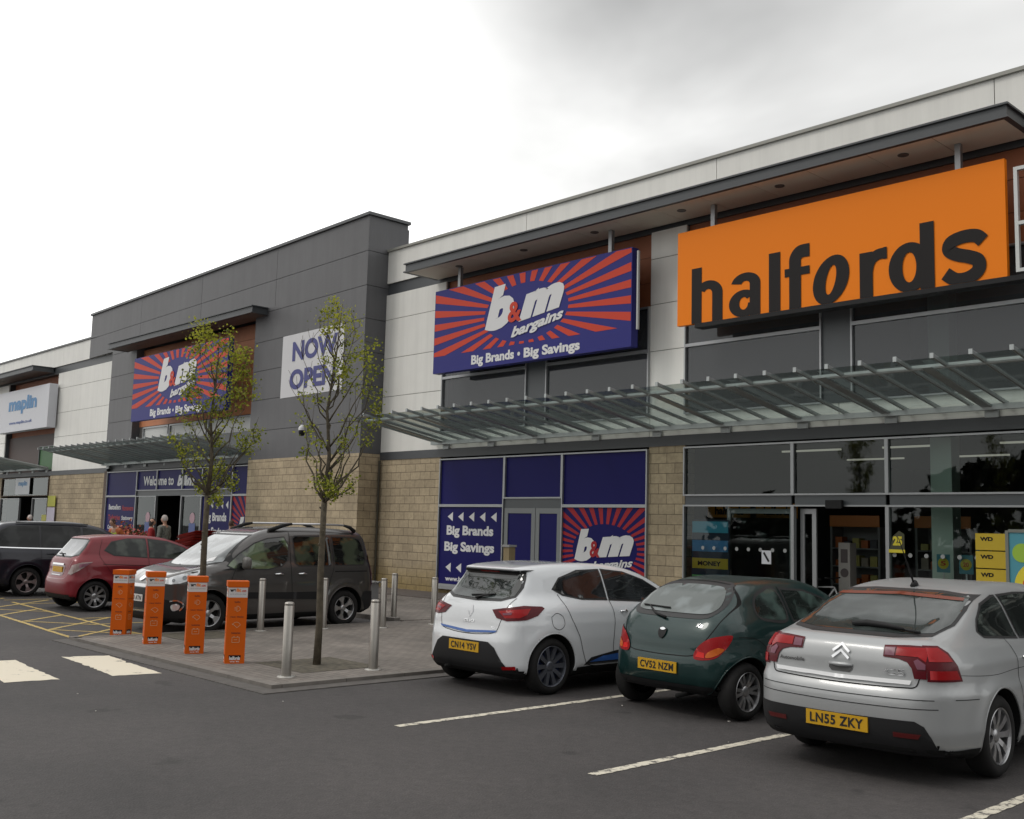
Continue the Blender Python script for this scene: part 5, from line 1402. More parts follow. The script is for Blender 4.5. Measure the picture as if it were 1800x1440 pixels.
    P0 = [tuple(c.hit('B', a, b, .035)) for a, b in ((-.02,1.085),(-.12,1.12),(-.28,1.125),(-.42,1.118),(-.50,1.115))]
    w = build('wiper', MB().tube([tuple(c.hit('B', a, b, .03)) for a, b in ((.09,1.115),(-.02,1.125),(-.20,1.120),(-.36,1.105))], [.016,.028,.022,.012], 8), M_blk, c.t, world=False, smooth=True)
    build('wiper_blade', MB().tube([tuple(c.hit('B', a, b, .02)) for a, b in ((.12,1.13),(-.10,1.135),(-.36,1.11),(-.50,1.10))], .010, 6), M_blk, w, world=False, smooth=True)
    t = c.hit('T', 1.42, 0, 0)
    an = build('antenna', MB().tube([(t.x,0,t.z),(t.x-.17,0,t.z+.24),(t.x-.30,0,t.z+.42)], [.010,.006,.003], 6), M_blk, c.t, world=False, smooth=True)
    build('antenna_base', MB().tube([(t.x-.05,0,t.z),(t.x+.0,0,t.z+.028),(t.x+.07,0,t.z)], [.02,.028,.01], 8), M_blk, an, world=False, smooth=True)
    c.handle(1.62, .90, M_chrome); c.handle(2.58, .90, M_chrome); c.mirror(3.12, 1.04, P)
    c.win('F', [(-.50,1.40),(.50,1.40),(.66,1.03),(-.66,1.03)], name='windscreen')
    for v in ('FR','FL'): c.patch('headlight', v, [(.45,.70),(.80,.76),(.95,.74),(.85,.60),(.5,.58)], M_lamp, .008)
    c.wheels(9, 'mid', rimr=.22)
    
    return c

# ------------------------------------------------------------------ grey people carrier
def grey_mpv():
    S = dict(L=4.38, W=1.81, H=1.79, r=.325, wx=(.75, 3.48), gap=.055,
        low=[(.08,.28),(.0,.38),(-.0,.55),(.03,.70),(.05,1.0),(.12,1.12),(.8,1.14),(2.0,1.12),(2.9,1.13),(3.25,1.13),(3.6,1.08),(3.9,1.01),(4.15,.92),(4.29,.81),(4.36,.66),(4.38,.47),(4.34,.28),(4.2,.20),(3.4,.19),(.8,.20)],
        plan=[(0,0),(.0,.50),(.03,.70),(.14,.84),(.5,.895),(1.5,.90),(2.8,.895),(3.5,.895),(3.9,.84),(4.18,.66),(4.34,.38),(4.38,0)],
        inset=[(.1,.06),(.25,.02),(.4,.0),(.8,0),(.95,.02),(1.08,.05),(1.2,.13)],
        cab=[(.05,.9),(.07,1.15),(.10,1.42),(.17,1.62),(.30,1.715),(.7,1.755),(1.3,1.775),(1.9,1.77),(2.35,1.71),(2.65,1.60),(3.0,1.40),(3.35,1.18),(3.6,1.02),(3.5,.85),(3.0,.6),(.2,.6)],
        cplan=[(.03,0),(.04,.52),(.09,.70),(.25,.80),(1.0,.845),(2.4,.84),(3.0,.80),(3.4,.66),(3.62,0)],
        cinset=[(.8,0),(1.12,.0),(1.3,.04),(1.5,.10),(1.65,.16),(1.8,.26)], k=.12, kc=.12, ku=.09,
        flare=[(.75,.44,.02),(3.48,.44,.02)])
    P = paint('gunmetal_paint', (.075,.070,.068), .6, .36)
    c = Car('parked_car', 'grey people carrier with roof rails, facing out behind the orange posts', -17.18, 11.96, R(-88.4), S, P)
    g = carglass('mpv_side_glass', (.012,.013,.012), .85, .03, (.10,.14,.075))
    g3 = carglass('mpv_rear_glass', (.008,.008,.008), .5, .03, (.05,.06,.04))
    for v in 'RL':
        c.win(v, [(2.02,1.585),(2.35,1.555),(2.62,1.47),(2.92,1.29),(3.15,1.10),(3.05,1.055),(2.4,1.045),(2.12,1.10),(1.99,1.20),(1.96,1.45)], g=g, rub=.02)
        c.win(v, [(1.10,1.60),(1.78,1.605),(1.83,1.57),(1.83,1.14),(1.76,1.10),(1.10,1.10),(1.06,1.14),(1.06,1.57)], g=g3, rub=.02)
        c.win(v, [(.36,1.56),(.55,1.60),(.98,1.60),(.98,1.11),(.33,1.11),(.28,1.18),(.30,1.40)], g=g3, rub=.02)
        c.line('door_gap', v, [(1.90,1.68),(1.93,1.1),(1.90,.5),(1.86,.30)], .010, M_gap)
        c.line('door_gap', v, [(1.02,1.62),(1.02,1.08),(1.10,.85),(1.16,.6),(1.2,.35)], .008, M_gap)
        c.line('door_gap', v, [(3.02,1.05),(3.12,.8),(3.06,.45),(3.0,.30)], .008, M_gap)
        c.line('slide_rail', v, [(.25,.99),(1.0,.99)], .02, M_gap)
        c.patch('side_moulding', v, [(1.22,.64),(1.85,.64),(2.95,.66),(3.05,.60),(2.95,.555),(1.85,.52),(1.20,.50)], M_blk, .010)
        c.patch('tail_light', v, [(.06,1.28),(.14,1.30),(.16,1.10),(.14,.72),(.06,.72)], M_tail2, .010)
        c.patch('wing_panel', v, [(3.12,1.06),(3.28,1.03),(3.02,1.03)], M_blk, .008)
        c.patch('rear_bumper', v, [(.02,.62),(.36,.62),(.40,.50),(.30,.30),(.04,.30)], M_blk, .008)
        c.patch('front_bumper', v, [(3.92,.50),(4.18,.56),(4.33,.56),(4.33,.26),(3.86,.26)], M_blk, .006)
    for s in (-1, 1):
        P_ = [(x, s*y, z) for x, y, z in ((.42,.64,1.745),(.56,.66,1.81),(.75,.665,1.825))]
        r1 = build('roof_rail', MB().tube([(.68, s*.665, 1.826),(1.2, s*.67, 1.838),(1.85, s*.665, 1.828)], .018, 8), mat('rail_silver', (.6,.6,.61), .3, metal=.6), c.t, world=False, smooth=True)
        for e in ([(.42,.63,1.72),(.55,.66,1.79),(.70,.665,1.826)], [(1.83,.665,1.828),(2.0,.66,1.80),(2.28,.63,1.70)]):
            build('rail_foot', MB().tube([(x, s*y, z) for x, y, z in e], [.04,.034,.022] if e[0][0] < 1 else [.022,.034,.04], 8), M_blk, r1, world=False, smooth=True)
    c.handle(1.70, .955, M_chrome, .18, .03); c.handle(2.18, .955, M_chrome, .18, .03)
    c.mirror(2.86, 1.12, mat('grey_mirror', (.12,.115,.11), .4), size=(.15,.24,.21))
    wg = carglass('windscreen_sky', (.10,.11,.115), 1.0, .04, (.22,.24,.25))  # sky reflection painted into the pale glass colour
    c.win('F', [(-.58,1.60),(.58,1.60),(.68,1.40),(.76,1.16),(.55,1.10),(0,1.085),(-.55,1.10),(-.76,1.16),(-.68,1.40)], g=wg, name='windscreen', rub=.03)
    c.patch('permit', 'F', [(.52,1.14),(.66,1.17),(.63,1.24),(.50,1.20)], M_wht, .012)
    for s in (-1, 1): c.line('bonnet_crease', 'T', [(3.35,s*.60),(3.8,s*.52),(4.2,s*.28)], .006, M_gap, .002)
    for v in ('FR', 'FL'):
        l = c.patch('headlight', v, [(.58,.86),(.70,.915),(.88,.975),(1.09,1.035),(1.12,1.02),(1.06,.94),(.97,.865),(.85,.82),(.70,.80),(.60,.81)], M_lamp, .010)
        for (a, z, q) in ((.74,.862,.026), (.90,.905,.034)): c.patch('lamp_lens', v, [(a+q*math.cos(t*math.pi/6), z+q*math.sin(t*math.pi/6)) for t in range(12)], mat('lamp_dark', (.30,.31,.32), .1, metal=.6), .016, parent=l)
        c.line('lamp_trim', v, [(.98,.985),(1.07,1.0)], .012, M_under, .014, parent=l)
        c.patch('fog_lamp', v, [(.72,.46),(.80,.49),(.86,.46),(.84,.40),(.75,.38)], M_lamp, .012, smooth=True)
        c.line('fog_trim', v, [(.70,.53),(.82,.54),(.92,.47),(.86,.38)], .022, M_chrome, .013)
    c.patch('upper_grille', 'F', [(-.50,.785),(.50,.785),(.54,.735),(-.54,.735)], mat('white_chrome', (.7,.7,.72), .25, metal=.5), .012)
    c.patch('grille', 'F', [(-.56,.725),(.56,.725),(.60,.40),(-.60,.40)], M_blk, .008)
    c.patch('bumper_strip', 'F', [(-.62,.375),(.62,.375),(.60,.345),(-.60,.345)], M_chrome, .010)
    c.patch('lower_bumper', 'F', [(-.80,.335),(.80,.335),(.78,.22),(-.78,.22)], M_blk, .006)
    b = c.patch('badge', 'F', [(-.075,.90),(-.03,.92),(.03,.92),(.075,.90),(.065,.845),(0,.825),(-.065,.845)], M_chrome, .014, smooth=True)
    c.plate('F', .56, 'GP10 ATN', col=(.62,.62,.60))
    c.wheels(5, 'flare', rimr=.215)
    c.win('B', [(-.62,1.58),(.62,1.58),(.66,1.18),(-.66,1.18)])
    return c

# ------------------------------------------------------------------ red hatchback
def red_hatch():
    S = dict(L=3.885, W=1.695, H=1.51, r=.30, wx=(.57, 3.08), gap=.05,
        low=[(.16,.22),(.05,.30),(0,.44),(.01,.58),(.05,.66),(.10,.74),(.13,.90),(.19,1.03),(.8,1.05),(2,1.0),(2.8,.97),(3.2,.91),(3.6,.78),(3.83,.60),(3.885,.45),(3.82,.27),(3.5,.19),(.8,.19)],
        plan=[(0,0),(.02,.38),(.09,.62),(.22,.77),(.57,.845),(1.2,.825),(2.2,.825),(3.08,.845),(3.45,.78),(3.72,.58),(3.85,.3),(3.885,0)],
        inset=[(.1,.07),(.2,.04),(.32,.0),(.6,0),(.68,.02),(.9,.04),(1.05,.11)],
        cab=[(.14,.85),(.20,1.03),(.38,1.24),(.50,1.40),(.50,1.44),(.7,1.475),(1.1,1.505),(1.5,1.51),(2.0,1.47),(2.4,1.36),(2.8,1.16),(3.15,.97),(3.1,.8),(2.8,.55),(.4,.55)],
        cplan=[(.1,0),(.14,.40),(.26,.60),(.5,.69),(1.4,.73),(2.4,.725),(2.9,.66),(3.15,.45),(3.22,0)],
        cinset=[(.6,0),(1.0,0),(1.15,.04),(1.35,.12),(1.45,.18),(1.55,.26)], k=.11, kc=.10, ku=.09,
        flare=[(.57,.40,.012),(3.08,.40,.010)])
    P = paint('red_paint', (.17,.004,.012), .15, .38, .4)
    c = Car('parked_car', 'dark red hatchback parked between the navy and grey cars', -21.8, 7.97, R(89.2), S, P)
    gl = carglass('pale_rear_glass', (.16,.17,.18), 1.0, .05, (.26,.27,.29))
    g2 = carglass('red_side_glass', (.012,.016,.014), .35, .03, (.06,.07,.06))
    c.win('B', [(-.48,1.40),(.48,1.40),(.54,1.25),(.555,1.11),(.40,1.07),(-.40,1.07),(-.555,1.11),(-.54,1.25)], g=gl, rub=.025)
    for v in 'RL':
        c.win(v, [(.78,1.20),(.92,1.36),(1.25,1.425),(1.62,1.43),(1.62,1.07),(.95,1.11)], g=g2)
        c.win(v, [(1.69,1.428),(2.1,1.38),(2.45,1.255),(2.78,1.07),(2.80,1.03),(1.69,1.065)], g=g2)
        c.line('door_gap', v, [(1.655,1.06),(1.66,.6),(1.62,.28)], .008, M_gap)
        c.line('door_gap', v, [(.74,1.42),(.66,1.1),(.80,.85),(.98,.6),(1.08,.3)], .006, M_gap)
        c.line('side_crease', v, [(.7,.93),(1.6,.90),(2.7,.88)], .01, M_gap, .0015)
    for v in ('BR','BL'):
        l = c.patch('tail_light', v, [(.46,.73),(.55,.90),(.72,.955),(.90,.97),(.82,.90),(.70,.80),(.56,.72)], mat('smoked_clear', (.22,.14,.13), .12, coat=1.0), .010)
        c.patch('lens', v, [(.70,.92),(.88,.955),(.80,.885),(.70,.85)], M_tailc, .014, parent=l)
    c.line('tailgate_gap', 'B', [(-.60,1.08),(-.55,.9),(-.50,.68),(-.40,.63),(0,.62),(.40,.63),(.50,.68),(.55,.9),(.60,1.08)], .010, mat('light_edge', (.32,.12,.14), .3, coat=1))
    c.patch('plate_recess', 'B', [(-.36,.90),(.36,.90),(.32,.68),(-.32,.68)], paint('red_recess_shade', (.09,.004,.009), .2, .4), .004)  # darker copy of the body red paints the shade of the recess
    c.patch('tailgate_strip', 'B', [(-.30,.925),(.30,.925),(.30,.890),(-.30,.890)], M_chrome, .016)
    c.plate('B', .805, 'CE13 YAR' if False else '')
    c.letters('B', 'HYBRID', -.22, .22, .685, .705, M_chrome, .02, name='badge') if False else c.patch('badge', 'B', [(-.22,.70),(.22,.70),(.22,.688),(-.22,.688)], M_chrome, .010)
    c.patch('lower_bumper', 'B', [(-.66,.33),(.66,.33),(.68,.24),(-.68,.24)], M_blk, .006)
    c.wiper(0,0,0, [(0,1.06),(.14,1.09),(.28,1.12)], ((.02,1.10),(.34,1.10)))
    c.wheels(9, 'mid', rimr=.215)
    c.mirror(2.62, 1.05, P); c.handle(1.82, .93, P, .16)
    c.win('F', [(-.50,1.42),(.50,1.42),(.62,1.03),(-.62,1.03)], name='windscreen')
    for v in ('FR','FL'): c.patch('headlight', v, [(.45,.68),(.80,.80),(.92,.82),(.85,.66),(.5,.58)], M_lamp, .008)
    return c

# ------------------------------------------------------------------ navy people carrier
def navy_mpv():
    S = dict(L=4.75, W=1.86, H=1.74, r=.335, wx=(1.0, 3.85), gap=.055,
        low=[(.12,.26),(.03,.36),(0,.50),(.02,.66),(.06,.80),(.10,1.0),(.2,1.10),(1.0,1.12),(2.5,1.10),(3.3,1.07),(3.9,.98),(4.4,.84),(4.68,.64),(4.75,.45),(4.66,.27),(4.2,.2),(1.0,.2)],
        plan=[(0,0),(.02,.50),(.08,.72),(.22,.86),(.6,.92),(1.5,.93),(3.0,.93),(3.9,.92),(4.3,.84),(4.6,.62),(4.72,.34),(4.75,0)],
        inset=[(.1,.06),(.25,.02),(.4,.0),(.85,0),(1.0,.03),(1.12,.09)],
        cab=[(.08,.9),(.14,1.15),(.26,1.42),(.38,1.60),(.55,1.68),(1.0,1.72),(1.6,1.74),(2.2,1.72),(2.7,1.62),(3.1,1.44),(3.5,1.20),(3.8,1.02),(3.6,.8),(.4,.7)],
        cplan=[(.06,0),(.09,.50),(.16,.70),(.4,.82),(1.2,.865),(2.8,.86),(3.4,.76),(3.8,.5),(3.9,0)],
        cinset=[(.8,0),(1.1,.0),(1.3,.05),(1.5,.12),(1.65,.19),(1.8,.28)], k=.12, kc=.12, ku=.09,
        flare=[(1.0,.44,.014),(3.85,.44,.014)])
    P = paint('navy_paint', (.008,.009,.017), .3, .3, .5)
    c = Car('parked_car', 'dark navy people carrier, farthest left of the parked cars', -26.45, 7.78, R(89.0), S, P)
    g = carglass('navy_glass', (.008,.009,.009), .3, .04, (.022,.024,.024))
    for v in 'RL':
        c.win(v, [(.42,1.50),(.60,1.60),(1.25,1.625),(1.25,1.13),(.36,1.15),(.33,1.30)], g=g)
        c.win(v, [(1.30,1.626),(2.20,1.60),(2.22,1.12),(1.30,1.128)], g=g)
        c.win(v, [(2.28,1.595),(2.7,1.52),(3.05,1.36),(3.38,1.13),(2.28,1.115)], g=g)
        c.line('window_strip', v, [(.30,1.125),(1.2,1.105),(2.2,1.095),(3.4,1.09)], .022, M_chrome, .010)
        c.line('door_gap', v, [(1.28,1.1),(1.30,.7),(1.36,.35)], .008, M_gap)
        c.line('door_gap', v, [(2.25,1.1),(2.25,.3)], .008, M_gap)
        c.patch('roof_rail', v, [(.75,1.685),(2.4,1.665),(2.4,1.64),(.75,1.66)], M_blk, .03)
    for v in ('BR','BL'): c.patch('tail_light', v, [(.50,1.05),(.66,1.06),(.82,.98),(.80,.80),(.52,.78)], M_tail, .010)
    c.win('B', [(-.56,1.56),(.56,1.56),(.66,1.16),(-.66,1.16)], g=g)
    c.plate('B', .82, '')
    c.wheels(5, 'flare', rimr=.235, rim=mat('dull_alloy', (.28,.24,.24), .35, metal=.7))
    c.mirror(3.05, 1.16, P); c.handle(1.5, .98, P); c.handle(2.45, .98, P)
    c.win('F', [(-.55,1.60),(.55,1.60),(.70,1.12),(-.70,1.12)], name='windscreen')
    return c
for f_ in (white_hatch, green_car, silver_car, grey_mpv, red_hatch, navy_mpv): f_()
for o_ in [o for o in bpy.data.objects if o.name.startswith('parked_car')]: o_['group'] = 'cars parked in the bays'
# ------------------------------------------------------------------ bollards
def lathe_box(): pass
M_bol = mat('brushed_bollard', (0.36, 0.34, 0.31), 0.34, metal=0.75, var=.05, vscale=9)
def make_bollard(loc, label):
    t = thing('bollard', label, 'bollard', loc, group='steel bollards on the paving')
    build('post', MB().lathe([(.001, .87), (.035, .869), (.052, .862), (.058, .850), (.058, .835), (.055, .832), (.055, .826), (.058, .823), (.058, .0)], 28), M_bol, t, world=False, smooth=True)
    b = build('base_flange', MB().lathe([(.058, .016), (.062, .014), (.102, .012), (.108, .006), (.108, .0)], 28), mat('flange_steel', (.42, .41, .38), .4, metal=.6), t, world=False, smooth=True)
    build('bolt', MB().lathe([(.001, .02), (.009, .019), (.009, .01)], 8, (.085, 0, 0)).lathe([(.001, .02), (.009, .019), (.009, .01)], 8, (-.085, 0, 0)), M_steel, b, world=False)
    return t
Zp = PZ
bl = [((-10.94, 6.77), 'steel bollard at the outer kerb corner, left of the slim tree trunk'),
      ((-10.91, 8.00), 'steel bollard between the slim tree and the white hatchback'),
      ((-15.79, 9.23), 'steel bollard in front of the grey people carrier, beside the orange posts'),
      ((-15.63, 10.36), 'steel bollard seen just right of the near tree trunk, before the grey carrier'),
      ((-15.31, 11.39), 'steel bollard behind the second kerbside one, nearer the grey carrier'),
      ((-16.88, 12.82), 'farthest steel bollard, close to the stone wall'),
      ((-15.39, 12.63), 'steel bollard beside the white hatchback, near the blue shopfront')]
b0 = make_bollard((*bl[0][0], Zp), bl[0][1])
for (p, l) in bl[1:]: copy_thing(b0, (*p, Zp-(.0)), label=l)
tp_ = thing('post', 'tan square post standing before the blue slogan poster', 'post', (-14.85, 14.0, .055))
build('shaft', MB().box(-14.93, -14.77, 13.92, 14.08, .055, 1.50), mat('tan_post', (.22, .17, .09), .6, var=.1), tp_)
build('cap', MB().extr([(-14.95, 13.90, 1.50), (-14.75, 13.90, 1.50), (-14.75, 14.10, 1.50), (-14.95, 14.10, 1.50)], (0, 0, .04)), mat('grey_cap', (.25, .25, .25), .4), tp_)

# ------------------------------------------------------------------ orange display posts
M_card = mat('orange_card', (0.60, 0.105, 0.004), 0.55, var=.04, vscale=4, spec=.2)
M_cw = mat('card_white', (0.60, 0.57, 0.56), 0.5, spec=.2)
M_line2 = mat('icon_cream', (0.55, 0.36, 0.20), 0.6)
M_brn = mat('icon_brown', (0.16, 0.03, 0.006), 0.6)
def make_post(loc, rz, label):
    t = thing('display_post', label, 'display post', loc, rz, group='orange advertising posts by the kerb')
    w = .122; y = -w
    mb = MB(); mb.extr([(-w, -w, 0), (w, -w, 0), (w, w, 0), (-w, w, 0)], (0, 0, 1.03))
    mb.box(-w-.012, w+.012, -w-.012, w+.012, .965, 1.035)
    body = build('body', mb, M_card, t, world=False)
    build('foot', MB().box(-w*.8, -w*.4, -w*.9, w*.9, -.0, .012).box(w*.4, w*.8, -w*.9, w*.9, 0, .012), M_blk, t, world=False)
    # each of the four faces carries the same print
    for q in range(4):
        ca, sa = math.cos(q*math.pi/2), math.sin(q*math.pi/2)
        def g(a, b, d=.003, ca=ca, sa=sa): return (a*ca+(w+d)*sa, a*sa-(w+d)*ca, b)
        band = MB().poly([g(-w+.002, .83, .002), g(w-.002, .83, .002), g(w-.002, .955, .002), g(-w+.002, .955, .002)])
        bo = build('label_band', band, M_cw, t, world=False, fixn=False)
        build('lettering', text_mb('we', -.10, -.028, .90, .935, 0, .05, fn=lambda a, b: g(a, b, .004)), M_black, bo, world=False, fixn=False)
        build('lettering', text_mb('fit', -.024, .036, .90, .945, 0, .03, fn=lambda a, b: g(a, b, .004)), M_orange, bo, world=False, fixn=False)
        build('lettering', text_mb('.com', .044, .10, .90, .925, 0, .03, fn=lambda a, b: g(a, b, .004)), M_red, bo, world=False, fixn=False)
        build('lettering', text_mb('we fit while you shop', -.10, .10, .862, .882, 0, .0, fn=lambda a, b: g(a, b, .004)), mat('small_grey', (.25, .25, .26), .6), bo, world=False, fixn=False)
        pm = MB()
        for s_, a, z in (('bulbs', .035, .775), ('wiper blades', .085, .585), ('batteries', .055, .385)):
            text_mb(s_, -a, a, z-.011, z+.011, 0, .03, mb=pm, fn=lambda p, r_: g(p, r_, .003))
        build('lettering', pm, M_brn, t, world=False, fixn=False)
        im = MB()
        def stroke(P, wd=.0055):
            for a, b in zip(P[:-1], P[1:]):
                d = Vector((b[0]-a[0], b[1]-a[1])); n_ = Vector((-d.y, d.x)).normalized()*wd/2
                im.poly([g(a[0]-n_.x, a[1]-n_.y), g(b[0]-n_.x, b[1]-n_.y), g(b[0]+n_.x, b[1]+n_.y), g(a[0]+n_.x, a[1]+n_.y)])
        # headlamp, wiper, battery outlines
        stroke([(-.005, .655), (-.005, .722)]+[(-.005+.042*math.sin(t_*math.pi/8), .6885+.0335*math.cos(t_*math.pi/8)) for t_ in range(9)])
        for k in range(3): stroke([(-.035, .672+.016*k), (-.015, .672+.016*k)])
        stroke([(-.05, .50)]+[(.0+.055*math.sin(-1.1+2.2*t_/8), .455+.065*math.cos(-1.1+2.2*t_/8)) for t_ in range(9)]+[(.01, .45), (-.05, .50)])
        stroke([(-.045, .33), (-.045, .265), (.045, .265), (.045, .33), (-.045, .33)]); stroke([(-.03, .335), (-.015, .335)], .012); stroke([(.015, .335), (.03, .335)], .012); stroke([(-.02, .298), (.02, .298)])
        build('icons', im, M_line2, t, world=False, fixn=False)
        bb = build('name_band', MB().poly([g(-.075, .105, .002), g(.075, .105, .002), g(.075, .075, .002), g(-.075, .075, .002)]), M_black, t, world=False, fixn=False)
        build('lettering', text_mb('halfords', -.066, .066, .045, .092, 0, .05, fn=lambda a, b: g(a, b, .005)), M_wht, bb, world=False, fixn=False)
        build('lettering', text_mb('we fit', -.06, .06, .018, .034, 0, .03, fn=lambda a, b: g(a, b, .005)), M_wht, bb, world=False, fixn=False)
    return t
def facing(x, y): return math.atan2(-x, y)*-1    # turn the -Y face towards the footpath ahead
ps = [((-12.42, 6.90), 4, 'orange advertising post nearest the slim tree, rightmost of the four'),
      ((-13.60, 6.94), 4, 'orange advertising post in front of the grey carrier\'s front wheel'),
      ((-14.95, 6.96), 6, 'orange advertising post in front of the grey carrier\'s bumper and number plate'),
      ((-16.50, 7.16), -24, 'orange advertising post by the yellow hatching, leftmost and turned most')]
def heading(x, y): return math.atan2(y, -x)*-1
p0 = None
for (p, a, l) in ps:
    # local -Y should point at (0,0) from p
    rz = math.atan2(-p[1], -p[0])+math.pi/2+R(a)
    if p0 is None: p0 = make_post((*p, Zp), rz, l)
    else: copy_thing(p0, (*p, Zp if p[0] > PX0 else .002), rz, l)

# ------------------------------------------------------------------ trees
def leaf_mat(name, col, tr):
    m = bpy.data.materials.new(name); m.use_nodes = True
    t = m.node_tree; b = t.nodes['Principled BSDF']; b.inputs['Roughness'].default_value = .6; b.inputs['Specular IOR Level'].default_value = .25
    b.inputs['Base Color'].default_value = (*col, 1)
    o = t.nodes['Material Output']; tl = t.nodes.new('ShaderNodeBsdfTranslucent'); tl.inputs['Color'].default_value = (*tr, 1)
    mx_ = t.nodes.new('ShaderNodeMixShader'); mx_.inputs[0].default_value = .42
    t.links.new(b.outputs[0], mx_.inputs[1]); t.links.new(tl.outputs[0], mx_.inputs[2]); t.links.new(mx_.outputs[0], o.inputs['Surface'])
    return m
ML = [leaf_mat('leaf_fresh_lit', (.29, .30, .035), (.46, .47, .05)), leaf_mat('leaf_mid', (.17, .20, .026), (.30, .34, .04)), leaf_mat('leaf_dark', (.08, .10, .018), (.14, .17, .025))]
M_bark = mat('bark', (0.085, 0.070, 0.048), 0.9, var=.35, vscale=14, bump=.8, bscale=60)
VR = Vector((.685, .728, 0)); VF = Vector((-.728, .685, 0))
def street_tree(label, base, zf, fork_z, top, clusters, trunk_r, seed, dens, leafs=.037, bare=()):
    rn = random.Random(seed)
    t = thing('street_tree', label, 'tree', base, group='young street trees')
    P = [Vector((0, 0, -.03)), Vector((.004, .01, .5)), Vector((-.006, 0, 1.2)), Vector((.01, -.01, 1.7)), Vector((0, 0, fork_z))]
    lead = [Vector((0, 0, fork_z)), Vector((.02, .03, fork_z+.6)), Vector((.0, -.02, fork_z+1.2)), Vector((VR.x*top[0]*.6, VR.y*top[0]*.6, fork_z+(top[1]-fork_z)*.75)), Vector((VR.x*top[0], VR.y*top[0], top[1]))]
    tr = MB().tube(P, [trunk_r*1.25, trunk_r*1.05, trunk_r, trunk_r*.92, trunk_r*.9], 12)
    for k in range(5):      # knots
        z = rn.uniform(.6, fork_z); a = rn.uniform(0, 6.28)
        tr.tube([(math.cos(a)*trunk_r*.6, math.sin(a)*trunk_r*.6, z), (math.cos(a)*trunk_r*1.35, math.sin(a)*trunk_r*1.35, z+.015)], [trunk_r*.45, trunk_r*.25], 6)
    build('trunk', tr, M_bark, t, world=False, smooth=True)
    br = MB().tube(lead, [trunk_r*.85, trunk_r*.6, trunk_r*.42, trunk_r*.25, .004], 7)
    lf = [MB(), MB(), MB()]
    def lead_at(z):
        for a, b in zip(lead[:-1], lead[1:]):
            if a.z <= z <= b.z: return a.lerp(b, (z-a.z)/(b.z-a.z+1e-6))
        return lead[0] if z < lead[0].z else lead[-1]
    def branch(s0, e0, r0, n=5, wig=.03):
        pts = []
        for i in range(n+1):
            q = i/n; p = s0.lerp(e0, q); bow = math.sin(q*math.pi)
            out_ = Vector((e0.x-s0.x, e0.y-s0.y, 0))*.18*bow
            pts.append(p+out_+Vector((rn.gauss(0, wig), rn.gauss(0, wig), 0))*(0 if i in (0, n) else 1))
        br.tube(pts, [max(.0025, r0*(1-.85*i/n)) for i in range(n+1)], 5); return pts
    def leaf(p, s_, k):
        d = Vector((rn.gauss(0, 1), rn.gauss(0, 1), rn.gauss(-.2, .7))).normalized(); u = d.orthogonal().normalized()
        u = (Matrix.Rotation(rn.uniform(0, 6.28), 3, d) @ u); L = s_*rn.uniform(.7, 1.4); w_ = L*.42
        a = p; b = p+d*L*.5+u*w_; c = p+d*L; e_ = p+d*L*.5-u*w_
        lf[k].add([a, b, c, e_], [(0, 1, 2, 3)])
    for (u, z, r_, dn) in clusters:
        v_ = rn.uniform(-.38, .38); c = VR*u+VF*v_; c.z = z
        dist = math.hypot(u-0, v_); zs = max(fork_z*.97, z-dist*rn.uniform(1.5, 2.3)-.22)
        s0 = lead_at(min(zs, top[1]-.3))
        pts = branch(s0, c, .006+.012*(1-(z-fork_z)/(top[1]-fork_z+.1))+.004, 6)
        tone = rn.random()
        nt_ = max(4, int(r_*28))
        for i in range(nt_):
            d = Vector((rn.gauss(0, 1), rn.gauss(0, 1), rn.gauss(.5, .9))).normalized()*r_*rn.uniform(.5, 1.15)
            st = pts[-rn.choice((1, 1, 2, 2, 3))]
            e0 = st+d; tw = branch(st, e0, .0045, 3, .01)
            nl = int(dn*dens*rn.uniform(.4, 1.6))
            for j in range(nl):
                q = tw[rn.randint(1, 3)]
                p = q+Vector((rn.gauss(0, 1), rn.gauss(0, 1), rn.gauss(0, 1)))*.05
                k = 0 if (rn.random() < (.62 if z > top[1]-.5 else .32)*(1.3-tone*.6)) else (1 if rn.random() < .65 else 2)  # more pale leaves near the top paint in light shining through
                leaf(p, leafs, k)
    for (u, z) in bare:
        v_ = rn.uniform(-.3, .3); c = VR*u+VF*v_; c.z = z
        pts = branch(lead_at(max(fork_z, z-abs(u)*1.6-.3)), c, .010, 6, .02)
        for i in range(4):
            st = pts[rn.randint(2, 5)]; branch(st, st+Vector((rn.gauss(0, .10), rn.gauss(0, .10), rn.uniform(.15, .4))), .004, 3, .01)
    crown = build('crown', br, M_bark, t, world=False, smooth=True)
    crown.name = 'branches'
    al = MB()
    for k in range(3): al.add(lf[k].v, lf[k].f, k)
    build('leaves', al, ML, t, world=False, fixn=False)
    return t
c1 = [(585,540,28,1.3),(612,556,22,1.2),(562,550,15,1.),(596,565,20,.9),(640,605,25,1.),(655,622,12,.8),(645,650,18,.8),(600,650,35,.9),(572,640,20,.7),(590,680,30,.8),(552,700,15,.5),(535,690,12,.4),(640,700,22,.9),(655,718,12,.7),(520,745,14,.7),(545,760,14,.5),(600,740,14,.3),(620,770,18,.7),(642,762,10,.6),(570,780,14,.3),(530,780,8,.6),(598,800,10,.4),(558,845,12,.8),(575,858,16,.9),(600,845,12,.6),(615,848,8,.7),(588,872,10,.7),(600,610,18,.6)]
cl1 = [((px_-(566+(880-y_)*.047))/133, 2.14+(880-y_)*.00757, r_/133, d) for px_, y_, r_, d in c1]
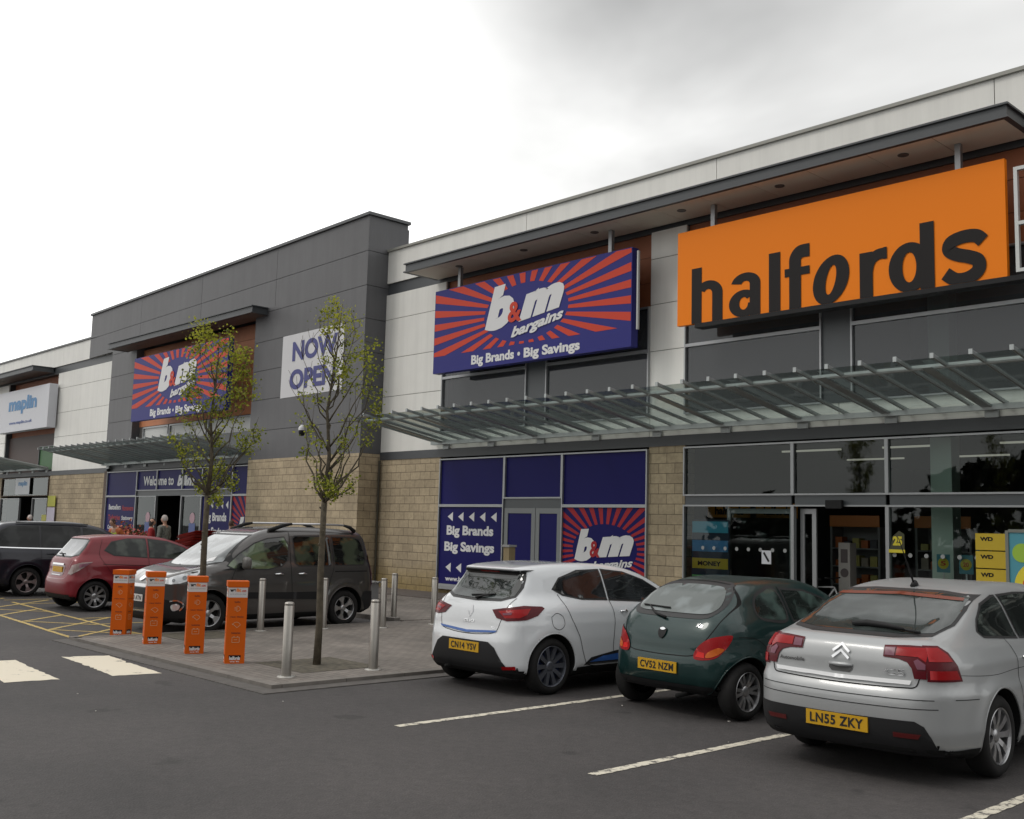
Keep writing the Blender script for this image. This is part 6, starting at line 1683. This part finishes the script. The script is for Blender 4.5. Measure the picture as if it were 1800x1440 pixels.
street_tree('slim young tree with sparse fresh leaves, in front of the white banner', (-11.68, 7.67, Zp), 0, 2.08, (.12, 4.72), cl1, .043, 5, 30.0, bare=[(-.35, 4.1), (-.28, 4.35), (-.4, 3.7), (.3, 4.3), (.45, 3.6), (-.15, 4.5), (.1, 4.3), (.32, 2.9)])
c2 = [(365,588,28,1.3),(345,600,20,1.2),(395,600,20,1.1),(410,610,16,1.),(430,625,14,.9),(380,640,36,1.),(330,660,25,1.),(420,660,28,.9),(350,690,30,1.),(430,705,22,1.),(452,735,15,.8),(390,720,35,.9),(335,740,22,.8),(305,760,14,.7),(370,770,28,.8),(420,770,20,.6),(440,760,14,.8),(350,800,22,.7),(380,830,28,1.1),(402,848,18,1.),(350,835,20,.9),(330,810,12,.6),(372,862,16,1.2),(392,884,10,.9),(345,860,10,.8),(405,690,22,.9),(360,720,22,.8)]
cl2 = [((px_-(365+(865-y_)*.05))/109, 2.3+(865-y_)*.00917, r_/109, d) for px_, y_, r_, d in c2]
street_tree('bushier young tree in front of the far sunburst sign', (-15.62, 8.05, Zp), 0, 2.2, (.05, 4.85), cl2, .05, 11, 32.0, leafs=.042, bare=[(-.4, 3.4), (.4, 3.3), (-.5, 2.9), (.1, 4.2)])
pit = struct('tree_pit', MB().poly([(-12.25, 7.1, Zp+.004), (-11.1, 7.1, Zp+.004), (-11.1, 8.25, Zp+.004), (-12.25, 8.25, Zp+.004)]), mat('tree_pit_grit', (.085, .075, .055), .95, var=.4, vscale=14), fixn=False)
pit2 = struct('tree_pit', MB().poly([(-16.1, 7.5, Zp+.004), (-15.05, 7.5, Zp+.004), (-15.05, 8.6, Zp+.004), (-16.1, 8.6, Zp+.004)]), MC['tree_pit_grit'], fixn=False)

# scraps of litter and pale grit lying on the tarmac
rn2 = random.Random(21)
for i in range(9):
    x, y = rn2.uniform(-9.5, -1.5), rn2.uniform(3.2, 9.0)
    if i < 5: x, y = rn2.uniform(-14, -8), rn2.uniform(2.6, 6)
    s_ = rn2.uniform(.005, .011); a = rn2.uniform(0, 6.28)
    mb = MB().extr([(x+s_*math.cos(a+k*1.57)*(1+.5*rn2.random()), y+s_*math.sin(a+k*1.57)*(1+.5*rn2.random()), .002) for k in range(4)], (0, 0, rn2.uniform(.003, .008)))
    o = build('litter_scrap', mb, mat('litter', (.5, .48, .44), .8), loc=(x, y, 0)); tag(o, 'tiny pale scrap of litter lying on the dark tarmac', 'litter', 'litter scraps on the tarmac')

# ------------------------------------------------------------------ people by the far doors
def skin_mesh(name, verts, edges, radii, m, parent, sub=2):
    me = bpy.data.meshes.new(name); me.from_pydata(verts, edges, []); o = mesh_obj(name, me, parent, m)
    md = o.modifiers.new('s', 'SKIN'); md.use_smooth_shade = True
    for i, r_ in enumerate(radii): me.skin_vertices[0].data[i].radius = (r_, r_) if not isinstance(r_, tuple) else r_
    me.skin_vertices[0].data[0].use_root = True
    ss = o.modifiers.new('u', 'SUBSURF'); ss.levels = sub; ss.render_levels = sub
    bpy.context.view_layer.update()
    m2 = bpy.data.meshes.new_from_object(o.evaluated_get(bpy.context.evaluated_depsgraph_get()))
    o.modifiers.clear(); o.data = m2; m2.name = name
    return o
M_skin = mat('skin', (.42, .24, .17), .55)
def person(loc, rz, h, top, trousers, hair, label, lean=0.0, long_hair=False, vest=None):
    t = thing('person', label, 'person', loc, rz); k = h/1.75
    V = [(0,0,.95),(0,0,1.12),(0,0,1.28),(0,0,1.42),(0,.01,1.50),(0,.015,1.56),(0,-.005,1.66),
         (.10,0,.88),(.11,.0,.48),(.11,.02,.09),(.12,-.12,.04),(-.10,0,.88),(-.12,-.06,.48),(-.12,.0,.09),(-.13,-.13,.04),
         (.19,.0,1.42),(.25,.01,1.15),(.24,-.12,.92),(-.19,0,1.42),(-.25,.01,1.15),(-.24,-.12,.92)]
    E_ = [(0,1),(1,2),(2,3),(3,4),(4,5),(5,6),(0,7),(7,8),(8,9),(9,10),(0,11),(11,12),(12,13),(13,14),(3,15),(15,16),(16,17),(3,18),(18,19),(19,20)]
    Rr = [(.15,.11),(.14,.10),(.16,.11),(.15,.10),.055,.05,.075,(.09,.09),.062,.042,.035,(.09,.09),.062,.042,.035,.062,.048,.035,.062,.048,.035]
    def P(p, q=lean): return (p[0]*k, p[1]*k-(max(0, p[2]-.95)*q), p[2]*k)
    body = skin_mesh('body', [P(p) for p in V], E_, [tuple(q*k for q in r_) if isinstance(r_, tuple) else r_*k for r_ in Rr], M_skin, t)
    # head with nose and ears, hands with fingers
    hc = Vector(P((0, -.01, 1.665)))
    hd = MB(); n = 16; m_ = 10
    for i in range(m_+1):
        ph = math.pi*i/m_
        for j in range(n):
            th = 2*math.pi*j/n; x = .073*math.sin(ph)*math.cos(th); y = .092*math.sin(ph)*math.sin(th); z = .115*math.cos(ph)
            if z < -.03: y -= .012*(-z-.03)/.08; x *= .9
            if y < -.07 and abs(z+.01) < .03 and abs(x) < .02: y -= .022
            hd.v.append((hc.x+x*k, hc.y+y*k, hc.z+z*k))
    for i in range(m_):
        for j in range(n): hd.f.append([i*n+j, i*n+(j+1) % n, (i+1)*n+(j+1) % n, (i+1)*n+j]); hd.m.append(0)
    for s_ in (-1, 1): hd.tube([(hc.x+s_*.07*k, hc.y+.01, hc.z+.015), (hc.x+s_*.083*k, hc.y+.018, hc.z+.0)], [.02, .014], 6)
    for s_ in (-1, 1): hd.tube([(hc.x+s_*.028*k, hc.y-.084*k, hc.z+.015*k), (hc.x+s_*.028*k, hc.y-.09*k, hc.z+.015*k)], [.010, .006], 6)
    build('head', hd, M_skin, t, world=False, smooth=True)
    hr = MB()
    for i in range(7):
        ph = math.pi*.62*i/6
        for j in range(n):
            th = 2*math.pi*j/n; fr = max(0, -math.sin(th)); lim = ph*(1-.45*fr)
            z = .125*math.cos(lim)-(.08*(i/6)*(1-fr) if long_hair else 0)
            hr.v.append((hc.x+.081*math.sin(lim)*math.cos(th)*k, hc.y+.008+.10*math.sin(lim)*math.sin(th)*k, hc.z+.004+z*k))
    for i in range(6):
        for j in range(n): hr.f.append([i*n+j, i*n+(j+1) % n, (i+1)*n+(j+1) % n, (i+1)*n+j]); hr.m.append(0)
    build('hair', hr, hair, t, world=False, smooth=True)
    hand = MB()
    for s_ in (-1, 1):
        w_ = Vector(P((s_*.24, -.13, .90))); hand.tube([w_, w_+Vector((0, -.03, -.07))*k], [.03, .032], 8)
        for q in range(4): hand.tube([w_+Vector(((q-1.5)*.017, -.03, -.07))*k, w_+Vector(((q-1.5)*.018, -.045, -.115-.01*(q in (1, 2))))*k, w_+Vector(((q-1.5)*.016, -.07, -.13))*k], [.009, .008, .006], 5)
        hand.tube([w_+Vector((-s_*.025, -.02, -.03))*k, w_+Vector((-s_*.045, -.05, -.075))*k], [.010, .007], 5)
    build('hands', hand, M_skin, t, world=False, smooth=True)
    T = [(0,0,.90),(0,0,1.10),(0,0,1.28),(0,0,1.42),(0,.01,1.49),(.195,.0,1.42),(.25,.01,1.15),(.24,-.11,.95),(-.195,0,1.42),(-.25,.01,1.15),(-.24,-.11,.95)]
    Et = [(0,1),(1,2),(2,3),(3,4),(3,5),(5,6),(6,7),(3,8),(8,9),(9,10)]
    Rt = [(.175,.135),(.165,.125),(.185,.135),(.17,.12),.07,.078,.064,.05,.078,.064,.05]
    skin_mesh('jacket', [P(p) for p in T], Et, [tuple(q*k for q in r_) if isinstance(r_, tuple) else r_*k for r_ in Rt], top, t)
    if vest: skin_mesh('vest', [P(p) for p in T[:4]]+[P((.10,0,1.44)), P((-.10,0,1.44))], [(0,1),(1,2),(2,3),(3,4),(3,5)], [tuple(q*k*1.07 for q in r_) for r_ in Rt[:4]]+[.08*k, .08*k], vest, t)
    U = [(0,0,.96),(.10,0,.88),(.11,.0,.48),(.11,.02,.10),(-.10,0,.88),(-.12,-.06,.48),(-.12,.0,.10)]
    skin_mesh('trousers', [P(p) for p in U], [(0,1),(1,2),(2,3),(0,4),(4,5),(5,6)], [(.155*k,.125*k),.10*k,.078*k,.06*k,.10*k,.078*k,.06*k], trousers, t)
    sh = MB()
    for s_, yy in ((1, .02), (-1, .0)):
        sh.tube([P((s_*.115, yy+.05, .045)), P((s_*.12, yy-.04, .05)), P((s_*.125, yy-.13, .035)), P((s_*.125, yy-.19, .03))], [.042, .05, .042, .02], 8)
    build('shoes', sh, M_blk, t, world=False, smooth=True)
    return t
H_grey = mat('grey_hair', (.42, .38, .36), .8); H_br = mat('brown_hair', (.06, .03, .02), .7); H_dk = mat('dark_hair', (.02, .015, .013), .7)
C_red = mat('red_jacket', (.30, .015, .018), .8); C_pat = mat('patterned_grey', (.14, .145, .13), .85, var=.5, vscale=18); C_dk = mat('dark_cloth', (.03, .03, .035), .85)
C_hv = mat('hi_vis', (.45, .55, .06), .6); C_org = mat('orange_cloth', (.42, .11, .03), .7)
person((-31.85, 15.0, .055), R(-60), 1.91, C_pat, C_dk, H_grey, 'grey-haired person in a patterned grey shirt, beside the one in red')
person((-32.75, 15.0, .055), R(150), 1.80, C_red, C_dk, H_dk, 'dark-haired person in a red jacket standing before the far shop doors', long_hair=True)
person((-32.45, 13.9, .055), R(20), 1.76, C_org, C_dk, H_br, 'person in an orange top and yellow safety vest, bending behind the red car', lean=.55, vest=C_hv)
person((-29.4, 16.0, .055), R(200), 1.80, C_dk, C_dk, H_br, 'brown-haired person whose head shows above the grey carrier\'s roof')
person((-45.3, 15.5, .055), R(-40), 1.82, mat('beige_coat', (.3, .26, .2), .8), C_dk, mat('white_hair', (.62, .55, .52), .8), 'white-haired person whose head shows above the navy car roof')

# ------------------------------------------------------------------ goods displayed outside the far shop
st = thing('garden_trolley_stack', 'untidy stack of red plastic tubs on a trolley behind the red car', 'stack of tubs', (-28.3, 14.2, .055))
M_rp = mat('red_plastic', (.34, .02, .012), .45)
build('frame', MB().box(-29.3, -27.3, 13.8, 14.6, .055, .12).box(-29.3, -27.3, 13.8, 14.6, 1.0, 1.05).box(-29.28, -29.22, 13.8, 13.86, .1, 1.0).box(-27.36, -27.30, 13.8, 13.86, .1, 1.0).box(-29.28, -29.22, 14.54, 14.6, .1, 1.0).box(-27.36, -27.30, 14.54, 14.6, .1, 1.0), M_steel, st)
for i in range(9):
    mb = MB(); z = 1.06+.05*i; sh_ = .05*i; o = [(-.62, -.3), (.55, -.32), (.66, 0), (.55, .32), (-.62, .3), (-.72, 0)]
    tl = .06+.035*(i % 3)
    a = [(-28.4+p*.84+sh_, 14.2+q*.8, z+p*tl) for p, q in o]; b = [(-28.4+p+sh_, 14.2+q, z+.045+p*tl) for p, q in o]; c_ = [(-28.4+p*.95+sh_, 14.2+q*.93, z+.045+p*tl) for p, q in o]
    mb.add(a+b+c_, [tuple(range(6))[::-1]]+[(k, (k+1) % 6, 6+(k+1) % 6, 6+k) for k in range(6)]+[(6+k, 6+(k+1) % 6, 12+(k+1) % 6, 12+k) for k in range(6)])
    build('tub', mb, M_rp if i % 3 else mat('dull_red_plastic', (.24, .02, .015), .5), st)
fs = thing('flower_stand', 'stand of orange and red bedding flowers outside the far shop', 'flower stand', (-34.4, 15.0, .055))
build('shelf', MB().box(-35.6, -33.2, 14.7, 15.3, 1.15, 1.2).box(-35.6, -33.2, 14.7, 15.3, .55, .6).box(-35.6, -35.5, 14.7, 15.3, .055, 1.15).box(-33.3, -33.2, 14.7, 15.3, .055, 1.15), M_steel, fs)
fm = MB(); rn = random.Random(4)
for i in range(900):
    x = rn.uniform(-35.55, -33.25); z = 1.2+abs(rn.gauss(0, .16))*(1.4 if x < -34.4 else .8); y = rn.uniform(14.7, 15.3); s_ = rn.uniform(.02, .05)
    u = Vector((rn.gauss(0, 1), rn.gauss(0, 1), rn.gauss(0, 1))).normalized()*s_; w_ = u.orthogonal().normalized()*s_
    p = Vector((x, y, z)); fm.add([p-u, p+w_, p+u, p-w_], [(0, 1, 2, 3)], rn.choice((0, 0, 1, 2)))
fl = build('flowers', fm, [mat('flower_orange', (.42, .11, .05), .7), mat('flower_red', (.3, .02, .03), .7), mat('flower_leaf', (.06, .09, .025), .7)], fs, fixn=False); fl['kind'] = 'stuff'
be = thing('bench', 'low metal bench on the paving just behind the grey carrier', 'bench', (-21.4, 15.3, .055))
for k in range(3): build('slat', MB().box(-22.0, -20.9, 15.1+.14*k, 15.2+.14*k, .47, .50), mat('bench_metal', (.25, .25, .25), .5), be)
for x in (-21.9, -21.05): build('leg', MB().box(x, x+.06, 15.12, 15.46, .055, .47), MC['bench_metal'], be)

# ------------------------------------------------------------------ inside and on the right-hand shop's glass
def board(name, label, cat, x0, x1, z0, z1, y, m, th=.02):
    t = thing(name, label, cat, ((x0+x1)/2, y, z0)); o = build('board', MB().box(x0, x1, y, y+th, z0, z1), m, t); return t
ho = mat('hanging_orange', (.62, .24, .015), .5)
for x0, x1, l in ((-14.0, -12.9, 'left-hand orange hanging sign just inside the right shop window'), (-12.75, -11.75, 'right-hand orange hanging sign just inside the right shop window')):
    t = board('hanging_sign', l, 'hanging sign', x0, x1, 2.22, 2.52, 19.2, ho)
    build('lettering', text_mb('halfords', x0+.2, x1-.15, 2.28, 2.46, 19.19, .04), M_black, t, fixn=False)
t = thing('window_poster', 'tall dark poster with blue, yellow and green bands inside the right shop window', 'poster', (-13.5, 18.56, .7))
build('sheet', MB().box(-13.98, -13.0, 18.60, 18.61, .2, 2.16), mat('poster_dark', (.02, .035, .07), .5), t)
for z0, z1, c, s_ in ((1.88, 2.12, (.08, .48, .68), 'wheels'), (1.48, 1.72, (.10, .34, .70), 'bike repair'), (1.12, 1.34, (.75, .52, .04), 'MONEY'), (.74, .98, (.22, .62, .22), 'fitting')):
    b_ = build('band', MB().box(-13.95, -13.03, 18.585, 18.598, z0, z1), mat('band'+str(z0), c, .5), t)
    if s_ == 'MONEY': build('lettering', text_mb(s_, -13.8, -13.2, z0+.06, z1-.06, 18.58, .04), M_black, b_, fixn=False)
t = thing('notice', 'small white notice with a dark diagonal mark on the shop glass', 'notice', (-12.0, 18.47, 1.3))
build('sheet', MB().box(-12.13, -11.91, 18.47, 18.48, 1.28, 1.55), MC['sign_board_white'], t); build('mark', MB().poly([(-12.1, 18.466, 1.5), (-12.06, 18.466, 1.52), (-11.94, 18.466, 1.34), (-11.98, 18.466, 1.32)]), M_black, t, fixn=False)
yl = mat('card_yellow', (.60, .42, .02), .5)
names = ('topmost', 'second', 'third', 'lowest')
for i in range(4):
    z1 = 1.985-.305*i; t = board('price_card', '%s of four yellow price cards stacked up the window edge' % names[i], 'price card', -7.80, -7.20, z1-.285, z1, 18.44, yl, .008)
    build('lettering', text_mb('WD', -7.72, -7.50, z1-.13, z1-.06, 18.436, .05), M_black, t, fixn=False)
cb_ = mat('card_blue', (.10, .32, .40), .5); cy_ = mat('card_circle', (.66, .55, .03), .5); orr = mat('card_red', (.55, .06, .01), .5)
for (x0, x1, z0, z1, s_, l, stick) in ((-8.53, -8.31, 1.28, 1.60, '5', 'blue card with yellow disc on a white stick, nearer the pale green column', 1), (-8.13, -7.90, 1.27, 1.60, '20', 'blue card with yellow disc on a white stick, nearer the yellow price cards', 1), (-7.84+.02, -7.58, 1.58, 1.92, '', 'higher blue card with a yellow disc, beside the yellow price cards', 0)):
    x0 -= .02
    t = board('price_card', l, 'price card', x0, x1, z0, z1, 18.57, cb_, .008)
    cx, cz = (x0+x1)/2, (z0+z1)/2
    build('disc', MB().lathe([(.001, 18.566), (.10, 18.566)], 20, (cx, 0, cz), 'y'), cy_, t, fixn=False)
    if s_: build('lettering', text_mb(s_, cx-.05, cx+.05, cz-.04, cz+.04, 18.562, .03), orr, t, fixn=False)
    if stick: build('stick', MB().box(cx-.015, cx+.015, 18.575, 18.585, .75, z0), M_wht, t)
t = thing('hanging_tag', 'yellow and black shaped tag marked 25 hanging beside the doorway', 'tag', (-9.25, 18.45, 1.5))
build('sheet', MB().extr([(-9.36, 18.43, 1.66), (-9.30, 18.43, 1.90), (-9.18, 18.43, 2.0), (-9.08, 18.43, 1.94), (-9.08, 18.43, 1.66)], (0, .008, 0)), mat('tag_black', (.05, .05, .02), .5), t)
build('band', MB().box(-9.38, -9.07, 18.425, 18.433, 1.60, 1.66), cy_, t); build('lettering', text_mb('25', -9.3, -9.12, 1.73, 1.9, 18.425, .06), cy_, t, fixn=False)
t = thing('display_stand', 'pale printed column display just inside the open doorway', 'display stand', (-10.9, 19.6, .1))
build('column', MB().box(-11.0, -10.75, 19.5, 19.75, .1, 1.75), mat('stand_pale', (.42, .40, .37), .6), t)
build('graphic', MB().lathe([(.001, 19.494), (.09, 19.494)], 16, (-10.87, 0, 1.15), 'y').box(-10.95, -10.8, 19.492, 19.496, 1.35, 1.62), mat('stand_print', (.12, .10, .10), .6), t, fixn=False)
for x, l in ((-11.9, 'shelving unit seen inside the doorway, left one'), (-9.9, 'shelving unit with orange header seen inside the doorway, right one')):
    t = thing('shelving_unit', l, 'shelves', (x, 22, .1))
    build('frame', MB().box(x-.6, x+.6, 22.3, 22.35, .1, 2.1).box(x-.6, x-.55, 21.8, 22.3, .1, 2.1).box(x+.55, x+.6, 21.8, 22.3, .1, 2.1), mat('shelf_grey', (.2, .2, .2), .6), t)
    build('header', MB().box(x-.6, x+.6, 21.78, 21.8, 2.1, 2.35), mat('header_orange', (.5, .16, .03), .5), t)
    for z in (.4, .8, 1.2, 1.6):
        sh_ = build('shelf', MB().box(x-.55, x+.55, 21.8, 22.3, z, z+.03), MC['shelf_grey'], t)
        for q in range(5):
            cc_ = rn.choice(((.4, .1, .02), (.3, .25, .2), (.05, .05, .06), (.4, .35, .1))); build('packet', MB().box(x-.5+.21*q, x-.34+.21*q, 21.85, 22.1, z+.03, z+.03+rn.uniform(.12, .28)), mat('packet%s' % (cc_,), cc_, .5), sh_)
# bicycle inside the doorway
bk = thing('bicycle', 'white bicycle on show just inside the open doorway', 'bicycle', (-11.1, 19.0, .1))
def bike():
    W_ = mat('bike_white', (.5, .5, .5), .3); cx = (-11.62, -10.6); z = .1+.34; y = 19.0
    for x in cx:
        n = 32; ty = MB().tube([(x+.33*math.cos(2*math.pi*i/n), y, z+.33*math.sin(2*math.pi*i/n)) for i in range(n+1)], .02, 6, caps=False)
        w = build('wheel', ty, M_tyre, bk, smooth=True); sp = MB()
        for i in range(14): sp.tube([(x, y, z), (x+.32*math.cos(i*.4488), y, z+.32*math.sin(i*.4488))], .002, 3)
        build('spokes', sp, M_chrome, w)
    fr_ = MB()
    for a, b in (((cx[0], z), (-11.2, z+.42)), ((-11.2, z+.42), (-10.82, z+.44)), ((-10.82, z+.44), (cx[1], z)), ((cx[0], z), (-11.15, z-.03)), ((-11.15, z-.03), (-11.25, z+.55)), ((-11.15, z-.03), (-10.82, z+.40))): fr_.tube([(a[0], y, a[1]), (b[0], y, b[1])], .018, 6)
    build('frame', fr_, W_, bk, smooth=True)
    build('saddle', MB().tube([(-11.38, y, z+.58), (-11.25, y, z+.59), (-11.1, y, z+.57)], [.06, .05, .02], 8), M_blk, bk, smooth=True)
    build('handlebar', MB().tube([(-10.85, y-.28, z+.62), (-10.83, y, z+.60), (-10.85, y+.28, z+.62)], .014, 6).tube([(-10.82, y, z+.44), (-10.85, y, z+.60)], .016, 6), M_blk, bk, smooth=True)
bike()
# pavement board at the right edge
t = thing('pavement_board', 'turquoise pavement board with a big yellow disc at the right edge of the picture', 'pavement board', (-6.35, 17.4, .085))
build('panel', MB().box(-6.82, -5.9, 17.38, 17.42, .15, 2.0), mat('turquoise', (.06, .26, .33), .45), t)
build('rim', MB().box(-6.87, -6.82, 17.36, 17.44, .12, 2.03).box(-5.9, -5.85, 17.36, 17.44, .12, 2.03).box(-6.82, -5.9, 17.36, 17.44, 2.0, 2.05).box(-6.82, -5.9, 17.36, 17.44, .085, .15), mat('board_rim', (.16, .17, .15), .5), t)
build('disc', MB().lathe([(.001, 17.375), (.42, 17.375)], 32, (-6.33, 0, 1.15), 'y'), cy_, t, fixn=False)
build('disc', MB().lathe([(.001, 17.372), (.15, 17.372)], 24, (-6.62, 0, 1.68), 'y'), mat('lime_disc', (.28, .45, .04), .5), t, fixn=False)
build('lettering', text_mb('9', -6.62, -6.4, .98, 1.3, 17.370, .06), orr, t, fixn=False)

# ------------------------------------------------------------------ tree belt across the car park behind the viewpoint (mirrored in the glass)
tb = MB(); rn = random.Random(9)
for i in range(9000):
    a = rn.uniform(-2.75, .95)   # azimuth, facing away from the shops
    rr_ = rn.uniform(42, 52); hh = 5.2+2.6*math.sin(a*5.1)+1.8*math.sin(a*13.7+1)+1.0*math.sin(a*31)
    z = hh*math.sqrt(rn.random()); p = Vector((math.cos(a)*rr_, math.sin(a)*rr_-8, max(.1, z))); s_ = rn.uniform(.35, .95)
    u = Vector((rn.gauss(0, 1), rn.gauss(0, 1), rn.gauss(0, 1))).normalized()*s_; w_ = u.orthogonal().normalized()*s_*.8
    tb.add([p-u, p+w_, p+u, p-w_], [(0, 1, 2, 3)], rn.choice((0, 1)))
o = build('tree_belt', tb, [mat('belt_green', (.035, .042, .022), .9), mat('belt_brown', (.045, .04, .03), .9)], None, fixn=False)
tag(o, 'dense belt of dark trees far across the car park behind the viewpoint', 'trees', kind='stuff')
